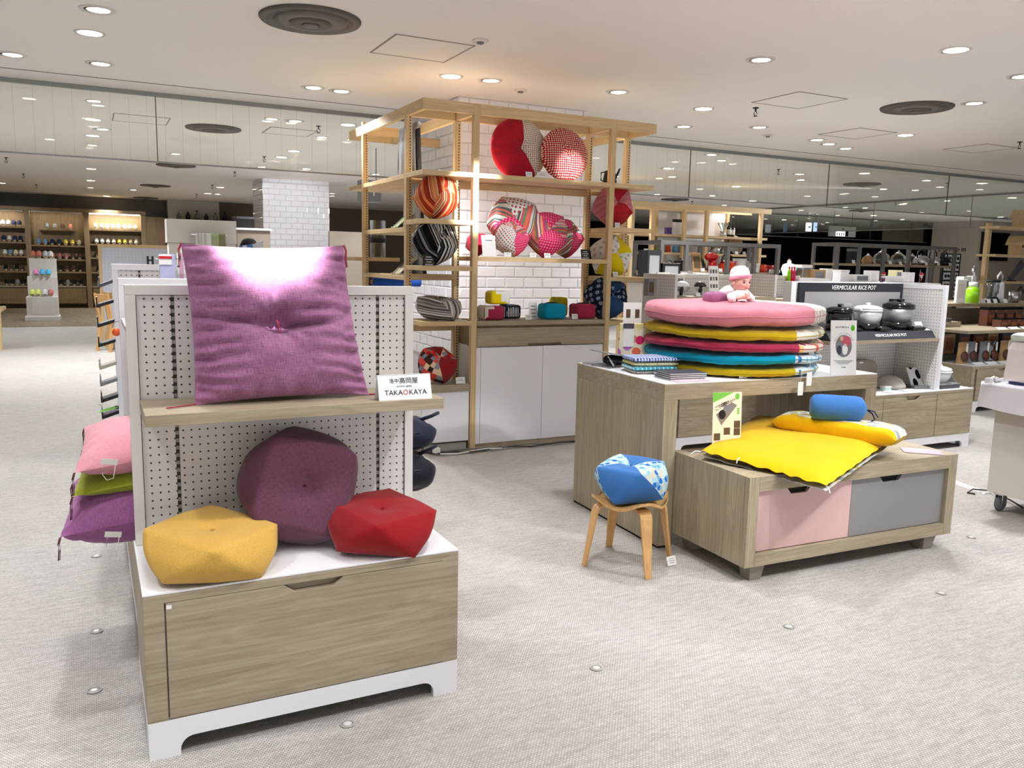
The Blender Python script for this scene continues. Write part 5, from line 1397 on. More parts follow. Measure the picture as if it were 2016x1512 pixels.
# ================================================================ SMALL GOODS
def base(px, py, Y=None, z=None):
    return PY(px, py, Y) if Y is not None else PZ(px, py, z)
def sx(p, npx): return mpp(p)*npx
def box_thing(name, label, cat, p, w, d, h, mat, rz=0.0, group=None, lid=None, prt=None, lean=0.0):
    """a carton or pack: body, and a printed face or lid of its own"""
    t = T(name, label, cat, p, rz, group)
    P('carton', MB().box(-w/2, w/2, -d/2, d/2, 0, h), mat, t, local=True, bev=min(w, h)*0.03)
    if prt:
        P('printed_face', MB().box(-w*0.36, w*0.36, -d/2-0.0012, -d/2-0.0002, h*0.2, h*0.82), prt, t, local=True)
    if lid: P('lid', MB().box(-w/2-0.002, w/2+0.002, -d/2-0.002, d/2+0.002, h*0.82, h*1.0+0.002), lid, t, local=True)
    return t
def card(label, p, w, h, rz=0.0, tilt=0.35, group='price cards', mat=None, ink=None, name='price_card', lines=3, hold=True):
    """small printed card leaning back in a clear holder"""
    t = T(name, label, 'price card', p, rz, group)
    R = Matrix.Rotation(-tilt, 3, 'X')
    P('card', MB().obox(R @ Vector((0,0,h/2+0.002)), w, 0.0012, h, R), mat or M_PAPER, t, local=True)
    for k in range(lines):
        P('print_line', MB().obox(R @ Vector((0,-0.0010,h*(0.78-0.22*k))), w*(0.7 if k % 2 else 0.5), 0.0004, h*0.05, R), ink or M_GREYP, t, local=True)
    if hold: P('holder', MB().obox((0, 0.006, 0.002), w*0.9, 0.02, 0.003), M_CLEAR, t, local=True)
    return t
def lathe_thing(name, label, cat, p, profs, group=None, n=24, extra=None):
    t = T(name, label, cat, p, 0, group)
    for nm, prof, mt in profs: P(nm, MB().lathe(prof, n), mt, t, local=True)
    if extra: extra(t)
    return t
def sc(prof, k): return [(r*k, z*k) for r, z in prof]
M_GLOSSBLK = plain('gloss_black_enamel', srgb(20,20,22), 0.12, 0.6); M_GLOSSRED = plain('gloss_red_enamel', srgb(196,16,24), 0.15, 0.6); M_SILVER = plain('satin_silver', srgb(176,176,178), 0.35, 0.5, 0.8)
M_PEARL = plain('pearl_white_enamel', srgb(236,236,238), 0.2, 0.6); M_ORANGE = plain('orange_red_enamel', srgb(226,60,24), 0.2, 0.6); M_PINKE = plain('pink_enamel', srgb(234,130,140), 0.3, 0.5)
M_CREAM = plain('cream_card', srgb(238,230,206), 0.6, 0.3); M_KRAFT = plain('kraft_card', srgb(176,140,100), 0.7, 0.2); M_GREENP = plain('leaf_green_print', srgb(122,196,84), 0.6, 0.2)
M_JARG = glassy('jar_glass', (0.86, 0.9, 0.9, 1), 0.2); M_BROWNP = plain('brown_food_print', srgb(98,58,44), 0.5, 0.4); M_PHOTO = plain('photo_print_brown', srgb(120,96,74), 0.6, 0.3, var=0.7)
M_LIMEB = plain('lime_bottle', srgb(150,220,30), 0.15, 0.6); M_PURP = plain('purple_print', srgb(96,70,150), 0.5, 0.3); M_SKY = plain('sky_blue_print', srgb(110,180,225), 0.6, 0.3); M_AMBER = plain('amber_dark_glass', srgb(40,26,18), 0.15, 0.6)
M_GREYPIC = plain('grey_photo_print', srgb(150,150,156), 0.6, 0.3, var=0.6)

# ---- the maker's sign on the shelf
a, b = Vector((0.830, 2.592, 0.9875)), Vector((1.012, 2.583, 0.9875))
sg = T('table_sign', 'white folded card sign with brush lettering on the right end of the front shelf', 'sign', (0.92, 2.60, 0.9875))
dirx = (b-a).normalized(); ang = math.atan2(dirx.y, dirx.x)
SM = Matrix.Rotation(ang, 3, 'Z') @ Matrix.Rotation(-0.30, 3, 'X')
cen = (a+b)/2
P('card_front', MB().obox(cen+SM @ Vector((0,0,0.043)), 0.182, 0.0015, 0.086, SM), M_PAPER, sg)
SM2 = Matrix.Rotation(ang, 3, 'Z') @ Matrix.Rotation(0.30, 3, 'X')
P('card_back', MB().obox(cen+Vector((0,0.049,0))+SM2 @ Vector((0,0,0.043)), 0.182, 0.0015, 0.086, SM2), M_PAPER, sg)
def on_sign(s_, size, x, z, mat, al='CENTER'):
    return text(s_, size, mat, sg, cen+SM @ Vector((x, -0.0013, z)), (SM @ Matrix.Rotation(PI/2, 3, 'X')).to_4x4(), align=al)
on_sign('洛中', 0.017, -0.036, 0.063, M_INK); on_sign('高岡屋', 0.022, 0.014, 0.063, M_INK)
on_sign('KYOTO  JAPAN', 0.0075, -0.002, 0.045, M_INK)
on_sign('TAKA', 0.024, -0.009, 0.024, M_INK, 'RIGHT'); on_sign('O', 0.024, 0.001, 0.024, M_RED_INK); on_sign('KAYA', 0.024, 0.012, 0.024, M_INK, 'LEFT')
card('folded white price paper beside the crimson cushion', (1.005, 2.60, 0.5035), 0.05, 0.04, 0.5, 1.15, 'price cards on the front fixture', lines=1, hold=False)

# ---- papers, fabric covers and books on the tall table
def flat(name, label, cat, p, w, d, h, mat, rz, group=None, edge=None, round_=0.0):
    t = T(name, label, cat, p, rz, group)
    if round_:
        def fn(u, v):
            a_ = 2*PI*u; s_ = lambda q: math.copysign(abs(q)**0.25, q)
            e_ = (v-0.5)*PI; c_ = abs(math.cos(e_))**0.35
            return (w/2*c_*s_(math.cos(a_)), d/2*c_*s_(math.sin(a_)), h/2+h/2*math.copysign(abs(math.sin(e_))**0.5, e_)*(1+0.1*mnoise.noise(Vector((math.cos(a_)*2, math.sin(a_)*2, h*90)))))
        P('folded_cloth', MB().grid(fn, 36, 12, wrapu=True), mat, t, local=True)
        P('fold_line', MB().box(-w*0.47, w*0.47, -d/2*0.995-0.001, -d/2*0.995, h*0.45, h*0.55), edge or mat, t, local=True)
    else:
        P('cover', MB().box(-w/2, w/2, -d/2, d/2, h*0.8, h).box(-w/2, w/2, -d/2, d/2, 0, h*0.12), mat, t, local=True)
        P('page_block', MB().box(-w/2+0.003, w/2-0.001, -d/2+0.002, d/2-0.002, h*0.125, h*0.795), edge or M_PAPER, t, local=True)
    return t
TZ = 0.859
M_DARKBAND = plain('dark_grey_card', srgb(78,76,84), 0.5, 0.3)
M_BLPR = dotted('indigo_scale_print', srgb(206,216,236), srgb(40,64,140), 60, 0.36); M_YGPR = dotted('yellow_leaf_print', srgb(240,236,200), srgb(206,196,90), 44, 0.36); M_AQPR = dotted('aqua_leaf_print', srgb(196,226,236), srgb(70,180,205), 40, 0.40); M_SPECK = dotted('speckled_oat_cloth', srgb(224,216,204), srgb(150,140,128), 90, 0.3)
px0 = PZ(1262, 730, TZ)
fx, fy = 2.765, 3.74
flat('folded_fabric', 'oatmeal speckled folded fabric, bottom of the cloth stack on the tall table', 'fabric', (fx, fy, TZ), 0.26, 0.20, 0.018, M_SPECK, -0.25, 'folded fabrics on the tall table', round_=1)
flat('folded_fabric', 'aqua leaf print folded fabric in the cloth stack', 'fabric', (fx-0.01, fy, TZ+0.019), 0.27, 0.21, 0.022, M_AQPR, -0.22, 'folded fabrics on the tall table', round_=1)
flat('folded_fabric', 'yellow leaf print folded fabric in the cloth stack', 'fabric', (fx, fy+0.01, TZ+0.042), 0.27, 0.21, 0.022, M_YGPR, -0.26, 'folded fabrics on the tall table', round_=1)
flat('folded_fabric', 'indigo and white print folded fabric on top of the cloth stack', 'fabric', (fx-0.005, fy, TZ+0.065), 0.275, 0.21, 0.025, M_BLPR, -0.22, 'folded fabrics on the tall table', round_=1)
for k in range(4):
    flat('brochure', 'thin grey brochure, %s from the top of the fanned pile at the table corner' % ORD[3-k], 'brochure', (2.755+0.004*k, 3.47, TZ+0.0095*k), 0.22, 0.15, 0.008, M_DARKBAND, -0.06-0.03*k, 'grey brochures on the tall table')
flat('brochure', 'grey wrapped pack beside the fanned brochures', 'brochure', (2.80, 3.585, TZ), 0.20, 0.07, 0.022, M_DARKBAND, -0.2, 'grey brochures on the tall table')
flat('magazine', 'white printed catalogue lying at the far left of the table', 'magazine', (2.70, 4.13, TZ), 0.2, 0.15, 0.008, M_GREYPIC, 0.3, 'catalogues on the tall table')
bk = T('wrapped_pack', 'crumpled black plastic pack under a catalogue on the tall table', 'package', (2.72, 4.02, TZ+0.009))
P('plastic_wrap', MB().grid(lambda u, v: (2.72+0.085*math.cos(2*PI*u)*math.sin(PI*v)**0.4, 4.02+0.06*math.sin(2*PI*u)*math.sin(PI*v)**0.4, TZ+0.009+0.055*v+0.006*math.sin(u*44+v*9)), 30, 8, wrapu=True), M_GLOSSBLK, bk)
P('white_strip', MB().obox((2.655, 3.975, TZ+0.035), 0.004, 0.08, 0.01, Matrix.Rotation(0.6, 3, 'X')), M_PAPER, bk)
o = flat('magazine', 'open white catalogue sheet resting slanted on the black pack', 'magazine', (2.70, 4.02, TZ+0.068), 0.22, 0.17, 0.006, M_GREYPIC, 0.25, 'catalogues on the tall table')
o.rotation_euler = (0.05, 0.16, 0.25)
flat('leaflet', 'pink printed leaflet at the front left of the table', 'leaflet', (2.75, 3.37, TZ), 0.20, 0.07, 0.0025, plain('pink_leaf_print', srgb(236,204,216), 0.5, 0.3, var=0.25), -0.05)
# standing polka print pack
pk = T('fabric_pack', 'white pack with pink, orange and lilac circles standing behind the cloth stack', 'package', (PY(1250, 680, 4.10).x, 4.10, TZ), -0.42)
M_CIRC = dotted('big_circle_print', srgb(250,240,214), srgb(236,110,84), 16, 0.42, cols=[srgb(238,118,92), srgb(206,130,214), srgb(240,226,160), srgb(222,50,110), srgb(248,236,190), srgb(236,150,110)])
def xz(name): 
    mt = bpy.data.materials[name]
    for nd in mt.node_tree.nodes:
        if nd.type == 'MAPPING': nd.inputs['Rotation'].default_value = (-PI/2, 0, 0)
    return mt
xz('big_circle_print')
P('pack', MB().prism([(-0.10,0),(0.10,0),(0.095,0.24),(-0.098,0.24)], -0.012, 0.012, 'y'), M_CIRC, pk, local=True, bev=0.004)
P('label_card', MB().box(-0.075, -0.01, -0.0145, -0.0125, 0.10, 0.235), M_PAPER, pk, local=True); P('label_band', MB().box(-0.078, -0.012, -0.016, -0.0148, 0.21, 0.24), M_DARKBAND, pk, local=True)
pst = T('picture_card', 'white card with four small product pictures standing behind the polka pack', 'picture card', (PY(1243, 660, 4.165).x, 4.165, TZ), -0.42)
P('board', MB().box(-0.055, 0.055, -0.002, 0.002, 0, 0.36), M_PAPER, pst, local=True)
for xx, zz, mt in ((-0.025,0.27,M_PHOTO),(0.03,0.27,M_PHOTO),(-0.025,0.12,M_PURP),(0.03,0.12,M_PURP)): P('small_picture', MB().box(xx-0.013, xx+0.013, -0.004, -0.0025, zz, zz+0.05), mt, pst, local=True)
# white poster with round picture
ps = T('picture_card', 'tall white card with a round photo and green dot on the tall table', 'picture card', (3.755, 3.285, TZ), -0.20)
PWW, PHH = 0.168, 0.305
R = Matrix.Rotation(-0.10, 3, 'X')
def pobj(name, poly, y, mat, par):
    m = MB(); n_ = len(poly)
    m.add([R @ Vector((x, y, z)) for x, z in poly]+[R @ Vector((x, y+0.0006, z)) for x, z in poly], [tuple(range(n_)), tuple(range(2*n_-1, n_-1, -1))]+[(i, i+n_, (i+1) % n_+n_, (i+1) % n_) for i in range(n_)])
    return P(name, m, mat, par, local=True)
P('board', MB().obox(R @ Vector((0,0,PHH/2)), PWW, 0.004, PHH, R), M_PAPER, ps, local=True)
ell = lambda cx, cz, rx, rz, a0=0, a1=2*PI, n_=22: [(cx+rx*math.cos(a0+(a1-a0)*k/n_), cz+rz*math.sin(a0+(a1-a0)*k/n_)) for k in range(n_)]
cz_ = PHH*0.53
pobj('round_photo', ell(0, cz_, 0.053, 0.063), -0.0028, M_GREYPIC, ps)
pobj('photo_figure', ell(0.018, cz_+0.026, 0.030, 0.030), -0.0035, plain('rose_figure_print', srgb(196,96,112), 0.6, 0.2), ps)
pobj('photo_figure', ell(0.008, cz_-0.018, 0.018, 0.032), -0.0035, M_PAPER, ps); pobj('photo_figure', ell(-0.03, cz_-0.022, 0.016, 0.026), -0.0035, plain('charcoal_figure_print', srgb(70,70,82), 0.6, 0.2), ps); pobj('photo_figure', ell(-0.014, cz_+0.042, 0.011, 0.013), -0.0042, plain('skin_figure_print', srgb(226,170,146), 0.6, 0.2), ps)
pobj('green_dot', ell(0.058, PHH*0.86, 0.013, 0.017), -0.0028, plain('green_badge', srgb(96,190,50), 0.6, 0.2), ps)
def on_card(par, s_, size, x, z, mat, ry=0.0):
    mw = XF[par.name] @ Matrix.Translation(R @ Vector((x, -0.0032, z))) @ (R @ Matrix.Rotation(ry, 3, 'Y') @ Matrix.Rotation(PI/2, 3, 'X')).to_4x4()
    o_ = text(s_, size, mat, par, (0,0,0), (0,0,0)); o_.matrix_local = XF[par.name].inverted() @ mw
on_card(ps, 'せんべい座ぶとん', 0.0115, -0.012, PHH*0.875, M_INK)
arc = 'ぎゅーっとして、とってもおおきな円座'
for k, ch in enumerate(arc[:17]):
    t_ = PI*(0.86-0.72*k/16); on_card(ps, ch, 0.008, 0.063*math.cos(t_), cz_+0.073*math.sin(t_), M_GREYP, -(t_-PI/2)*0.9*-1 if False else (PI/2-t_))
for k, w_ in enumerate((0.75, 0.65, 0.5, 0.36)): pobj('print_line', [(-PWW*w_/2, PHH*(0.265-0.02*k)), (PWW*w_/2, PHH*(0.265-0.02*k)), (PWW*w_/2, PHH*(0.257-0.02*k)), (-PWW*w_/2, PHH*(0.257-0.02*k))], -0.0028, M_GREYP, ps)
on_card(ps, 'in Small', 0.009, 0, PHH*0.14, M_INK)
for k, (px, py) in enumerate(((1463,745),(1491,742))):
    card('small clear framed price card before the cushion stack, %s one' % ('left', 'right')[k], PZ(px, py, TZ+0.001), 0.05, 0.038, -0.05, 0.25, 'price cards on the tall table')
card('blank white price card lying behind the fanned brochures', PZ(1335, 733, TZ+0.001), 0.05, 0.045, 0.1, 0.5, 'price cards on the tall table', lines=0)

# ---- green and white leaflet board on the low cabinet
gb = T('picture_card', 'cream leaflet board with a green corner and futon photos, behind the yellow mat', 'picture card', (2.835, 3.17, 0.5075), -0.16)
GW, GH = 0.165, 0.315
R = Matrix.Rotation(-0.06, 3, 'X')
P('board', MB().obox(R @ Vector((0,0,GH/2)), GW, 0.004, GH, R), M_CREAM, gb, local=True)
pobj('green_corner', [(-GW/2, GH*0.84), (-GW/2, GH), (GW*0.22, GH)], -0.0028, M_GREENP, gb)
pobj('photo_mat', [(-GW*0.39, GH*0.65), (-GW*0.2, GH*0.47), (GW*0.34, GH*0.79), (GW*0.14, GH*0.84)], -0.0028, plain('taupe_photo', srgb(150,138,132), 0.6, 0.3, var=0.3), gb)
pobj('photo_sleeper', ell(-0.03, GH*0.645, 0.02, 0.024), -0.0034, plain('dark_hair_print', srgb(40,34,34), 0.6, 0.2), gb); pobj('photo_sleeper', ell(0.005, GH*0.745, 0.028, 0.017), -0.0034, M_GREYPIC, gb)
pobj('green_dot', ell(GW*0.34, GH*0.93, 0.013, 0.016), -0.0028, M_GREENP, gb)
for k, (x_, z_) in enumerate(((-GW*0.34, GH*0.29), (0.0, GH*0.375), (GW*0.35, GH*0.36), (GW*0.35, GH*0.48))): pobj('small_picture', [(x_-0.018, z_-0.018), (x_+0.018, z_-0.018), (x_+0.018, z_+0.018), (x_-0.018, z_+0.018)], -0.0028, M_PHOTO, gb)
for k in range(3): pobj('green_tab', [(GW*0.38-0.007, GH*(0.715-0.035*k)), (GW*0.38+0.007, GH*(0.715-0.035*k)), (GW*0.38+0.007, GH*(0.74-0.035*k)), (GW*0.38-0.007, GH*(0.74-0.035*k))], -0.0028, M_GREENP, gb)
for k, ch in enumerate('ごろ寝敷きふとん'): on_card(gb, ch, 0.026-0.0018*k, -GW*0.37+0.0185*k-0.0006*k*k, GH*(0.745+0.028*k-0.0012*k*k), M_INK, -0.42)
for k, w_ in enumerate((0.62, 0.5, 0.4)): pobj('print_line', [(-GW*w_/2, GH*(0.18-0.022*k)), (GW*w_/2, GH*(0.18-0.022*k)), (GW*w_/2, GH*(0.171-0.022*k)), (-GW*w_/2, GH*(0.171-0.022*k))], -0.0028, M_INK, gb)
card('clear framed price card leaning on the yellow mat', PZ(1678, 853, 0.600), 0.072, 0.056, -0.5, 0.2, 'price cards on the low cabinet')
lf = S('leaflet', MB().obox((3.862, 2.83, 0.509), 0.19, 0.12, 0.0025, Matrix.Rotation(-0.75, 3, 'Z')), plain('pink_postcard_print', srgb(226,196,208), 0.5, 0.3, var=0.5), 'pink printed postcard lying on the right end of the low cabinet', 'leaflet')
card('small clear price card standing by the stool leg on the carpet', PZ(1324, 1114, 0.001), 0.058, 0.045, 0.1, 0.35, 'price cards on the floor')
card('white card corner sticking out behind the stool cushion', (2.49, 3.26, 0.338), 0.05, 0.03, -0.6, 0.9, 'price cards by the stool', lines=0, hold=False)

# ---- cards and small things in the tower
def tcard(px, py, Y, w, h, label, z, mat=None, ink=None, lines=2, rz=0.0):
    p = PY(px, py, Y); return card(label, (p.x, Y, z), w, h, rz, 0.22, 'price cards in the tower', mat, ink, lines=lines)
tcard(1042, 350, 5.75, 0.055, 0.042, 'white price card under the crimson wedge cushion', ZA); tcard(1068, 352, 5.75, 0.085, 0.046, 'wide white price card under the dotted red cushion', ZA)
tcard(845, 523, 5.75, 0.085, 0.082, 'black card before the black and white striped cushion', 1.4055, M_BLACK, M_PAPER, 4)
tcard(964, 505, 5.745, 0.115, 0.16, 'large white card standing left of the pink cushions', ZB, lines=1)
tcard(1000, 505, 5.735, 0.06, 0.035, 'white price card before the floral pink cushion', ZB); tcard(1050, 505, 5.735, 0.055, 0.035, 'white price card between the pink cushions', ZB); tcard(1078, 507, 5.735, 0.055, 0.037, 'white price card before the hot pink striped cushion', ZB)
tcard(1153, 508, 5.74, 0.08, 0.075, 'black card before the rightmost pink cushion', ZB, M_BLACK, M_PAPER, 4)
tcard(1216, 447, 5.745, 0.05, 0.04, 'white price card under the red pinstripe cushion', RIGHTZ[1]); tcard(1212, 543, 5.745, 0.05, 0.04, 'white price card under the yellow flowered cushion', RIGHTZ[2])
tcard(1041, 630, 5.75, 0.055, 0.04, 'white price card before the turquoise block cushion, left of it', CT); tcard(1132, 628, 5.75, 0.055, 0.042, 'white price card between the turquoise and rose blocks', CT)
tcard(1051, 628, 5.88, 0.075, 0.13, 'printed info card behind the block cushions', CT, lines=4)
tcard(907, 765, 5.74, 0.075, 0.05, 'small white price card beside the patchwork cushion', 0.5205)
card('white price sheet lying under the grey striped cushion', (2.40, 5.745, 1.0005), 0.20, 0.05, 0, 1.35, 'price cards in the tower', lines=0, hold=False)
kt = T('watering_jug', 'black slim spouted jug on the top right corner shelf', 'jug', (3.88, 5.93, ZA))
P('body', MB().lathe([(0,0),(0.055,0),(0.058,0.03),(0.05,0.09),(0.04,0.12),(0,0.12)], 20), M_BLACK, kt, local=True); P('spout', MB().tube([(0.04,0,0.04),(0.075,0,0.10),(0.095,0,0.145)], [0.014,0.010,0.007], 8), M_BLACK, kt, local=True); P('handle', MB().tube([(-0.04,0,0.11),(-0.085,0,0.10),(-0.085,0,0.04),(-0.05,0,0.03)], 0.006, 7), M_BLACK, kt, local=True)
# textiles on the tower's left side
M_KNIT = dotted('grey_rib_knit', srgb(176,174,178), srgb(132,130,136), 40, 0.35, rnd=0.9); M_LACE = dotted('pale_grey_lace', srgb(206,206,206), srgb(160,160,164), 34, 0.34, rnd=0.8)
def drape(label, x, y0, y1, z0, z1, mat, th=0.03, wave=0.012, rod=True):
    t = T('hanging_textile', label, 'textile', (x, (y0+y1)/2, z0), 0, 'textiles in the tower')
    m = MB().grid(lambda u, v: (x-th/2+wave*math.sin(u*22)*v, y0+(y1-y0)*u*(0.86+0.14*v)+0.02*(1-v), z1-(z1-z0)*v), 24, 16)
    m.grid(lambda u, v: (x+th/2+wave*math.sin(u*22)*v, y1-(y1-y0)*u*(0.86+0.14*v)-0.02*(1-v), z1-(z1-z0)*v), 24, 16)
    P('cloth', m, mat, t)
    P('top_fold', MB().tube([(x, y0+0.02, z1), (x, y1-0.06, z1)], th/2, 10), mat, t)
    return t
drape('grey ribbed throw hanging in the upper left side of the tower', 2.30, 6.18, 6.62, ZA+0.002, 2.47, M_KNIT, 0.05)
drape('pale lace patterned cloth hanging below the throw', 2.34, 6.2, 6.62, 1.692, 2.04, M_LACE, 0.03)
drape('pale blue grey cloth hanging in the lower left side', 2.36, 6.2, 6.6, 1.327, 1.62, dotted('blue_grey_cloth', srgb(186,190,200), srgb(160,166,178), 20, 0.4, rnd=0.9), 0.03)
def towels(label, p, cols, n_):
    for k in range(n_):
        q = Vector(p)+Vector((0.0, 0.055*k, 0))
        t = T('towel', label[k], 'towel', q, 0, 'towels on the tower side shelf')
        P('cloth', MB().grid(lambda u, v: (q.x-0.14+0.30*u, q.y+0.07*v+0.03*u, q.z+0.006+0.19*math.sin(u*PI*0.55)*(1-0.15*abs(2*v-1))*(0.9+0.1*v)), 14, 8).grid(lambda u, v: (q.x-0.14+0.30*u, q.y+0.07*v+0.03*u, q.z+0.001+0.15*math.sin(u*PI*0.55)*(0.9+0.1*v)), 14, 8), cols[k], t)
        P('hem', MB().tube([(q.x-0.142, q.y, q.z+0.008), (q.x-0.142, q.y+0.07, q.z+0.008)], 0.006, 6), cols[k], t)
towels(['pale sage green towel draped on the tower side shelf', 'deep green towel draped behind the pale one'], (2.32, 6.35, 1.6905), [fabric('sage_towel', srgb(208,214,178)), fabric('green_towel', srgb(120,140,100))], 2)
towels(['cream towel draped on the lower side shelf', 'sand towel draped behind the cream one', 'grey brown towel at the back of the lower side shelf'], (2.32, 6.3, 1.3255), [fabric('cream_towel', srgb(230,220,196)), fabric('sand_towel', srgb(206,190,160)), fabric('taupe_towel', srgb(130,116,100))], 3)
rl = T('paper_roll', 'bright blue fabric roll lying behind the left of the tower', 'roll', (2.45, 7.3, 1.20))
P('roll', MB().tube([(2.30,7.35,1.24),(2.75,7.35,1.24)], 0.042, 16), plain('cobalt_cloth', srgb(30,84,180), 0.6, 0.3), rl); P('core', MB().tube([(2.28,7.35,1.24),(2.30,7.35,1.24)], 0.02, 10), M_DKWOOD, rl)
P('rest', MB().box(2.32,2.36,7.31,7.39,0.0,1.198), M_GREYP, rl)
tu = lathe_thing('storage_tube', 'tall clear tube with a black band behind the left of the tower', 'container', (2.36, 7.4, 1.4605), [('tube', [(0.0,0),(0.07,0),(0.07,0.33),(0.066,0.33),(0.066,0.01)], M_JARG), ('band', [(0.071,0.13),(0.073,0.13),(0.073,0.17),(0.071,0.17)], M_BLACK)], n=24)

# ---- cables and sockets along the foot of the cupboard
cbm = plain('grey_cable', srgb(120,116,110), 0.5, 0.3); cbw = plain('white_cable', srgb(226,224,220), 0.5, 0.3)
for k, (mt, y0, lb) in enumerate(((cbm, 5.665, 'grey power cable snaking along the foot of the cupboard'), (plain('dark_cable', srgb(60,58,56), 0.5, 0.3), 5.645, 'dark power cable along the foot of the cupboard'), (cbw, 5.63, 'white power cable curling by the wall sockets'))):
    pts = [(2.27+0.13*i, y0+0.016*math.sin(i*1.3+k*2), 0.008+0.010*(k == 0 and 0.5 or 0)+abs(0.014*math.sin(i*0.9+k))) for i in range(5 if k == 2 else 11)]
    t = T('power_cable', lb, 'cable', pts[0], 0, 'cables at the cupboard foot')
    P('flex', MB().tube(pts, 0.006, 6), mt, t)
    P('plug', MB().obox((pts[0][0]-0.02, pts[0][1]+0.03, 0.045), 0.05, 0.035, 0.035), cbw if k != 1 else M_BLACK, t)
# small grey outlet strip
S('socket_strip', MB().box(2.19, 2.53, 5.735, 5.758, 0.012, 0.07), plain('strip_grey', srgb(170,168,162), 0.5, 0.3), 'grey socket strip along the foot of the small white cupboard', 'socket')

# ---- rice cookers
def cooker(label, px, Y, k, bodym, lidm, basem=M_GLOSSBLK):
    p = PY(px, 640, Y); z = 0.9765
    def ex(t):
        for s_ in (-1, 1): P('side_handle', MB().obox((s_*0.125*k, 0, 0.185*k), 0.03*k, 0.08*k, 0.018*k), lidm, t, local=True, bev=0.003)
        P('control_panel', MB().obox((0.06*k, -0.135*k, 0.018*k), 0.15*k, 0.07*k, 0.022*k, Matrix.Rotation(0.2, 3, 'X')), basem, t, local=True, bev=0.003)
        P('dial', MB().lathe([(0,0),(0.012,0),(0.012,0.006),(0,0.006)], 14, (0.02*k,-0.14*k,0.03*k)), M_CHROME, t, local=True)
        P('lid_knob', MB().lathe([(0,0.22),(0.012,0.22),(0.02,0.235),(0.02,0.245),(0,0.248)] if k == 1 else sc([(0,0.22),(0.012,0.22),(0.02,0.235),(0.02,0.245),(0,0.248)], k), 14), lidm, t, local=True)
    return lathe_thing('rice_cooker', label, 'rice cooker', (p.x, Y, z), [('base_ring', sc([(0,0),(0.11,0),(0.115,0.02),(0.112,0.06),(0,0.06)], k), basem), ('pot', sc([(0.108,0.061),(0.118,0.10),(0.124,0.165),(0.11,0.168)], k), bodym), ('rim', sc([(0.12,0.166),(0.128,0.172),(0.128,0.182),(0.118,0.19)], k), lidm), ('lid', sc([(0.126,0.188),(0.127,0.2),(0.09,0.216),(0.04,0.224),(0,0.225)], k), lidm)], 'rice cookers', 32, ex)
cooker('black rice cooker, left of the three', 1650, 4.60, 0.82, M_GLOSSBLK, M_GLOSSBLK); cooker('white rice cooker with silver body, middle of the three', 1706, 4.58, 0.86, plain('light_silver', srgb(214,214,218), 0.3, 0.5, 0.5), M_PEARL); cooker('largest rice cooker with dark silver body and black lid, at the right', 1766, 4.60, 0.98, M_SILVER, M_GLOSSBLK)
for px, lb, mt in ((1665, 'silver kettle lid block standing behind the white cooker', M_SILVER), (1765, 'black cooker box standing behind the right cooker', M_GLOSSBLK)):
    p = PY(px, 600, 4.735); box_thing('lid_stand', lb, 'stand', (p.x, 4.735, 0.9755), 0.10 if px < 1700 else 0.13, 0.05, 0.20 if px < 1700 else 0.235, mt, prt=M_CHROME)
card('white info card at the right end of the rice cooker shelf', (PY(1818, 650, 4.47).x, 4.50, 0.9755), 0.085, 0.065, 0, 0.45, 'price cards on the cooker shelf'); card('white price strip lying before the info card', (5.98, 4.44, 0.974), 0.09, 0.03, 0, 1.3, 'price cards on the cooker shelf', lines=0, hold=False)
# under the cooker shelf
bd_ = T('cushion_board', 'large grey rounded seat cushion standing under the rice cooker shelf', 'cushion', (5.53, 4.74, 0.4925))
P('shell', MB().prism([(5.35,0.493),(5.76,0.493),(5.77,0.66),(5.75,0.70),(5.66,0.72),(5.45,0.715),(5.37,0.69),(5.345,0.64)], 4.70, 4.76, 'y'), fabric('taupe_wool', srgb(168,158,146)), bd_, bev=0.02); P('label', MB().box(5.55, 5.59, 4.697, 4.6995, 0.69, 0.702), M_PAPER, bd_)
lathe_thing('mixing_bowl', 'upturned pale grey felt dome under the rice cooker shelf', 'bowl', (PY(1755,762,4.58).x, 4.60, 0.4925), [('dome', [(0.125,0),(0.12,0.03),(0.09,0.075),(0.045,0.098),(0,0.104)], fabric('pale_felt', srgb(206,202,196))), ('rim', [(0.118,0.0),(0.128,0.0),(0.128,0.008),(0.118,0.008)], M_GREYP)], n=28)
box_thing('gift_box', 'small mint green box under the cooker shelf', 'box', (PY(1745,752,4.50).x, 4.50, 0.4925), 0.07, 0.05, 0.035, plain('mint_card', srgb(200,228,218), 0.5, 0.3), lid=M_PAPER)
mg_ = T('magazine', 'black and white picture book leaning on a stand under the cooker shelf', 'book', (PY(1810,765,4.5).x, 4.48, 0.4925), -0.25)
Rm = Matrix.Rotation(-0.55, 3, 'X')
P('cover', MB().obox(Rm @ Vector((0,0,0.085))+Vector((0,0.02,0.012)), 0.16, 0.012, 0.17, Rm), dotted('black_white_photo_cover', srgb(238,238,240), srgb(20,20,24), 16, 0.36, rnd=1.0), mg_, local=True); P('stand', MB().box(-0.09,0.09,-0.03,0.09,0,0.025), M_GREYP, mg_, local=True)
flat('leaflet', 'white brochure lying on the ledge under the cookers, left', 'leaflet', (PY(1755,770,4.43).x, 4.43, 0.4925), 0.14, 0.09, 0.006, M_PAPER, 0.2, 'brochures under the cookers'); flat('leaflet', 'white brochure lying on the ledge under the cookers, right', 'leaflet', (PY(1790,768,4.43).x, 4.44, 0.4925), 0.16, 0.09, 0.006, M_PAPER, -0.1, 'brochures under the cookers')
pt = PX(1860, 752, 6.25)
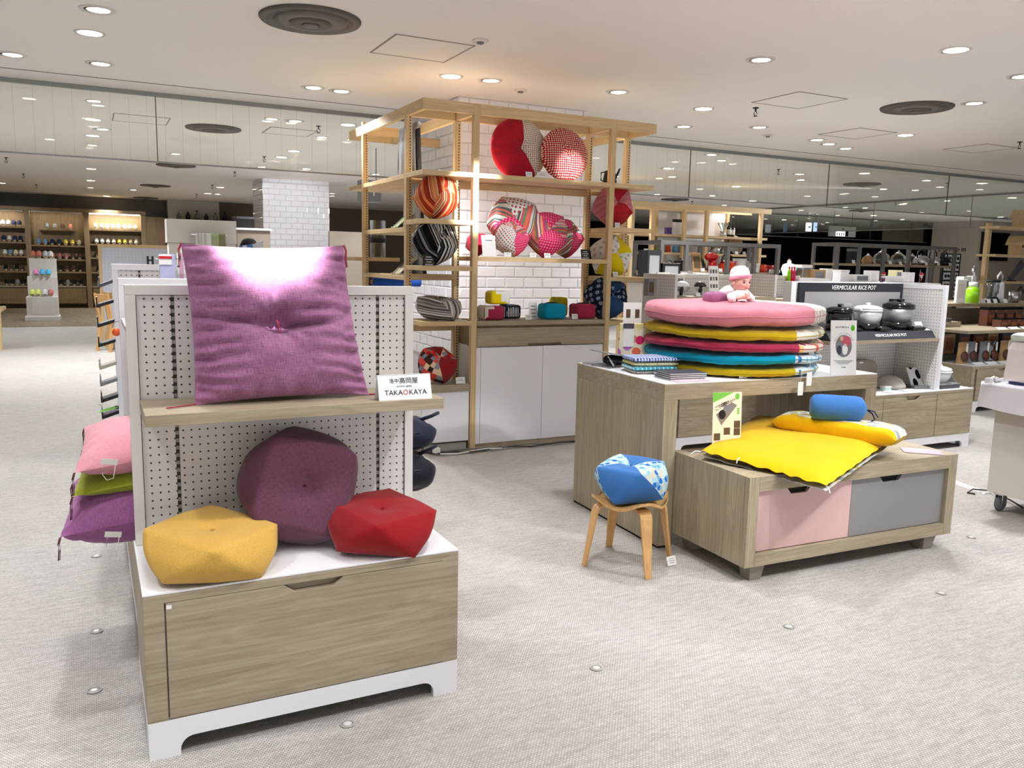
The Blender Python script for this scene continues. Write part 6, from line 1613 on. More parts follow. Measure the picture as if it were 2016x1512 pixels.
lathe_thing('casserole', 'white lidded casserole on a grey box at the right of the cooker bay', 'pot', (6.27, 4.50, 0.5305), [('pot', [(0,0),(0.06,0),(0.085,0.05),(0.092,0.085),(0.08,0.085)], M_PEARL), ('rim', [(0.085,0.086),(0.10,0.088),(0.10,0.096),(0.085,0.098)], M_PEARL), ('lid', [(0.094,0.099),(0.09,0.118),(0.05,0.132),(0.02,0.135),(0.016,0.15),(0,0.152)], M_PEARL)], n=28)
box_thing('display_block', 'grey display block under the white casserole', 'stand', (6.27, 4.50, 0.4925), 0.24, 0.22, 0.037, M_DARKBAND, lid=M_GREYP)
S('acrylic_stand', MB().prism([(4.42,0.4925),(4.62,0.4925),(4.60,0.58),(4.50,0.60)], 6.415, 6.42, 'x'), M_GREYP, 'thin grey side guard right of the white casserole', 'stand')

# ---- goods on the mixer shelf
MZ = 1.2005
def mx(px, Y=5.45): return PY(px, 575, Y).x
box_thing('display_box', 'clear fronted box with four face stickers, far left on the mixer shelf', 'box', (mx(1285), 5.5, MZ), 0.06, 0.06, 0.135, M_GREYPIC, group='boxes on the mixer shelf', prt=M_PHOTO); box_thing('display_box', 'white box with orange stickers, second on the mixer shelf', 'box', (mx(1313), 5.52, MZ), 0.12, 0.06, 0.13, M_WHITEP, group='boxes on the mixer shelf', prt=M_PINKE); box_thing('display_box', 'tall white carton behind the mixers', 'box', (mx(1352), 5.60, MZ), 0.14, 0.06, 0.17, M_WHITEP, group='boxes on the mixer shelf', prt=M_GREYPIC)
def hand_mixer(label, px, topm, w):
    t = T('hand_mixer', label, 'mixer', (mx(px), 5.40, MZ), 0, 'mixers')
    P('base_disc', MB().lathe([(0,0),(0.045,0),(0.045,0.006),(0,0.008)], 20), M_STEEL, t, local=True); P('stem', MB().tube([(0,0,0.006),(0.004,0,0.05),(0.01,0,0.085)], [0.012,0.018,0.012], 10), M_BLACK, t, local=True)
    P('bowl', MB().lathe([(0.03,0.02),(0.062,0.05),(0.07,0.075),(0.066,0.075)], 22), M_JARG, t, local=True); P('head', MB().lathe([(0.0,0.078),(w,0.078),(w,0.09),(w*0.7,0.11),(w*0.3,0.12),(0,0.122)], 22), topm, t, local=True)
hand_mixer('food mixer with a white domed lid on the mixer shelf', 1333, M_PEARL, 0.068); hand_mixer('food mixer with a black domed lid on the mixer shelf', 1370, M_GLOSSBLK, 0.05)
pc = T('picture_card', 'white sheet of small product pictures standing among the mixers', 'picture card', (mx(1392), 5.36, MZ), 0.05)
R = Matrix.Rotation(-0.12, 3, 'X')
P('board', MB().obox(R @ Vector((0,0,0.125)), 0.105, 0.003, 0.25, R), M_PAPER, pc, local=True)
for i in range(3):
    for j in range(3): pobj('small_picture', [(-0.04+0.03*i, 0.19-0.06*j), (-0.02+0.03*i, 0.19-0.06*j), (-0.02+0.03*i, 0.22-0.06*j), (-0.04+0.03*i, 0.22-0.06*j)], -0.0022, M_PHOTO if (i+j) % 2 else M_GREYPIC, pc)
box_thing('device', 'flat black device on the mixer shelf behind the doll', 'device', (mx(1416), 5.42, MZ), 0.12, 0.06, 0.03, M_BLACK, prt=M_GREYP)
card('small white price card before the mixers', (mx(1357), 5.33, MZ), 0.045, 0.03, 0, 0.3, 'price cards on the mixer shelf', lines=1)

# ================================================================ KITCHEN GOODS FARTHER BACK ON THE RIGHT
KP = [(0,0),(0.075,0),(0.09,0.03),(0.085,0.075),(0.055,0.11),(0.03,0.118),(0,0.12)]
def kettle(label, p, k, mat, hand=M_BLACK, group='kettles and pots on the far racks'):
    t = T('kettle', label, 'kettle', p, 0, group)
    P('body', MB().lathe(sc(KP, k), 20), mat, t, local=True)
    P('handle', MB().tube([(-0.07*k,0,0.09*k),(-0.065*k,0,0.16*k),(0,0,0.19*k),(0.065*k,0,0.16*k),(0.07*k,0,0.09*k)], 0.009*k, 7), hand, t, local=True)
    P('spout', MB().tube([(0.07*k,0,0.05*k),(0.11*k,0,0.085*k),(0.125*k,0,0.11*k)], [0.016*k,0.012*k,0.009*k], 8), mat, t, local=True)
    P('lid_knob', MB().lathe(sc([(0,0.118),(0.012,0.12),(0.014,0.135),(0,0.14)], k), 10), hand, t, local=True)
def pot(label, p, r_, h, mat, group='kettles and pots on the far racks', name='pot', lid=True):
    pr = [('body', [(0,0),(r_*0.9,0),(r_,h*0.15),(r_,h),(r_*0.94,h)], mat)]
    if lid: pr.append(('lid', [(r_*1.02,h*1.0),(r_*1.02,h*1.05),(r_*0.6,h*1.2),(r_*0.15,h*1.25),(r_*0.15,h*1.38),(0,h*1.4)], mat))
    def ex(t):
        for s_ in (-1, 1): P('side_handle', MB().tube([(s_*r_,-0.02,h*0.8),(s_*(r_+0.03),0,h*0.82),(s_*r_,0.02,h*0.8)], 0.007, 6), mat, t, local=True)
    return lathe_thing(name, label, 'pot', p, pr, group, 20, ex)
def cup(label, p, r_, h, mat, group='cups and canisters on the far racks', handle=True, cat='cup'):
    def ex(t):
        if handle: P('ear', MB().tube([(r_,0,h*0.8),(r_*1.6,0,h*0.75),(r_*1.6,0,h*0.35),(r_,0,h*0.25)], r_*0.12, 6), mat, t, local=True)
    return lathe_thing('cup', label, cat, p, [('body', [(0,0),(r_*0.88,0),(r_,h),(r_*0.92,h),(r_*0.82,h*0.06),(0,h*0.06)], mat)], group, 18, ex)
def bottle(label, p, r_, h, mat, capm, group='bottles', lab=None):
    pr = [('body', [(0,0),(r_,0),(r_,h*0.62),(r_*0.45,h*0.78),(r_*0.4,h*0.86),(0,h*0.86)], mat), ('cap', [(r_*0.42,h*0.86),(r_*0.46,h),(0,h)], capm)]
    if lab: pr.append(('label', [(r_*1.01,h*0.15),(r_*1.02,h*0.15),(r_*1.02,h*0.5),(r_*1.01,h*0.5)], lab))
    return lathe_thing('bottle', label, 'bottle', p, pr, group, 16)
M_RACKG = plain('grey_steel_tube', srgb(116,114,112), 0.4, 0.5, 0.3)
def rack(label, x0, x1, y0, y1, zs, ztop, uprights, mat=M_RACKG, w=0.04, shelfm=None):
    t = T('metal_rack', label, 'shelf unit', ((x0+x1)/2, (y0+y1)/2, 0), 0, 'grey steel frame racks')
    for x in uprights:
        for y in (y0, y1-w): P('upright', MB().box(x, x+w, y, y+w, 0, ztop-w), mat, t)
    for y in (y0, y1-w): P('top_rail', MB().box(x0, x1, y, y+w, ztop-w+0.0005, ztop), mat, t)
    for x in (x0, x1-w): P('end_rail', MB().box(x, x+w, y0+w, y1-w, ztop-w+0.0005, ztop), mat, t)
    for z in zs: P('shelf', MB().box(x0+0.005, x1-0.005, y0+0.042, y1-0.042, z-0.03, z), shelfm or M_OAKX, t)
    return t
# ---- first steel rack: red kettles
Y1 = 7.05
rack('grey steel frame rack of red kettles and pots behind the mixer bay', 5.27, 6.92, Y1, Y1+0.5, (0.5, 1.385), 1.70, [5.27, PY(1350,500,Y1).x, PY(1432,500,Y1).x, PY(1485,500,Y1).x, 6.88])
ZR = 1.3855; YR = Y1+0.22
def rx(px, Y=YR): return PY(px, 520, Y).x
kettle('white kettle with black handle, far left on the kettle rack', (rx(1297), YR, ZR), 0.75, M_PEARL); kettle('small dark kettle with round handle on the kettle rack', (rx(1317), YR, ZR), 0.6, M_PINKE)
pot('black stock pot on the kettle rack', (rx(1339), YR, ZR), 0.075, 0.10, M_GLOSSBLK)
wb = T('picture_card', 'wood grain card with cake picture on the kettle rack', 'picture card', (rx(1357), Y1+0.1, ZR)); P('board', MB().obox((0,0,0.10), 0.12, 0.008, 0.2, Matrix.Rotation(-0.2,3,'X')), M_KRAFT, wb, local=True); P('picture', MB().obox((0,-0.008,0.10), 0.08, 0.004, 0.12, Matrix.Rotation(-0.2,3,'X')), M_PHOTO, wb, local=True)
for k, px in enumerate((1374, 1384)):
    t = T('frying_pan', 'black frying pan leaning on the kettle rack, %s one' % ('left', 'right')[k], 'pan', (rx(px), YR-0.03+0.16*k, ZR), 0.4); P('dish', MB().lathe([(0,0),(0.07,0),(0.085,0.025),(0.08,0.025),(0.066,0.006),(0,0.006)], 22, (0,0,0.075), Matrix.Rotation(1.1,3,'X')), M_GLOSSBLK, t, local=True); P('handle', MB().tube([(0.07,0,0.05),(0.14,-0.02,0.02)], 0.008, 6), M_BLACK, t, local=True)
mxr = T('stand_mixer', 'glossy red stand mixer on the kettle rack', 'mixer', (rx(1412), YR+0.08, ZR)); P('column', MB().lathe([(0,0),(0.06,0),(0.05,0.06),(0.045,0.12),(0,0.12)], 18), M_GLOSSRED, mxr, local=True); P('head', MB().grid(lambda u, v: (0.09*math.cos(PI*v)-0.02, 0.05*math.sin(PI*v)*math.cos(2*PI*u), 0.16+0.05*math.sin(PI*v)*math.sin(2*PI*u)), 16, 12, wrapu=True), M_GLOSSRED, mxr, local=True)
kettle('orange red kettle with tall black handle on the kettle rack', (rx(1421), YR-0.08, ZR), 1.05, M_ORANGE)
cup('large white enamel jug beside the red kettles', (rx(1449), YR-0.05, ZR), 0.085, 0.15, M_PEARL, cat='jug'); cup('pink enamel cup stacked on the kettle rack, upper', (rx(1464), YR+0.1, ZR+0.075), 0.05, 0.07, M_PINKE, handle=False); cup('pink enamel cup stacked on the kettle rack, lower', (rx(1464), YR+0.1, ZR), 0.055, 0.075, M_PINKE)
box_thing('canister', 'square white canister on the kettle rack', 'container', (rx(1482), YR, ZR), 0.12, 0.1, 0.10, M_PEARL, lid=M_WHITEP); cup('small orange red mug on the kettle rack', (rx(1502), YR, ZR), 0.04, 0.09, M_ORANGE); cup('dark red mug at the right end of the kettle rack', (rx(1517), YR, ZR), 0.05, 0.085, plain('dark_red_enamel', srgb(150,24,24), 0.2, 0.6))
ls = T('name_plate', 'white name plate with black letters on the kettle rack', 'sign', (rx(1505), Y1+0.05, ZR)); P('plate', MB().box(-0.08,0.08,0,0.01,0,0.035), M_PAPER, ls, local=True)
text('LE CREUSET', 0.022, M_INK, ls, XF[ls.name] @ Vector((0,-0.001,0.017)), (PI/2,0,0))
for k, px in enumerate((1310, 1385, 1420, 1470)):
    card('tiny white price card on the kettle rack, %s from the left' % ORD[k], (rx(px, Y1+0.06), Y1+0.06, ZR), 0.05, 0.035, 0, 0.3, 'price cards on the kettle rack', lines=0, hold=False)
for k, (px, mt, w_) in enumerate(((1300, M_PINKE, 0.14), (1340, M_GLOSSRED, 0.08), (1372, M_PHOTO, 0.12), (1400, M_DARKBAND, 0.1))):
    box_thing('carton', 'low boxed goods before the kettle rack, %s from the left' % ORD[k], 'box', (PY(px, 540, 6.62).x, 6.62, 1.305), w_, 0.1, 0.07, mt, group='boxed goods before the kettle rack', lid=M_WHITEP)
ub = T('display_fixture', 'oak topped counter with boxed goods right behind the mixer bay', 'display fixture', (5.6, 6.65, 0)); P('body', MB().box(4.75, 7.3, 6.45, 6.86, 0.1, 1.27), M_WHITEP, ub); P('plinth', MB().box(4.78, 7.27, 6.48, 6.83, 0, 0.1), M_DARK, ub); P('counter_top', MB().box(4.72, 7.33, 6.43, 6.88, 1.2705, 1.3045), M_OAKX, ub)
# black appliances left of it, behind the tower
for k, (px, py, w_, h_, mt) in enumerate(((1246, 552, 0.22, 0.16, M_BLACK), (1225, 560, 0.16, 0.28, M_GLOSSBLK), (1268, 545, 0.14, 0.08, M_SILVER))):
    q = PY(px, 560, 6.64); box_thing('coffee_machine', 'black and steel kitchen appliance behind the tower, %s from the left' % ('second', 'first', 'third')[k], 'appliance', ((5.06, 4.85, 5.25)[k], 6.66, 1.305), w_, 0.16, h_, mt, prt=M_STEEL)

# ---- the counter between: white boxes, red thermos flasks, little flags
cw = T('display_fixture', 'long white counter behind the rice cooker bay, crowded with small boxes and flags', 'display fixture', (6.6, 5.8, 0)); P('body', MB().box(5.87, 7.40, 5.42, 6.2, 0.1, 1.30), M_WHITEP, cw); P('plinth', MB().box(5.9, 7.37, 5.45, 6.17, 0, 0.1), M_DARK, cw); P('counter_top', MB().box(5.87, 7.42, 5.40, 6.22, 1.3005, 1.325), M_WHITE, cw)
ZC = 1.3255
def kx(px, Y): return PY(px, 545, Y).x
for k, (px, Y, w_, h_, mt, lb) in enumerate(((1580,5.75,0.16,0.15,M_JARG,'clear plastic box holding a red lidded jar'), (1605,5.7,0.2,0.11,M_KRAFT,'low wooden tray of small parcels'), (1625,5.72,0.08,0.12,M_WHITEP,'white framed picture box'), (1655,5.75,0.14,0.11,M_PAPER,'white carton on the counter, left of the flags'), (1690,5.7,0.26,0.07,M_WHITEP,'long low white carton'), (1715,5.85,0.14,0.11,M_PAPER,'tall white carton behind the flag'), (1762,5.7,0.20,0.06,M_WHITEP,'flat white carton right of the first flag'), (1790,5.85,0.12,0.12,plain('pale_yellow_card', srgb(240,234,180), 0.6, 0.3),'pale yellow folder standing on the counter'), (1812,5.7,0.09,0.10,M_PAPER,'white sheet stand on the counter'), (1830,5.9,0.2,0.05,plain('navy_card', srgb(28,36,90), 0.6, 0.3),'flat navy box by the second flag'))):
    box_thing('carton', lb, 'box', (min(kx(px, Y), 7.32), Y, ZC), w_*0.8, 0.1, h_, mt, group='small cartons on the white counter', lid=M_WHITEP if k % 3 == 0 else None, prt=M_GREYPIC if k % 3 == 1 else None)
for k, (px, c_) in enumerate(((1553, M_LIMEB), (1558, M_GLOSSRED), (1563, plain('magenta_bottle', srgb(214,40,110), 0.2, 0.5)))): bottle('slim flask with red cap on the counter, %s' % ('lime one', 'red one', 'magenta one')[k], (kx(px, 5.62), 5.62, ZC), 0.016, 0.13, c_, M_GLOSSRED, 'slim red capped flasks')
M_FLAGB = plain('flag_blue', srgb(60,64,140), 0.8, 0.1); M_FLAGS = striped('flag_stripes', [srgb(206,60,70), srgb(244,240,240)], 0.33, 2, kind='Generated', seed=2)
for k, px in enumerate((1736, 1837)):
    q = Vector((min(kx(px, 5.55), 7.3), 5.55, ZC))
    t = T('table_flag', 'small striped flag with a blue corner on the white counter, %s one' % ('left', 'right')[k], 'flag', q, 0, 'little flags')
    P('stick', MB().tube([(0,0,0),(0,0,0.13)], 0.003, 6), M_DKWOOD, t, local=True); P('foot', MB().lathe([(0,0),(0.02,0),(0.012,0.01),(0,0.01)], 12), M_BLACK, t, local=True)
    P('cloth', MB().grid(lambda u, v: (0.003+0.055*u*(0.6+0.4*(1-v)), 0.012*math.sin(u*7+v*2), 0.125-0.06*v-0.05*u), 10, 8), M_FLAGS, t, local=True); P('canton', MB().grid(lambda u, v: (0.003+0.026*u, 0.012*math.sin(u*3.2+v)-0.0015, 0.126-0.03*v-0.024*u), 5, 4), M_FLAGB, t, local=True)
bm = T('dress_form', 'small white bust form standing on the far counter', 'bust', (kx(1552, 6.1), 6.1, ZC)); P('torso', MB().lathe([(0,0),(0.06,0),(0.055,0.05),(0.075,0.11),(0.06,0.15),(0.02,0.165),(0.018,0.19),(0,0.195)], 20), M_PAPER, bm, local=True); P('neck_cap', MB().lathe([(0,0.195),(0.012,0.195),(0.012,0.205),(0,0.207)], 10), M_DKWOOD, bm, local=True)

# ---- second steel rack with glass pots
Y2 = 8.0
rack('grey steel frame rack of glass teapots before the black shop front', 8.86, 11.28, Y2, Y2+0.45, (0.5, 1.0, 1.52), 1.79, [8.86, PY(1692,500,Y2).x, PY(1740,500,Y2).x, PY(1790,500,Y2).x, PY(1838,500,Y2).x, 11.24])
ZG = 1.5205; YG = Y2+0.2
def gx(px): return PY(px, 515, YG).x
box_thing('canister', 'tall black canister on the glass teapot rack', 'container', (gx(1678), YG, ZG), 0.14, 0.1, 0.20, M_BLACK, lid=M_GREYP)
for k, (px, mt, kk) in enumerate(((1708, M_KRAFT, 0.8), (1735, M_JARG, 1.15), (1768, M_JARG, 1.1), (1795, M_JARG, 0.9))):
    t = T('teapot', ['wooden coffee grinder shaped pot', 'large round glass teapot', 'wide glass teapot with red tea', 'small glass server'][k]+' on the glass teapot rack', 'teapot', (gx(px), YG, ZG), 0, 'pots on the glass teapot rack')
    P('body', MB().lathe(sc([(0,0),(0.08,0.0),(0.1,0.05),(0.085,0.11),(0.05,0.135),(0.046,0.14)], kk), 20), mt, t, local=True); P('lid', MB().lathe(sc([(0.05,0.14),(0.03,0.155),(0.012,0.16),(0.012,0.18),(0,0.182)], kk), 14), M_CHROME, t, local=True); P('handle', MB().tube([(0.09*kk,0,0.1*kk),(0.14*kk,0,0.09*kk),(0.13*kk,0,0.03*kk),(0.09*kk,0,0.03*kk)], 0.008, 6), M_BLACK if k else M_DKWOOD, t, local=True); P('tea', MB().lathe(sc([(0,0.008),(0.07,0.008),(0.085,0.03),(0,0.032)], kk), 16), M_BROWNP, t, local=True)
kettle('steel drip kettle on the glass teapot rack, left one', (gx(1813), YG, ZG), 1.2, M_STEEL, group='pots on the glass teapot rack'); kettle('steel drip kettle on the glass teapot rack, right one', (gx(1836), YG, ZG), 1.15, M_CHROME, group='pots on the glass teapot rack'); kettle('black drip kettle at the right end of the glass teapot rack', (gx(1858), YG, ZG), 1.1, M_BLACK, group='pots on the glass teapot rack')
for k, px in enumerate((1665, 1722, 1737, 1757, 1775, 1808, 1832, 1855)): card('tiny white price card on the glass teapot rack, %s from the left' % ORD[k], (gx(px), Y2+0.06, ZG), 0.06, 0.045, 0, 0.3, 'price cards on the teapot rack', lines=0, hold=False)
for k in range(6): box_thing('carton', 'dark boxed goods under the teapot shelf, %s from the left' % ORD[k], 'box', (9.1+0.36*k, Y2+0.2, 1.0005), 0.26, 0.2, 0.16+0.03*(k % 3), (M_WHITEP, M_DARKBAND, M_GREYPIC, M_WHITEP, M_BROWNP, M_CREAM)[k], group='boxed goods under the teapots', lid=M_WHITEP)

# ---- sunglasses stand
sgx = PY(1872, 525, 8.75)
sn = T('sunglasses_stand', 'tall black stand with small panels of sunglasses', 'display stand', (sgx.x, 8.75, 0)); w_ = 0.42
P('frame', MB().box(sgx.x-w_/2, sgx.x+w_/2, 8.74, 8.78, 0.3, PY(1872, 499, 8.75).z), M_BLACK, sn); P('base', MB().box(sgx.x-w_/2, sgx.x+w_/2, 8.6, 8.9, 0, 0.3), M_BLACK, sn)
for i in range(2):
    for j in range(5):
        x_ = sgx.x-w_/2+0.03+i*0.19; z_ = PY(1872, 499, 8.75).z-0.13-0.14*j
        q = P('panel', MB().box(x_, x_+0.16, 8.733, 8.739, z_, z_+0.11), M_PAPER, sn)
        P('sunglasses', MB().lathe([(0,0),(0.028,0),(0.028,0.004),(0,0.004)], 12, (x_+0.045, 8.728, z_+0.055), Matrix.Rotation(PI/2,3,'X')).lathe([(0,0),(0.028,0),(0.028,0.004),(0,0.004)], 12, (x_+0.115, 8.728, z_+0.055), Matrix.Rotation(PI/2,3,'X')).obox((x_+0.08, 8.726, z_+0.065), 0.03, 0.003, 0.006), M_GLOSSBLK if (i+j) % 3 else M_BROWNP, q, kind='stuff')

# ---- shelf goods above and on the food unit
ZU = 1.0855
def ux(px, Y=6.3): return PY(px, 585, Y).x
gb_ = lathe_thing('bottle', 'bright lime green square bottle with white cap on the upper shelf', 'bottle', (ux(1906), 6.25, ZU), [('body', [(0,0),(0.07,0),(0.072,0.15),(0.055,0.18),(0.045,0.185),(0,0.185)], M_LIMEB), ('cap', [(0.046,0.186),(0.05,0.24),(0,0.245)], M_PEARL)], n=20)
box_thing('calendar', 'white printed sheet stand left of the green bottle', 'picture card', (ux(1877), 6.22, ZU), 0.16, 0.03, 0.27, M_PAPER, prt=plain('pale_print', srgb(226,222,214), 0.6, 0.3))
box_thing('carton', 'tall slim white carton right of the green bottle', 'box', (ux(1925), 6.5, ZU), 0.14, 0.1, 0.30, M_WHITEP, prt=M_GREYPIC); box_thing('carton', 'narrow white column carton beside the blender', 'box', (ux(1940), 6.5, ZU), 0.07, 0.08, 0.31, M_PEARL)
bl = T('blender', 'glass blender with black base and lid on the upper shelf', 'blender', (ux(1953), 6.3, ZU)); P('base', MB().lathe([(0,0),(0.09,0),(0.085,0.03),(0.055,0.07),(0,0.07)], 20), M_BLACK, bl, local=True); P('jug', MB().lathe([(0.05,0.07),(0.075,0.24),(0.07,0.24),(0.046,0.075)], 20), M_JARG, bl, local=True); P('lid', MB().lathe([(0.078,0.24),(0.078,0.262),(0.04,0.275),(0,0.277)], 20), M_BLACK, bl, local=True); P('handle', MB().tube([(0.075,0,0.21),(0.115,0,0.2),(0.105,0,0.11),(0.062,0,0.1)], 0.009, 6), M_BLACK, bl, local=True)
ln = T('lantern', 'white lantern with a loop handle on the upper shelf', 'lantern', (ux(1973), 6.35, ZU+0.0)); P('body', MB().lathe([(0,0),(0.06,0),(0.065,0.02),(0.055,0.2),(0.05,0.24),(0,0.25)], 18), M_PEARL, ln, local=True); P('loop', MB().tube([(-0.045,0,0.24),(-0.05,0,0.31),(0,0,0.36),(0.05,0,0.31),(0.045,0,0.24)], 0.012, 8), M_PEARL, ln, local=True)
cup('steel mug with black handle at the right end of the upper shelf', (ux(1988), 6.25, ZU), 0.06, 0.13, M_STEEL, cat='mug'); cup('clear mug with black handle at the right edge', (ux(2000), 6.3, ZU), 0.06, 0.14, M_JARG, cat='mug')
tp = lathe_thing('peeler', 'upright silver peppermill behind the green bottle', 'mill', (ux(1912, 6.7), 6.7, ZU), [('body', [(0,0),(0.022,0),(0.018,0.15),(0.024,0.34),(0.02,0.40),(0,0.41)], M_STEEL), ('knob', [(0,0.41),(0.012,0.415),(0.01,0.43),(0,0.435)], M_CHROME)], n=14)
for k, px in enumerate((1925, 1938, 1949, 1962, 1982)): card('white price card along the upper shelf, %s from the left' % ORD[k], (ux(px, 6.19), 6.19, ZU), 0.07, 0.05, 0, 0.4, 'price cards on the upper shelf', lines=0, hold=False)
ZM = 0.8455
pot('white lidded bowl on the grey block of the food unit', (8.24, 6.02, 0.9365), 0.10, 0.10, M_PEARL, 'bowls on the food unit', 'casserole'); box_thing('display_block', 'flat dark grey block under the white bowl on the food unit', 'stand', (8.24, 6.05, 0.9005), 0.30, 0.22, 0.035, M_DARKBAND, lid=M_GREYP)
for k in range(9):
    r_, c_ = divmod(k, 5)
    x_ = 8.95+0.17*c_+0.06*r_
    t = T('food_jar', 'dark red brown food pack on the middle shelf, %s in the %s row' % (ORD[c_], ('front', 'back')[r_]), 'food pack', (x_, 5.75+0.2*r_, ZM+0.0), 0, 'dark food packs on the middle shelf')
    hh = 0.10+0.11*r_
    P('pack', MB().box(-0.065,0.065,-0.05,0.05,0,hh), M_BROWNP, t, local=True, bev=0.006); P('label', MB().box(-0.05,0.05,-0.052,-0.0505,hh*0.2,hh*0.6), plain('terracotta_label', srgb(150,92,64), 0.6, 0.3), t, local=True); P('cap_strip', MB().box(-0.066,0.066,-0.051,0.051,hh*0.86,hh*1.01), M_GLOSSBLK, t, local=True)
for k in range(2): box_thing('food_pack', 'white printed pouch at the right of the middle shelf, %s one' % ('left', 'right')[k], 'food pack', (9.85+0.22*k, 5.68, ZM), 0.17, 0.08, 0.15, M_PAPER, prt=M_KRAFT, group='white pouches')
for k in range(7): card('white price strip along the middle shelf edge, %s from the left' % ORD[k], (8.62+0.21*k, 5.49, ZM), 0.17, 0.05, 0, 1.1, 'price strips on the middle shelf', lines=0, hold=False)
ZL = 0.4875
cols_ = [M_KRAFT, M_GREYPIC, M_GREYPIC, M_JARG, M_KRAFT, M_CREAM, M_KRAFT, M_GREYPIC, M_KRAFT]
for k in range(9):
    x_ = 8.16+0.175*k
    t = T('food_pouch', 'standing pouch with a round bowl picture in the lower row, %s from the left' % ORD[k], 'food pack', (x_, 5.62+0.02*(k % 2), ZL), 0, 'pouches in the lower row')
    P('pouch', MB().grid(lambda u, v: (0.075*math.cos(2*PI*u)*(1-0.05*v), (0.035*(1-v)**0.7+0.004)*math.sin(2*PI*u), 0.225*v), 20, 8, wrapu=True), cols_[k], t, local=True); P('picture', MB().lathe([(0,0),(0.055,0),(0.055,0.004),(0,0.004)], 20, (0,-0.037,0.075), Matrix.Rotation(PI/2-0.15,3,'X')), M_BROWNP, t, local=True); P('neck_tag', MB().obox((0.05,-0.018,0.15), 0.03, 0.003, 0.12), M_PAPER, t, local=True)
for k in range(6):
    x_ = 8.12+0.25*k; box_thing('food_pouch', 'brown food pouch in the back row of the lower ledge, %s from the left' % ORD[k], 'food pack', (x_, 5.95, ZL+0.06), 0.18, 0.06, 0.22, (M_BROWNP, M_KRAFT, M_DARKBAND)[k % 3], prt=plain('terracotta_label', srgb(150,92,64), 0.6, 0.3), group='back row pouches'); 
S('riser_block', MB().box(8.08, 9.75, 5.86, 6.05, ZL, ZL+0.0595), plain('riser_olive', srgb(110,108,96), 0.6, 0.3), 'long olive riser block under the back row pouches', 'stand')
for k in range(6): card('white price strip along the lower ledge, %s from the left' % ORD[k], (8.25+0.21*k, 5.46, ZL), 0.17, 0.05, 0, 1.15, 'price strips on the lower ledge', lines=0, hold=False)
# bird houses and blades on the pale rack
def birdhouse(label, p, k):
    t = T('birdhouse', label, 'birdhouse', p, 0.3, 'bird houses on the pale rack')
    P('box', MB().prism([(-0.09*k,0),(0.09*k,0),(0.09*k,0.16*k),(0,0.24*k),(-0.09*k,0.16*k)], -0.08*k, 0.08*k, 'y'), M_ASHZ, t, local=True); P('roof', MB().prism([(-0.13*k,0.135*k),(0,0.25*k),(0.13*k,0.135*k),(0.13*k,0.15*k),(0,0.268*k),(-0.13*k,0.15*k)], -0.11*k, 0.11*k, 'y'), M_ASHX, t, local=True); P('entrance', MB().lathe([(0,0),(0.022*k,0),(0.022*k,0.004),(0,0.004)], 14, (0,-0.0805*k,0.12*k), Matrix.Rotation(PI/2,3,'X')), M_DARK, t, local=True)
birdhouse('pale wood bird house on the upper board of the right rack', (PY(2008, 440, 7.1).x, 7.1, 2.0455), 0.9); birdhouse('pale wood bird house on the second board of the right rack', (PY(2000, 497, 7.1).x, 7.1, 1.6805), 0.95)
for k, (z_, px) in enumerate(((1.3255, 1998), (0.9705, 2003))):
    q = PY(px, 540, 7.1); t = T('dark_blade', 'slanting dark blade shaped board on the right rack, %s one' % ('upper', 'lower')[k], 'board', (q.x, 7.1, z_)); P('board', MB().obox((0.02,0,0.14), 0.34, 0.03, 0.09, Matrix.Rotation(-0.75,3,'Y')), M_DARKBAND, t, local=True); P('foot', MB().box(-0.12,0.0,-0.03,0.03,0,0.02), M_BLACK, t, local=True)

# ---- machine on the covered cart, white cloth roll, floor cable cover
mc = T('appliance', 'white tapered water appliance standing on the covered cart at the right edge', 'appliance', PZ(2012, 756, 0.80)); mp_ = PZ(2012, 756, 0.80)
P('body', MB().lathe([(0,0.014),(0.10,0.014),(0.105,0.03),(0.095,0.20),(0.075,0.25),(0,0.25)], 4, mp_, Matrix.Rotation(ca+PI/4,3,'Z'), smooth=False), plain('blush_white_plastic', srgb(240,230,230), 0.35, 0.4), mc, bev=0.012); P('lid', MB().lathe([(0,0.251),(0.085,0.251),(0.09,0.285),(0.06,0.30),(0,0.30)], 4, mp_, Matrix.Rotation(ca+PI/4,3,'Z'), smooth=False), plain('pale_green_lid', srgb(206,218,206), 0.4, 0.4), mc, bev=0.008); P('foot', MB().lathe([(0,0),(0.07,0),(0.07,0.013),(0,0.013)], 16, mp_), plain('navy_foot', srgb(60,60,110), 0.5, 0.3), mc)
wr = T('white_cable', 'white cable coiled at the left end of the covered cart', 'cable', PZ(1955, 748, 0.80)); P('flex', MB().tube([PZ(px, py, 0.812) for px, py in ((1950,747),(1957,743),(1965,746),(1958,750),(1972,747),(1990,745))], 0.010, 8), M_PEARL, wr); P('plug', MB().obox(PZ(1947, 749, 0.815), 0.035, 0.03, 0.03), M_PEARL, wr)
a_, b_ = PZ(1860, 943, 0), PZ(1945, 973, 0)
dcv = (b_-a_).normalized(); nv = Vector((-dcv.y, dcv.x, 0))
S('cable_cover', MB().add([a_+nv*0.03, a_-nv*0.03, b_-nv*0.03, b_+nv*0.03, a_+nv*0.02+Vector((0,0,.01)), a_-nv*0.02+Vector((0,0,.01)), b_-nv*0.02+Vector((0,0,.01)), b_+nv*0.02+Vector((0,0,.01))], [(0,1,2,3),(4,7,6,5),(0,4,5,1),(1,5,6,2),(2,6,7,3),(3,7,4,0)]), M_PEARL, 'flat white cable cover strip on the floor by the cart', 'cable cover')
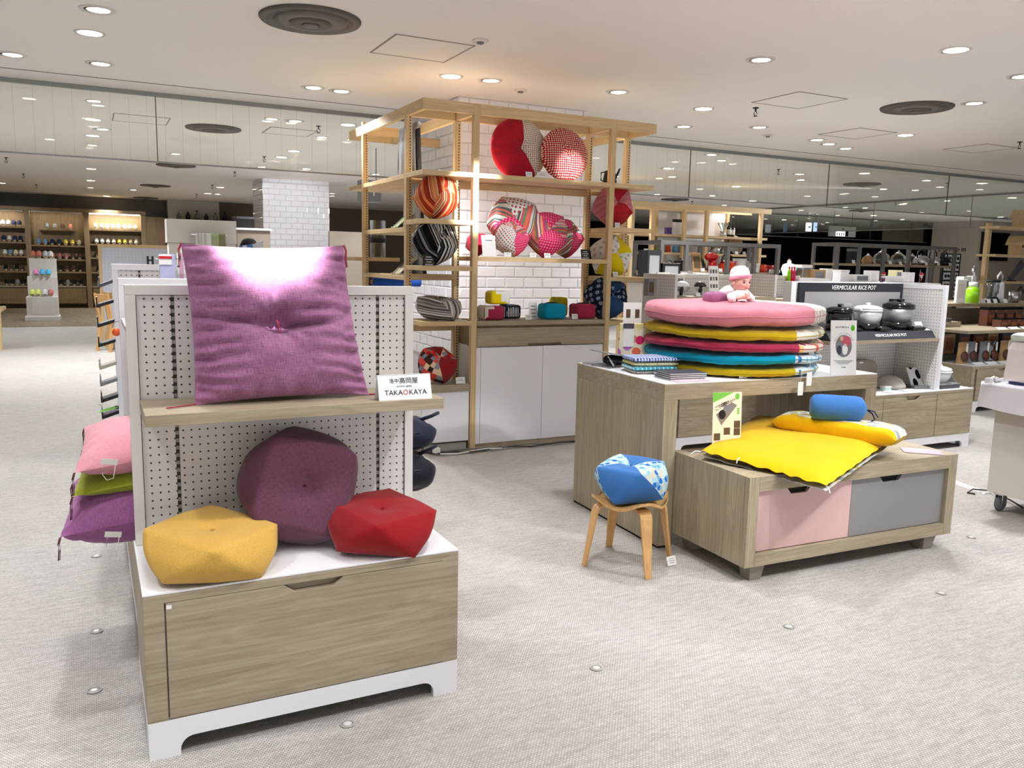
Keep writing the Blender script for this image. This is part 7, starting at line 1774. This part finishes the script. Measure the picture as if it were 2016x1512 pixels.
cbp = [PZ(1920,973,0.006), PZ(1905,970,0.01), PZ(1915,963,0.02), PZ(1950,966,0.02), PZ(1990,985,0.02), PZ(2014,1000,0.02)]
t = T('power_cable', 'dark cable trailing on the floor under the cart', 'cable', cbp[0]); P('flex', MB().tube(cbp, 0.005, 6), M_BLACK, t); P('tie', MB().tube([cbp[3]+Vector((-0.005,0,0)), cbp[3]+Vector((0.005,0,0))], 0.008, 6), M_GREYP, t)

# ---- far wooden shelf tower, second of its kind
FT = 11.6
ft = T('shelf_tower', 'far pale wood shelf tower with kitchen ware behind the steel racks', 'shelf unit', (10.0, FT+0.3, 0))
ZF = PY(1400, 415, FT).z
xs_ = [PY(px, 450, FT).x for px in (1243, 1282, 1346, 1390, 1497, 1517)]
for x_ in xs_[:5]: P('post', MB().box(x_, x_+0.06, FT, FT+0.06, 0, ZF), M_ASHZ, ft)
for x_ in (xs_[0]+0.25, xs_[1]+0.45, xs_[2]+0.35, xs_[4]-0.35): P('inner_post', MB().box(x_, x_+0.06, FT+0.5, FT+0.56, 0, ZF), M_ASHZ, ft)
P('top_beam', MB().box(xs_[0], xs_[5], FT, FT+0.06, ZF+0.0005, ZF+0.09), M_ASHX, ft); P('top_beam', MB().box(xs_[0], xs_[5], FT+0.5, FT+0.56, ZF+0.0005, ZF+0.09), M_ASHX, ft)
for z_ in (PY(1400, 464, FT).z, PY(1400, 499, FT).z, PY(1400, 540, FT).z): P('shelf', MB().box(xs_[0], xs_[5], FT+0.061, FT+0.499, z_-0.04, z_), M_ASHX, ft)
P('back_panel', MB().box(xs_[1]+0.5, xs_[4]-0.3, FT+0.6, FT+0.63, 0, ZF+0.05), M_TILE, ft)
za, zb = PY(1400, 464, FT).z, PY(1400, 499, FT).z
def fx_(px): return PY(px, 470, FT+0.2).x
box_thing('picture_book', 'white catalogue leaning on the upper shelf of the far tower', 'book', (fx_(1333), FT+0.2, za+0.0005), 0.2, 0.04, 0.26, M_PAPER, lid=M_BLACK); box_thing('carton', 'small purple box beside the catalogue on the far tower', 'box', (fx_(1318), FT+0.25, za+0.0005), 0.1, 0.08, 0.12, M_PURP)
lathe_thing('funnel', 'glass funnel in a steel stand on the far tower', 'funnel', (fx_(1422), FT+0.2, za+0.0005), [('stand', [(0,0),(0.09,0),(0.05,0.06),(0.05,0.1),(0,0.1)], M_STEEL), ('cone', [(0.02,0.1),(0.11,0.24),(0.105,0.24),(0.018,0.11)], M_JARG)], n=18)
for k, px in enumerate((1434, 1441)): bottle('dark amber pump bottle on the far tower, %s one' % ('left', 'right')[k], (fx_(px), FT+0.2, za+0.0005), 0.045, 0.26, M_AMBER, M_BLACK, 'amber pump bottles', M_PAPER)
for k, (px, mt, r_, h_) in enumerate(((1298, M_LIMEB, 0.06, 0.14), (1316, M_ORANGE, 0.045, 0.16), (1331, M_SKY, 0.06, 0.14), (1346, plain('blue_can', srgb(60,110,210), 0.4, 0.4), 0.045, 0.12))): lathe_thing('canister', 'small coloured canister on the far tower, %s from the left' % ORD[k], 'container', (fx_(px), FT+0.2, zb+0.0005), [('body', [(0,0),(r_,0),(r_*0.9,h_*0.7),(r_*0.5,h_),(0,h_)], mt), ('stopper', [(r_*0.3,h_),(r_*0.3,h_*1.2),(0,h_*1.22)], M_KRAFT)], 'coloured canisters', 16)
kettle('round steel kettle on the middle shelf of the far tower', (fx_(1408), FT+0.2, zb+0.0005), 1.1, M_STEEL, group='kettles on the far tower'); pot('steel pan on the middle shelf of the far tower', (fx_(1432), FT+0.3, zb+0.0005), 0.09, 0.12, M_STEEL, 'kettles on the far tower'); 
lathe_thing('platter', 'large round steel platter standing on the far tower', 'plate', (fx_(1456), FT+0.3, zb+0.0005+0.17), [('dish', [(0,-0.01),(0.15,-0.01),(0.17,0.01),(0.15,0.0),(0,0.0)], M_STEEL), ('rim', [(0.165,0.005),(0.172,0.012),(0.165,0.014)], M_CHROME)], n=28).rotation_euler = (PI/2-0.2, 0, 0)
for k, px in enumerate((1266, 1272, 1445, 1460, 1472)): card('tiny white price card on the far tower, %s from the left' % ORD[k], (fx_(px), FT+0.1, zb+0.0005), 0.07, 0.05, 0, 0.3, 'price cards on the far tower', lines=0, hold=False)

# ---- signs hanging far away
def hang_sign(name, label, p, w_, h_, mat, d=0.05):
    t = T(name, label, 'sign', p); P('panel', MB().box(-w_/2, w_/2, -d/2, d/2, -h_/2, h_/2), mat, t, local=True)
    for s_ in (-1, 1): P('rod', MB().tube([(s_*w_*0.35,0,h_/2),(s_*w_*0.35,0,CEIL-p[2])], 0.006, 6), M_GREYP, t, local=True)
    return t
e_ = PY(1592, 447, 16.6); es = hang_sign('exit_sign', 'small lit white exit sign with a teal arrow, far away', (e_.x, 16.6, e_.z), 0.16, 0.22, emitter('lit_white_sign', (0.9,0.97,1,1), 1.6)); P('arrow', MB().prism([(-0.05,-0.015),(0.0,-0.015),(0.0,-0.05),(0.055,0.0),(0.0,0.05),(0.0,0.015),(-0.05,0.015)], -0.028, -0.0255, 'y'), plain('teal_arrow', srgb(20,160,150), 0.6, 0.2), es, local=True)
e2 = PY(1605, 447, 16.8); es2 = hang_sign('exit_sign', 'small blue sign beside the lit exit sign', (e2.x, 16.8, e2.z), 0.09, 0.24, emitter('lit_blue_sign', (0.30,0.48,0.85,1), 0.8)); P('arrow', MB().prism([(-0.03,-0.008),(0.0,-0.008),(0.0,-0.025),(0.03,0.0),(0.0,0.025),(0.0,0.008),(-0.03,0.008)], -0.028, -0.0255, 'y'), plain('deep_blue', srgb(40,60,140), 0.6, 0.2), es2, local=True)
e3 = PY(1658, 456, 15.8); es3 = hang_sign('direction_sign', 'wide grey hanging sign with toilet symbols and an arrow', (e3.x, 15.8, e3.z), 0.95, 0.26, plain('sign_grey', srgb(176,178,172), 0.5, 0.3))
P('lit_strip', MB().box(-0.25,0.08,-0.028,-0.0255,-0.12,0.0), emitter('lit_strip_white', (0.9,0.95,1,1), 1.2), es3, local=True); P('dark_box', MB().box(0.1,0.2,-0.028,-0.0255,-0.12,0.02), M_INK, es3, local=True)
for k in range(4): P('pictogram', MB().prism([(-0.22+0.08*k,-0.11),(-0.195+0.08*k,-0.11),(-0.19+0.08*k,-0.05),(-0.207+0.08*k,-0.02),(-0.225+0.08*k,-0.05)], -0.031, -0.0285, 'y'), M_INK, es3, local=True)
P('arrow', MB().prism([(-0.05,0.055),(0.0,0.055),(0.0,0.035),(0.035,0.065),(0.0,0.095),(0.0,0.075),(-0.05,0.075)], -0.028, -0.0255, 'y'), M_INK, es3, local=True)
# wall lettering and the black screen on the right
nm = PX(1868, 491, 22.99)
wl = T('wall_lettering', 'dark raised letters spelling the shop name on the beige wall', 'lettering', (22.985, nm.y, nm.z))
text('N e m r i u m', 0.20, plain('bronze_letter', srgb(70,62,54), 0.4, 0.4), wl, (22.985, nm.y, nm.z), (PI/2, 0, -PI/2), ext=0.006)
tvp = PY(1957, 485, 15.69)
tv = T('wall_screen', 'large black screen on the taupe wall at far right', 'screen', (tvp.x, 15.66, tvp.z-0.42)); P('bezel', MB().box(tvp.x-0.62, tvp.x+0.62, 15.64, 15.70, tvp.z-0.42, tvp.z+0.40), M_BLACK, tv); P('display', MB().box(tvp.x-0.59, tvp.x+0.59, 15.634, 15.6395, tvp.z-0.39, tvp.z+0.37), plain('dark_screen_glass', srgb(10,10,12), 0.08, 0.5), tv)

# ================================================================ THE LEFT SIDE, FARTHER BACK
# ---- shoe wall
SW = 24.55
sw = T('shoe_cupboard', 'long brown shoe wall with lit shelves and panelled doors at the far left', 'shelf unit', (-0.6, 24.8, 0))
def wx(px): return PY(px, 480, SW).x
def wz(py): return PY(150, py, SW).z
bx_ = [wx(-95), wx(56), wx(172), wx(284)]
zt = wz(418)
P('back_board', MB().box(bx_[0], bx_[3], 24.98, 25.07, 0, zt), M_DKWOOD, sw)
P('cornice', MB().box(bx_[0], bx_[3]+0.06, SW-0.05, 24.98, zt+0.0005, zt+0.09), M_DKWOOD, sw)
for x_ in bx_: P('post', MB().box(x_-0.06, x_+0.06, SW, 24.97, 0, zt), M_DKWOOD, sw)
zs_ = [wz(449.5), wz(479), wz(506), wz(535), wz(563)]
for b in range(3):
    x0, x1 = bx_[b]+0.061, bx_[b+1]-0.061
    for i, z_ in enumerate(zs_):
        if b == 1 and i == 0: 
            P('shelf', MB().box(wx(78), wx(150), SW+0.05, 24.97, wz(453)-0.03, wz(453)), M_DKWOOD, sw); continue
        dz = -0.06 if b == 1 and i < 3 else 0.0
        P('shelf', MB().box(x0, x1, SW+0.03, 24.97, z_+dz-0.04, z_+dz), M_DKWOOD if i < 4 else M_OAKX, sw)
    P('door', MB().box(x0+0.02, x1-0.02, SW+0.03, SW+0.06, 0.12, zs_[4]-0.06), M_DKWOOD, sw); P('door_panel', MB().box(x0+0.14, x1-0.14, SW+0.02, SW+0.0295, 0.22, zs_[4]-0.16), M_DKWOOD, sw)
P('side_panel', MB().box(bx_[3]+0.065, wx(327), SW+0.1, 24.55+0.4, 0, wz(421)), M_DKWOOD, sw)
for b, pw in ((0, 30), (1, 12), (2, 70)):     # lamp strips under the cornice of each bay
    ld = bpy.data.lights.new('strip_lamp', 'AREA'); ld.shape = 'RECTANGLE'; ld.size = 1.2; ld.size_y = 0.04; ld.energy = pw*1.4; ld.color = (1, 0.93, 0.8)
    o = bpy.data.objects.new('strip_lamp', ld); COL.objects.link(o); o.parent = sw; o.location = XF[sw.name].inverted() @ Vector(((bx_[b]+bx_[b+1])/2, SW+0.06, zt-0.02)); o.rotation_euler = (0.35, 0, 0)
    P('lamp_strip', MB().box(bx_[b]+0.08, bx_[b+1]-0.08, SW+0.04, SW+0.08, zt-0.025, zt-0.0005), M_LENSDIM if b == 2 else M_TRIM, sw)
def slipper_mesh(c, sole, w=0.105, l=0.25):
    m = MB()
    m.grid(lambda u, v: (w/2*math.cos(2*PI*u)*(0.85+0.15*math.cos(PI*0.5)), -l/2+l*0.5+l*0.5*math.sin(2*PI*u), 0.022*v), 18, 1, wrapu=True)
    m.add([(w/2*0.85*math.cos(2*PI*k/18), l*0.5*math.sin(2*PI*k/18), 0.022) for k in range(18)], [tuple(range(18))])
    m.grid(lambda u, v: (w*0.5*math.cos(PI*u)*(1-0.25*v*v), -l*0.5*0.98*v**0.8+0.02-0.0, 0.02+0.075*math.sin(PI*u)*(1-0.55*v**2)), 12, 6, m=1)
    m.m = [1 if (i >= len(m.f)-72) else 0 for i in range(len(m.f))]
    return m.mesh('slipper', [sole, c])
SHC = {n: plain('slipper_'+n, srgb(*c), 0.7, 0.2) for n, c in dict(sage=(190,206,170), cream=(232,222,190), white=(236,234,228), camel=(206,178,130), navy=(40,52,84), black=(34,32,32), brown=(92,68,54), coral=(226,140,120), rose=(200,120,120), yellow=(236,210,90), grey=(150,148,146), blue=(120,160,200), sky=(100,190,235), pink=(236,150,200), lime=(214,226,120), silver=(210,214,222)).items()}
SHM = {n: slipper_mesh(SHC[n], plain('slipper_sole', srgb(210,196,170), 0.7, 0.2)) for n in SHC}
def slipper(label, c, x_, y_, z_, group, tilt=0.5, rz=0.0):
    o = bpy.data.objects.new('slipper', SHM[c]); COL.objects.link(o)
    o.location = (x_, y_, z_+0.125*math.sin(tilt)); o.rotation_euler = (tilt, 0, rz)
    tag(o, label, 'slipper', group)
bayn = ['left', 'middle', 'right']; rown = ['top', 'second', 'third', 'fourth', 'lowest']
rows = {(2,0): ['sage','sage','cream','cream','white','white','sage','camel'], (2,1): ['white','white','cream','cream','yellow','yellow','camel','cream'], (2,2): ['brown','brown','rose','rose'], (2,3): ['black','black','brown'], (2,4): ['black','black','grey'],
        (1,0): ['grey','grey','brown','coral'], (1,1): ['blue','blue','navy','navy','yellow','yellow','cream'], (1,2): ['coral','coral','rose','rose','rose','brown','brown'], (1,3): ['black','brown','black','black','brown','brown','black'], (1,4): ['black','brown','black','black','grey','black','black'],
        (0,0): ['silver','silver','navy','navy'], (0,1): ['navy','white','navy','navy'], (0,2): ['white','blue','cream','white'], (0,3): ['black','brown','black','brown'], (0,4): ['black','black','grey','black']}
for (b, i), cs in rows.items():
    xa, xb = (bx_[b]+0.15, bx_[b+1]-0.12)
    if b == 0: xa = wx(2)
    if (b, i) == (1, 0): xa, xb = wx(86), wx(148)
    if b == 2 and i >= 2: xb = wx(230)
    z_ = zs_[i]+(-0.06 if b == 1 and 0 < i < 3 else 0)
    if (b, i) == (1, 0): z_ = wz(453)
    for k, c in enumerate(cs):
        x_ = xa+(xb-xa)*(k+0.5)/len(cs)
        slipper('%s slipper, %s from the left on the %s shelf, %s bay of the shoe wall' % (c, ORD[k], rown[i], bayn[b]), c, x_, SW+0.17, z_+0.002, 'slippers on the shoe wall', 0.55)
# ---- white tiered stand with slippers
sd = T('tiered_stand', 'white three tier slipper stand before the shoe wall', 'display stand', (-0.92, 20.3, 0))
for nm_, (x0, x1, y0, y1, z0, z1) in dict(plinth=(-1.24,-0.60,20.05,20.75,0,0.09), lower_box=(-1.20,-0.62,20.08,20.72,0.09,0.50), middle_box=(-1.17,-0.62,20.32,20.72,0.5005,0.92), top_box=(-1.13,-0.62,20.50,20.72,0.9205,1.30)).items(): P(nm_, MB().box(x0, x1, y0, y1, z0, z1), M_WHITEP, sd, bev=0.006)
P('inset_panel', MB().box(-1.10,-0.68,20.075,20.0795,0.14,0.45), M_WHITE, sd)
for k, (c, x_, y_, z_) in enumerate((('lime',-1.08,20.2,0.502),('lime',-0.97,20.2,0.502),('silver',-0.85,20.2,0.502),('rose',-0.74,20.2,0.502),('sky',-0.88,20.385,0.922),('sky',-0.77,20.385,0.922),('pink',-1.0,20.385,0.922),('coral',-1.05,20.61,1.302),('coral',-0.94,20.61,1.302),('silver',-0.82,20.61,1.302),('white',-0.72,20.61,1.302))):
    slipper('%s slipper on the %s tier of the white stand, %s counted from below' % (c, 'lower' if z_ < 0.6 else 'middle' if z_ < 1 else 'top', ORD[k]), c, x_, y_, z_, 'slippers on the white stand', 0.6)
# ---- wood framed grid panel, pale fixtures, towels
YP = 14.7
fp_ = T('grid_panel', 'wood framed pale blue grid panel standing in the left background', 'partition', (0.9, YP, 0))
x0, x1, z1 = PY(193,500,YP).x, 2.3, PY(193,480,YP).z
P('grid_board', MB().box(x0+0.05, x1-0.05, YP+0.01, YP+0.03, 0.1, z1-0.05), pegboard('pale_blue_grid', srgb(206,212,226), (0,2), 0.05, 0.006, srgb(176,182,198)), fp_)
for a_ in ((x0, x0+0.05), (x1-0.05, x1)): P('frame_post', MB().box(a_[0], a_[1], YP, YP+0.04, 0, z1), M_ASHZ, fp_)
P('frame_rail', MB().box(x0+0.0505, x1-0.0505, YP, YP+0.04, z1-0.05, z1), M_ASHX, fp_); P('foot_rail', MB().box(x0+0.0505, x1-0.0505, YP, YP+0.04, 0.02, 0.1), M_ASHX, fp_)
YW = 12.0
wfx = T('display_wall', 'tall off-white display wall behind the big purple cushion', 'partition', (1.4, YW, 0)); xa, xb, zz = PY(329,470,YW).x, PY(466,470,YW).x, PY(400,433,YW).z
P('upper_panel', MB().box(xa, xb, YW, YW+0.3, zz-0.31, zz), plain('greyish_white', srgb(216,212,204), 0.6, 0.3), wfx); P('lower_panel', MB().box(xa+0.02, xb-0.01, YW+0.02, YW+0.3, 0.0, zz-0.315), plain('greyish_white', srgb(216,212,204), 0.6, 0.3), wfx); P('rail', MB().tube([(PY(375,465,YW).x, YW-0.12, PY(400,463,YW-0.1).z), (PY(445,465,YW).x, YW-0.12, PY(400,463,YW-0.1).z)], 0.012, 8), M_STEEL, wfx)
for s_ in (380, 440): P('rail_arm', MB().tube([(PY(s_,465,YW).x, YW-0.12, PY(400,463,YW-0.1).z), (PY(s_,465,YW).x, YW, PY(400,463,YW-0.1).z)], 0.01, 6), M_STEEL, wfx)
rz_ = PY(400,463,YW-0.1).z
for k, (pa, pb, mt, lb) in enumerate(((383,413,dotted('white_cable_knit', srgb(232,232,226), srgb(200,202,200), 24, 0.4, rnd=0.9),'white knitted towel hanging on the display wall rail'), (413,428,fabric('moss_towel', srgb(172,180,140)),'moss green towel hanging on the display wall rail'), (428,441,fabric('olive_towel', srgb(130,138,98)),'olive towel hanging at the right of the rail'))):
    t = T('towel', lb, 'towel', (PY((pa+pb)/2,480,YW).x, YW-0.12, rz_-0.35), 0, 'towels on the display wall rail'); xx0, xx1 = PY(pa,480,YW).x, PY(pb,480,YW).x
    P('cloth', MB().grid(lambda u, v: (xx0+(xx1-xx0)*u, YW-0.12+0.028*math.cos(PI*min(1,max(0,(v-0.4)/0.2)))*-1, rz_+0.014+0.012*math.sin(PI*min(1,max(0,(v-0.4)/0.2)))-(0.38*max(0,(0.4-v)/0.4) if v < 0.4 else 0.33*max(0,(v-0.6)/0.4))), 8, 24), mt, t)
    P('hem', MB().tube([(xx0, YW-0.15, rz_-0.36), (xx1, YW-0.15, rz_-0.36)], 0.008, 6), mt, t)
# counter with black things right of it
YB = 13.2
bcn = T('counter', 'grey brown counter left of the far white pillar', 'counter', (2.1, YB, 0)); P('body', MB().box(PY(467,470,YB).x, PY(519,470,YB).x+0.1, YB, YB+0.5, 0.1, PY(490,449,YB).z-0.03), plain('taupe_panel', srgb(140,128,114), 0.6, 0.3), bcn); P('top', MB().box(PY(465,470,YB).x, PY(519,470,YB).x+0.12, YB-0.02, YB+0.52, PY(490,449,YB).z-0.0295, PY(490,449,YB).z), M_WHITEP, bcn); P('plinth', MB().box(PY(470,470,YB).x, PY(515,470,YB).x, YB+0.03, YB+0.45, 0, 0.0995), M_DARK, bcn)
box_thing('crate', 'black crate standing on the grey brown counter', 'box', (PY(482,440,YB+0.2).x, YB+0.25, PY(490,449,YB).z+0.0005), 0.26, 0.3, 0.17, M_BLACK, lid=M_DARKBAND)
bk2 = T('black_bag', 'rounded black bag showing above the big purple cushion', 'bag', (PY(490,480,10.5).x, 10.5, 1.05)); P('body', MB().grid(lambda u, v: Vector((PY(490,480,10.5).x, 10.5, 1.06))+Vector((0.13*math.sin(PI*v)**0.6*math.cos(2*PI*u), 0.12*math.sin(PI*v)**0.6*math.sin(2*PI*u), 0.60*(1-math.cos(PI*v))/2)), 24, 14, wrapu=True), fabric('black_nylon', srgb(26,24,26)), bk2); P('strap', MB().tube([Vector((PY(505,470,10.5).x, 10.45, 1.5)), Vector((PY(512,470,10.5).x, 10.45, 1.35)), Vector((PY(508,470,10.5).x, 10.45, 1.15))], 0.012, 6), M_BLACK, bk2)
pdl = T('display_block', 'plain white pedestal under the black bag', 'stand', (PY(490,480,10.5).x, 10.5, 0)); xq = PY(490,480,10.5).x; P('block', MB().box(xq-0.2, xq+0.2, 10.3, 10.7, 0.06, 1.049), M_WHITEP, pdl); P('plinth', MB().box(xq-0.18, xq+0.18, 10.32, 10.68, 0, 0.0595), M_DARK, pdl)
bcl = T('folded_fabric', 'blue and white cloth peeping over the top of the big purple cushion', 'fabric', (PY(500,483,9.0).x, 9.0, PY(500,492,9.0).z)); q = PY(492,485,9.0); P('folded_cloth', MB().prism([(q.x-0.14,q.z-0.5),(q.x+0.12,q.z-0.5),(q.x+0.13,q.z+0.06),(q.x+0.06,q.z+0.03),(q.x-0.1,q.z)], 8.98, 9.04, 'y'), dotted('blue_white_cloth', srgb(226,234,244), srgb(90,140,200), 12, 0.4, rnd=0.9), bcl); P('hanger', MB().box(q.x-0.02,q.x+0.02,9.0,9.02,0,q.z-0.501), M_STEEL, bcl)
for k in range(7):
    px = 352+18*k; q = PY(px, 430, 24.3); bottle('tiny dark bottle on the high ledge before the cream wall, %s from the left' % ORD[k], (q.x, 24.3, min(PY(352+18*kk,431,24.3).z for kk in range(7))), 0.06, 0.16+0.04*(k % 3), M_BLACK if k % 2 else M_GREYP, M_BLACK, 'bottles on the high ledge')
q0, q1 = PY(345,432,24.3), PY(475,436,24.3)
hl = T('wall_ledge', 'high dark ledge before the cream wall carrying small bottles', 'shelf', ((q0.x+q1.x)/2, 24.35, 0)); P('board', MB().box(q0.x, q1.x, 24.2, 24.5, min(PY(352+18*k,431,24.3).z for k in range(7))-0.06, min(PY(352+18*k,431,24.3).z for k in range(7))-0.001), M_BLACK, hl); P('support', MB().box(q0.x+0.1, q1.x-0.1, 24.4, 24.58, 0, min(PY(352+18*k,431,24.3).z for k in range(7))-0.061), M_CREAMWALL, hl)
lpn = T('partition', 'low grey beige partition right of the far white pillar', 'partition', (5.4, 15.2, 0)); P('panel', MB().box(PY(649,470,15.2).x, PY(716,470,15.2).x, 15.2, 15.3, 0.1, PY(680,456,15.2).z), plain('greige_panel', srgb(176,164,150), 0.6, 0.3), lpn); P('plinth', MB().box(PY(650,470,15.2).x, PY(715,470,15.2).x, 15.22, 15.28, 0, 0.0995), M_DARK, lpn)
f_ = PY(727, 377, 11.0); fs = hang_sign('floor_sign', 'grey hanging box sign with white letter F behind the left of the tower', (f_.x, 11.0, f_.z), 0.27, 0.28, plain('sign_mid_grey', srgb(134,136,138), 0.5, 0.3), 0.2)
text('F', 0.20, M_PAPER, fs, XF[fs.name] @ Vector((0.055,-0.1015,0)), (PI/2,0,0)); text('f', 0.20, M_PAPER, fs, XF[fs.name] @ Vector((-0.085,-0.1015,0)), (PI/2,0,0))

# ---- little wooden chairs in the aisle
def make_chair():
    t = T('child_chair', '', 'chair', (0,0,0)); w, d, hs, hb = 0.30, 0.32, 0.42, 0.86
    P('seat', MB().box(-w/2,w/2,-d/2,d/2,hs-0.02,hs), M_BIRCH, t, local=True, bev=0.006)
    for sx_ in (-1, 1):
        P('leg', MB().frustum(sx_*w*0.46-0.018,sx_*w*0.46+0.018,-d*0.55-0.018,-d*0.55+0.018,0, sx_*w*0.42-0.02,sx_*w*0.42+0.02,-d*0.40-0.02,-d*0.40+0.02,hs-0.021), M_BIRCH, t, local=True)
        P('leg', MB().frustum(sx_*w*0.46-0.018,sx_*w*0.46+0.018,d*0.62-0.018,d*0.62+0.018,0, sx_*w*0.44-0.02,sx_*w*0.44+0.02,d*0.42-0.02,d*0.42+0.02,hs-0.021), M_BIRCH, t, local=True)
        P('back_post', MB().frustum(sx_*w*0.44-0.016,sx_*w*0.44+0.016,d*0.42-0.018,d*0.42+0.018,hs+0.0005, sx_*w*0.46-0.014,sx_*w*0.46+0.014,d*0.62-0.014,d*0.62+0.014,hb), M_BIRCH, t, local=True)
    P('back_rail', MB().obox((0,d*0.585,hb-0.075), w*0.8, 0.018, 0.12, Matrix.Rotation(-0.15,3,'X')), M_BIRCH, t, local=True)
    return t
c0 = make_chair(); c0.location = (0.30, 13.75, 0); c0.rotation_euler = (0,0,2.2); c0['label'] = 'small birch chair nearest, at the left beside the fixture row'; c0['group'] = 'birch children chairs'
c1 = dup(c0, loc=(0.42, 14.25, 0), rz=2.0, label='small birch chair right behind the nearest one')
# ---- things hung on the left side of the row
def wedge_tray(label, z_, mt, y_, out=0.075, lift=0.02):
    t = T('hook_pack', label, 'hanging pack', (0.1, y_, z_), 0, 'packs hung on the left side of the row')
    P('tray', MB().prism([(0.1045,z_),(0.1045,z_+0.016),(0.105-out,z_+lift+0.004),(0.105-out,z_+lift-0.012+0.0)], y_-0.05, y_+0.05, 'y'), mt, t); P('end_lip', MB().box(0.105-out-0.006, 0.105-out, y_-0.05, y_+0.05, z_+lift-0.012, z_+lift+0.04), mt, t); P('price_flap', MB().box(0.105-out-0.008, 0.105-out-0.0065, y_-0.03, y_+0.03, z_+lift-0.005, z_+lift+0.02), M_PAPER, t)
zz_ = [1.30, 1.20, 1.10, 1.0, 0.885, 0.80, 0.715, 0.63, 0.555]
mm_ = [M_DARKBAND, M_BLACK, M_BLACK, M_BLACK, plain('khaki_pack', srgb(166,160,146), 0.6, 0.3), M_GREYP, M_BLACK, M_BLACK, M_BLACK]
for k, z_ in enumerate(zz_): wedge_tray('dark hooked pack on the left side of the row, %s from the top' % ORD[k], z_, mm_[k], 4.72, 0.075 if k else 0.06, -0.012)
gq = T('price_tag', 'green paper flag among the hooked packs', 'price tag', (0.03, 4.65, 0.66)); P('card', MB().obox((0.055, 4.62, 0.665), 0.09, 0.06, 0.002, Matrix.Rotation(-0.25,3,'Y')), M_GREENP, gq); P('clip', MB().obox((0.095, 4.62, 0.672), 0.016, 0.02, 0.012), M_BLACK, gq)
obx = PX(236, 655, 0.09); ob = T('orange_ball', 'orange ball shaped pack at the left edge of the row', 'toy', (0.1, 4.45, 1.02)); P('ball', MB().lathe([(0.02*math.cos(-PI/2+PI*k/10)+1e-6, 0.02*math.sin(-PI/2+PI*k/10)) for k in range(11)], 16, (0.105, 4.45, 1.07)), plain('orange_plastic', srgb(226,90,40), 0.4, 0.4), ob); P('hanger', MB().tube([(0.085,4.45,1.09),(0.1,4.45,1.12),(0.2,4.45,1.13),(0.56,4.45,1.13)], 0.003, 5), M_STEEL, ob)
# packs hung above the second fixture
def hung(name, label, px0, px1, py0, py1, Y, mat, extra=None):
    a_, b_ = PY(px0, py0, Y), PY(px1, py1, Y)
    t = T(name, label, 'hanging pack', ((a_.x+b_.x)/2, Y, b_.z)); P('pack', MB().box(a_.x, b_.x, Y-0.012, Y+0.012, b_.z-0.06, a_.z), mat, t, bev=0.004); P('hook', MB().tube([((a_.x+b_.x)/2, Y, a_.z-0.02), (0.45, Y, a_.z-0.02), (0.565, Y, min(a_.z-0.03, 1.36))], 0.003, 5), M_STEEL, t)
    if extra: extra(t, a_, b_)
    return t
hung('wrapped_pack', 'pale violet wrapped pack with a red and white label hanging left of the big cushion', 313, 346, 500, 548, 4.4, plain('violet_film', srgb(190,192,228), 0.3, 0.5), lambda t, a_, b_: (P('label_card', MB().box(a_.x-0.003, a_.x+0.055, 4.383, 4.387, a_.z-0.05, a_.z-0.002), M_PAPER, t), P('label_stripe', MB().box(a_.x-0.003, a_.x+0.055, 4.380, 4.3828, a_.z-0.022, a_.z-0.010), M_RED_INK, t)))
hung('wrapped_pack', 'flower printed white pouch hanging just left of the big cushion', 347, 384, 498, 548, 4.46, dotted('botanical_print', srgb(236,236,232), srgb(150,160,150), 30, 0.34, cols=[srgb(160,172,150), srgb(220,170,190), srgb(190,196,190), srgb(240,240,236)]))
hung('tote_bag', 'off-white bag with a rounded handle hanging behind the flower pouch', 352, 392, 482, 520, 4.6, M_CREAM)
hk = PY(296, 519, 4.92); h_ = T('display_clip', 'black H shaped clip on top of the third fixture', 'clip', (hk.x, 4.92, 1.3925)); 
for s_ in (-1, 1): P('jaw', MB().obox((hk.x+s_*0.012, 4.92, 1.3925+0.022), 0.010, 0.012, 0.044), M_BLACK, h_)
P('bar', MB().obox((hk.x, 4.92, 1.3925+0.022), 0.0135, 0.010, 0.008), M_BLACK, h_); P('wire', MB().tube([(hk.x+0.018, 4.92, 1.3925+0.03), (hk.x+0.06, 4.92, 1.3925+0.028)], 0.002, 5), M_STEEL, h_)
wt = PZ(2, 690, 0); wtb = T('display_table', 'corner of a pale wood table cut by the left edge of the picture', 'table', (wt.x-0.4, wt.y+0.3, 0)); P('leg', MB().box(wt.x-0.12, wt.x+0.02, wt.y, wt.y+0.14, 0, 0.55), M_ASHZ, wtb); P('tabletop', MB().box(wt.x-1.2, wt.x+0.03, wt.y-0.02, wt.y+0.9, 0.5505, 0.60), M_ASHX, wtb); P('leg', MB().box(wt.x-1.18, wt.x-1.05, wt.y, wt.y+0.14, 0, 0.55), M_ASHZ, wtb)
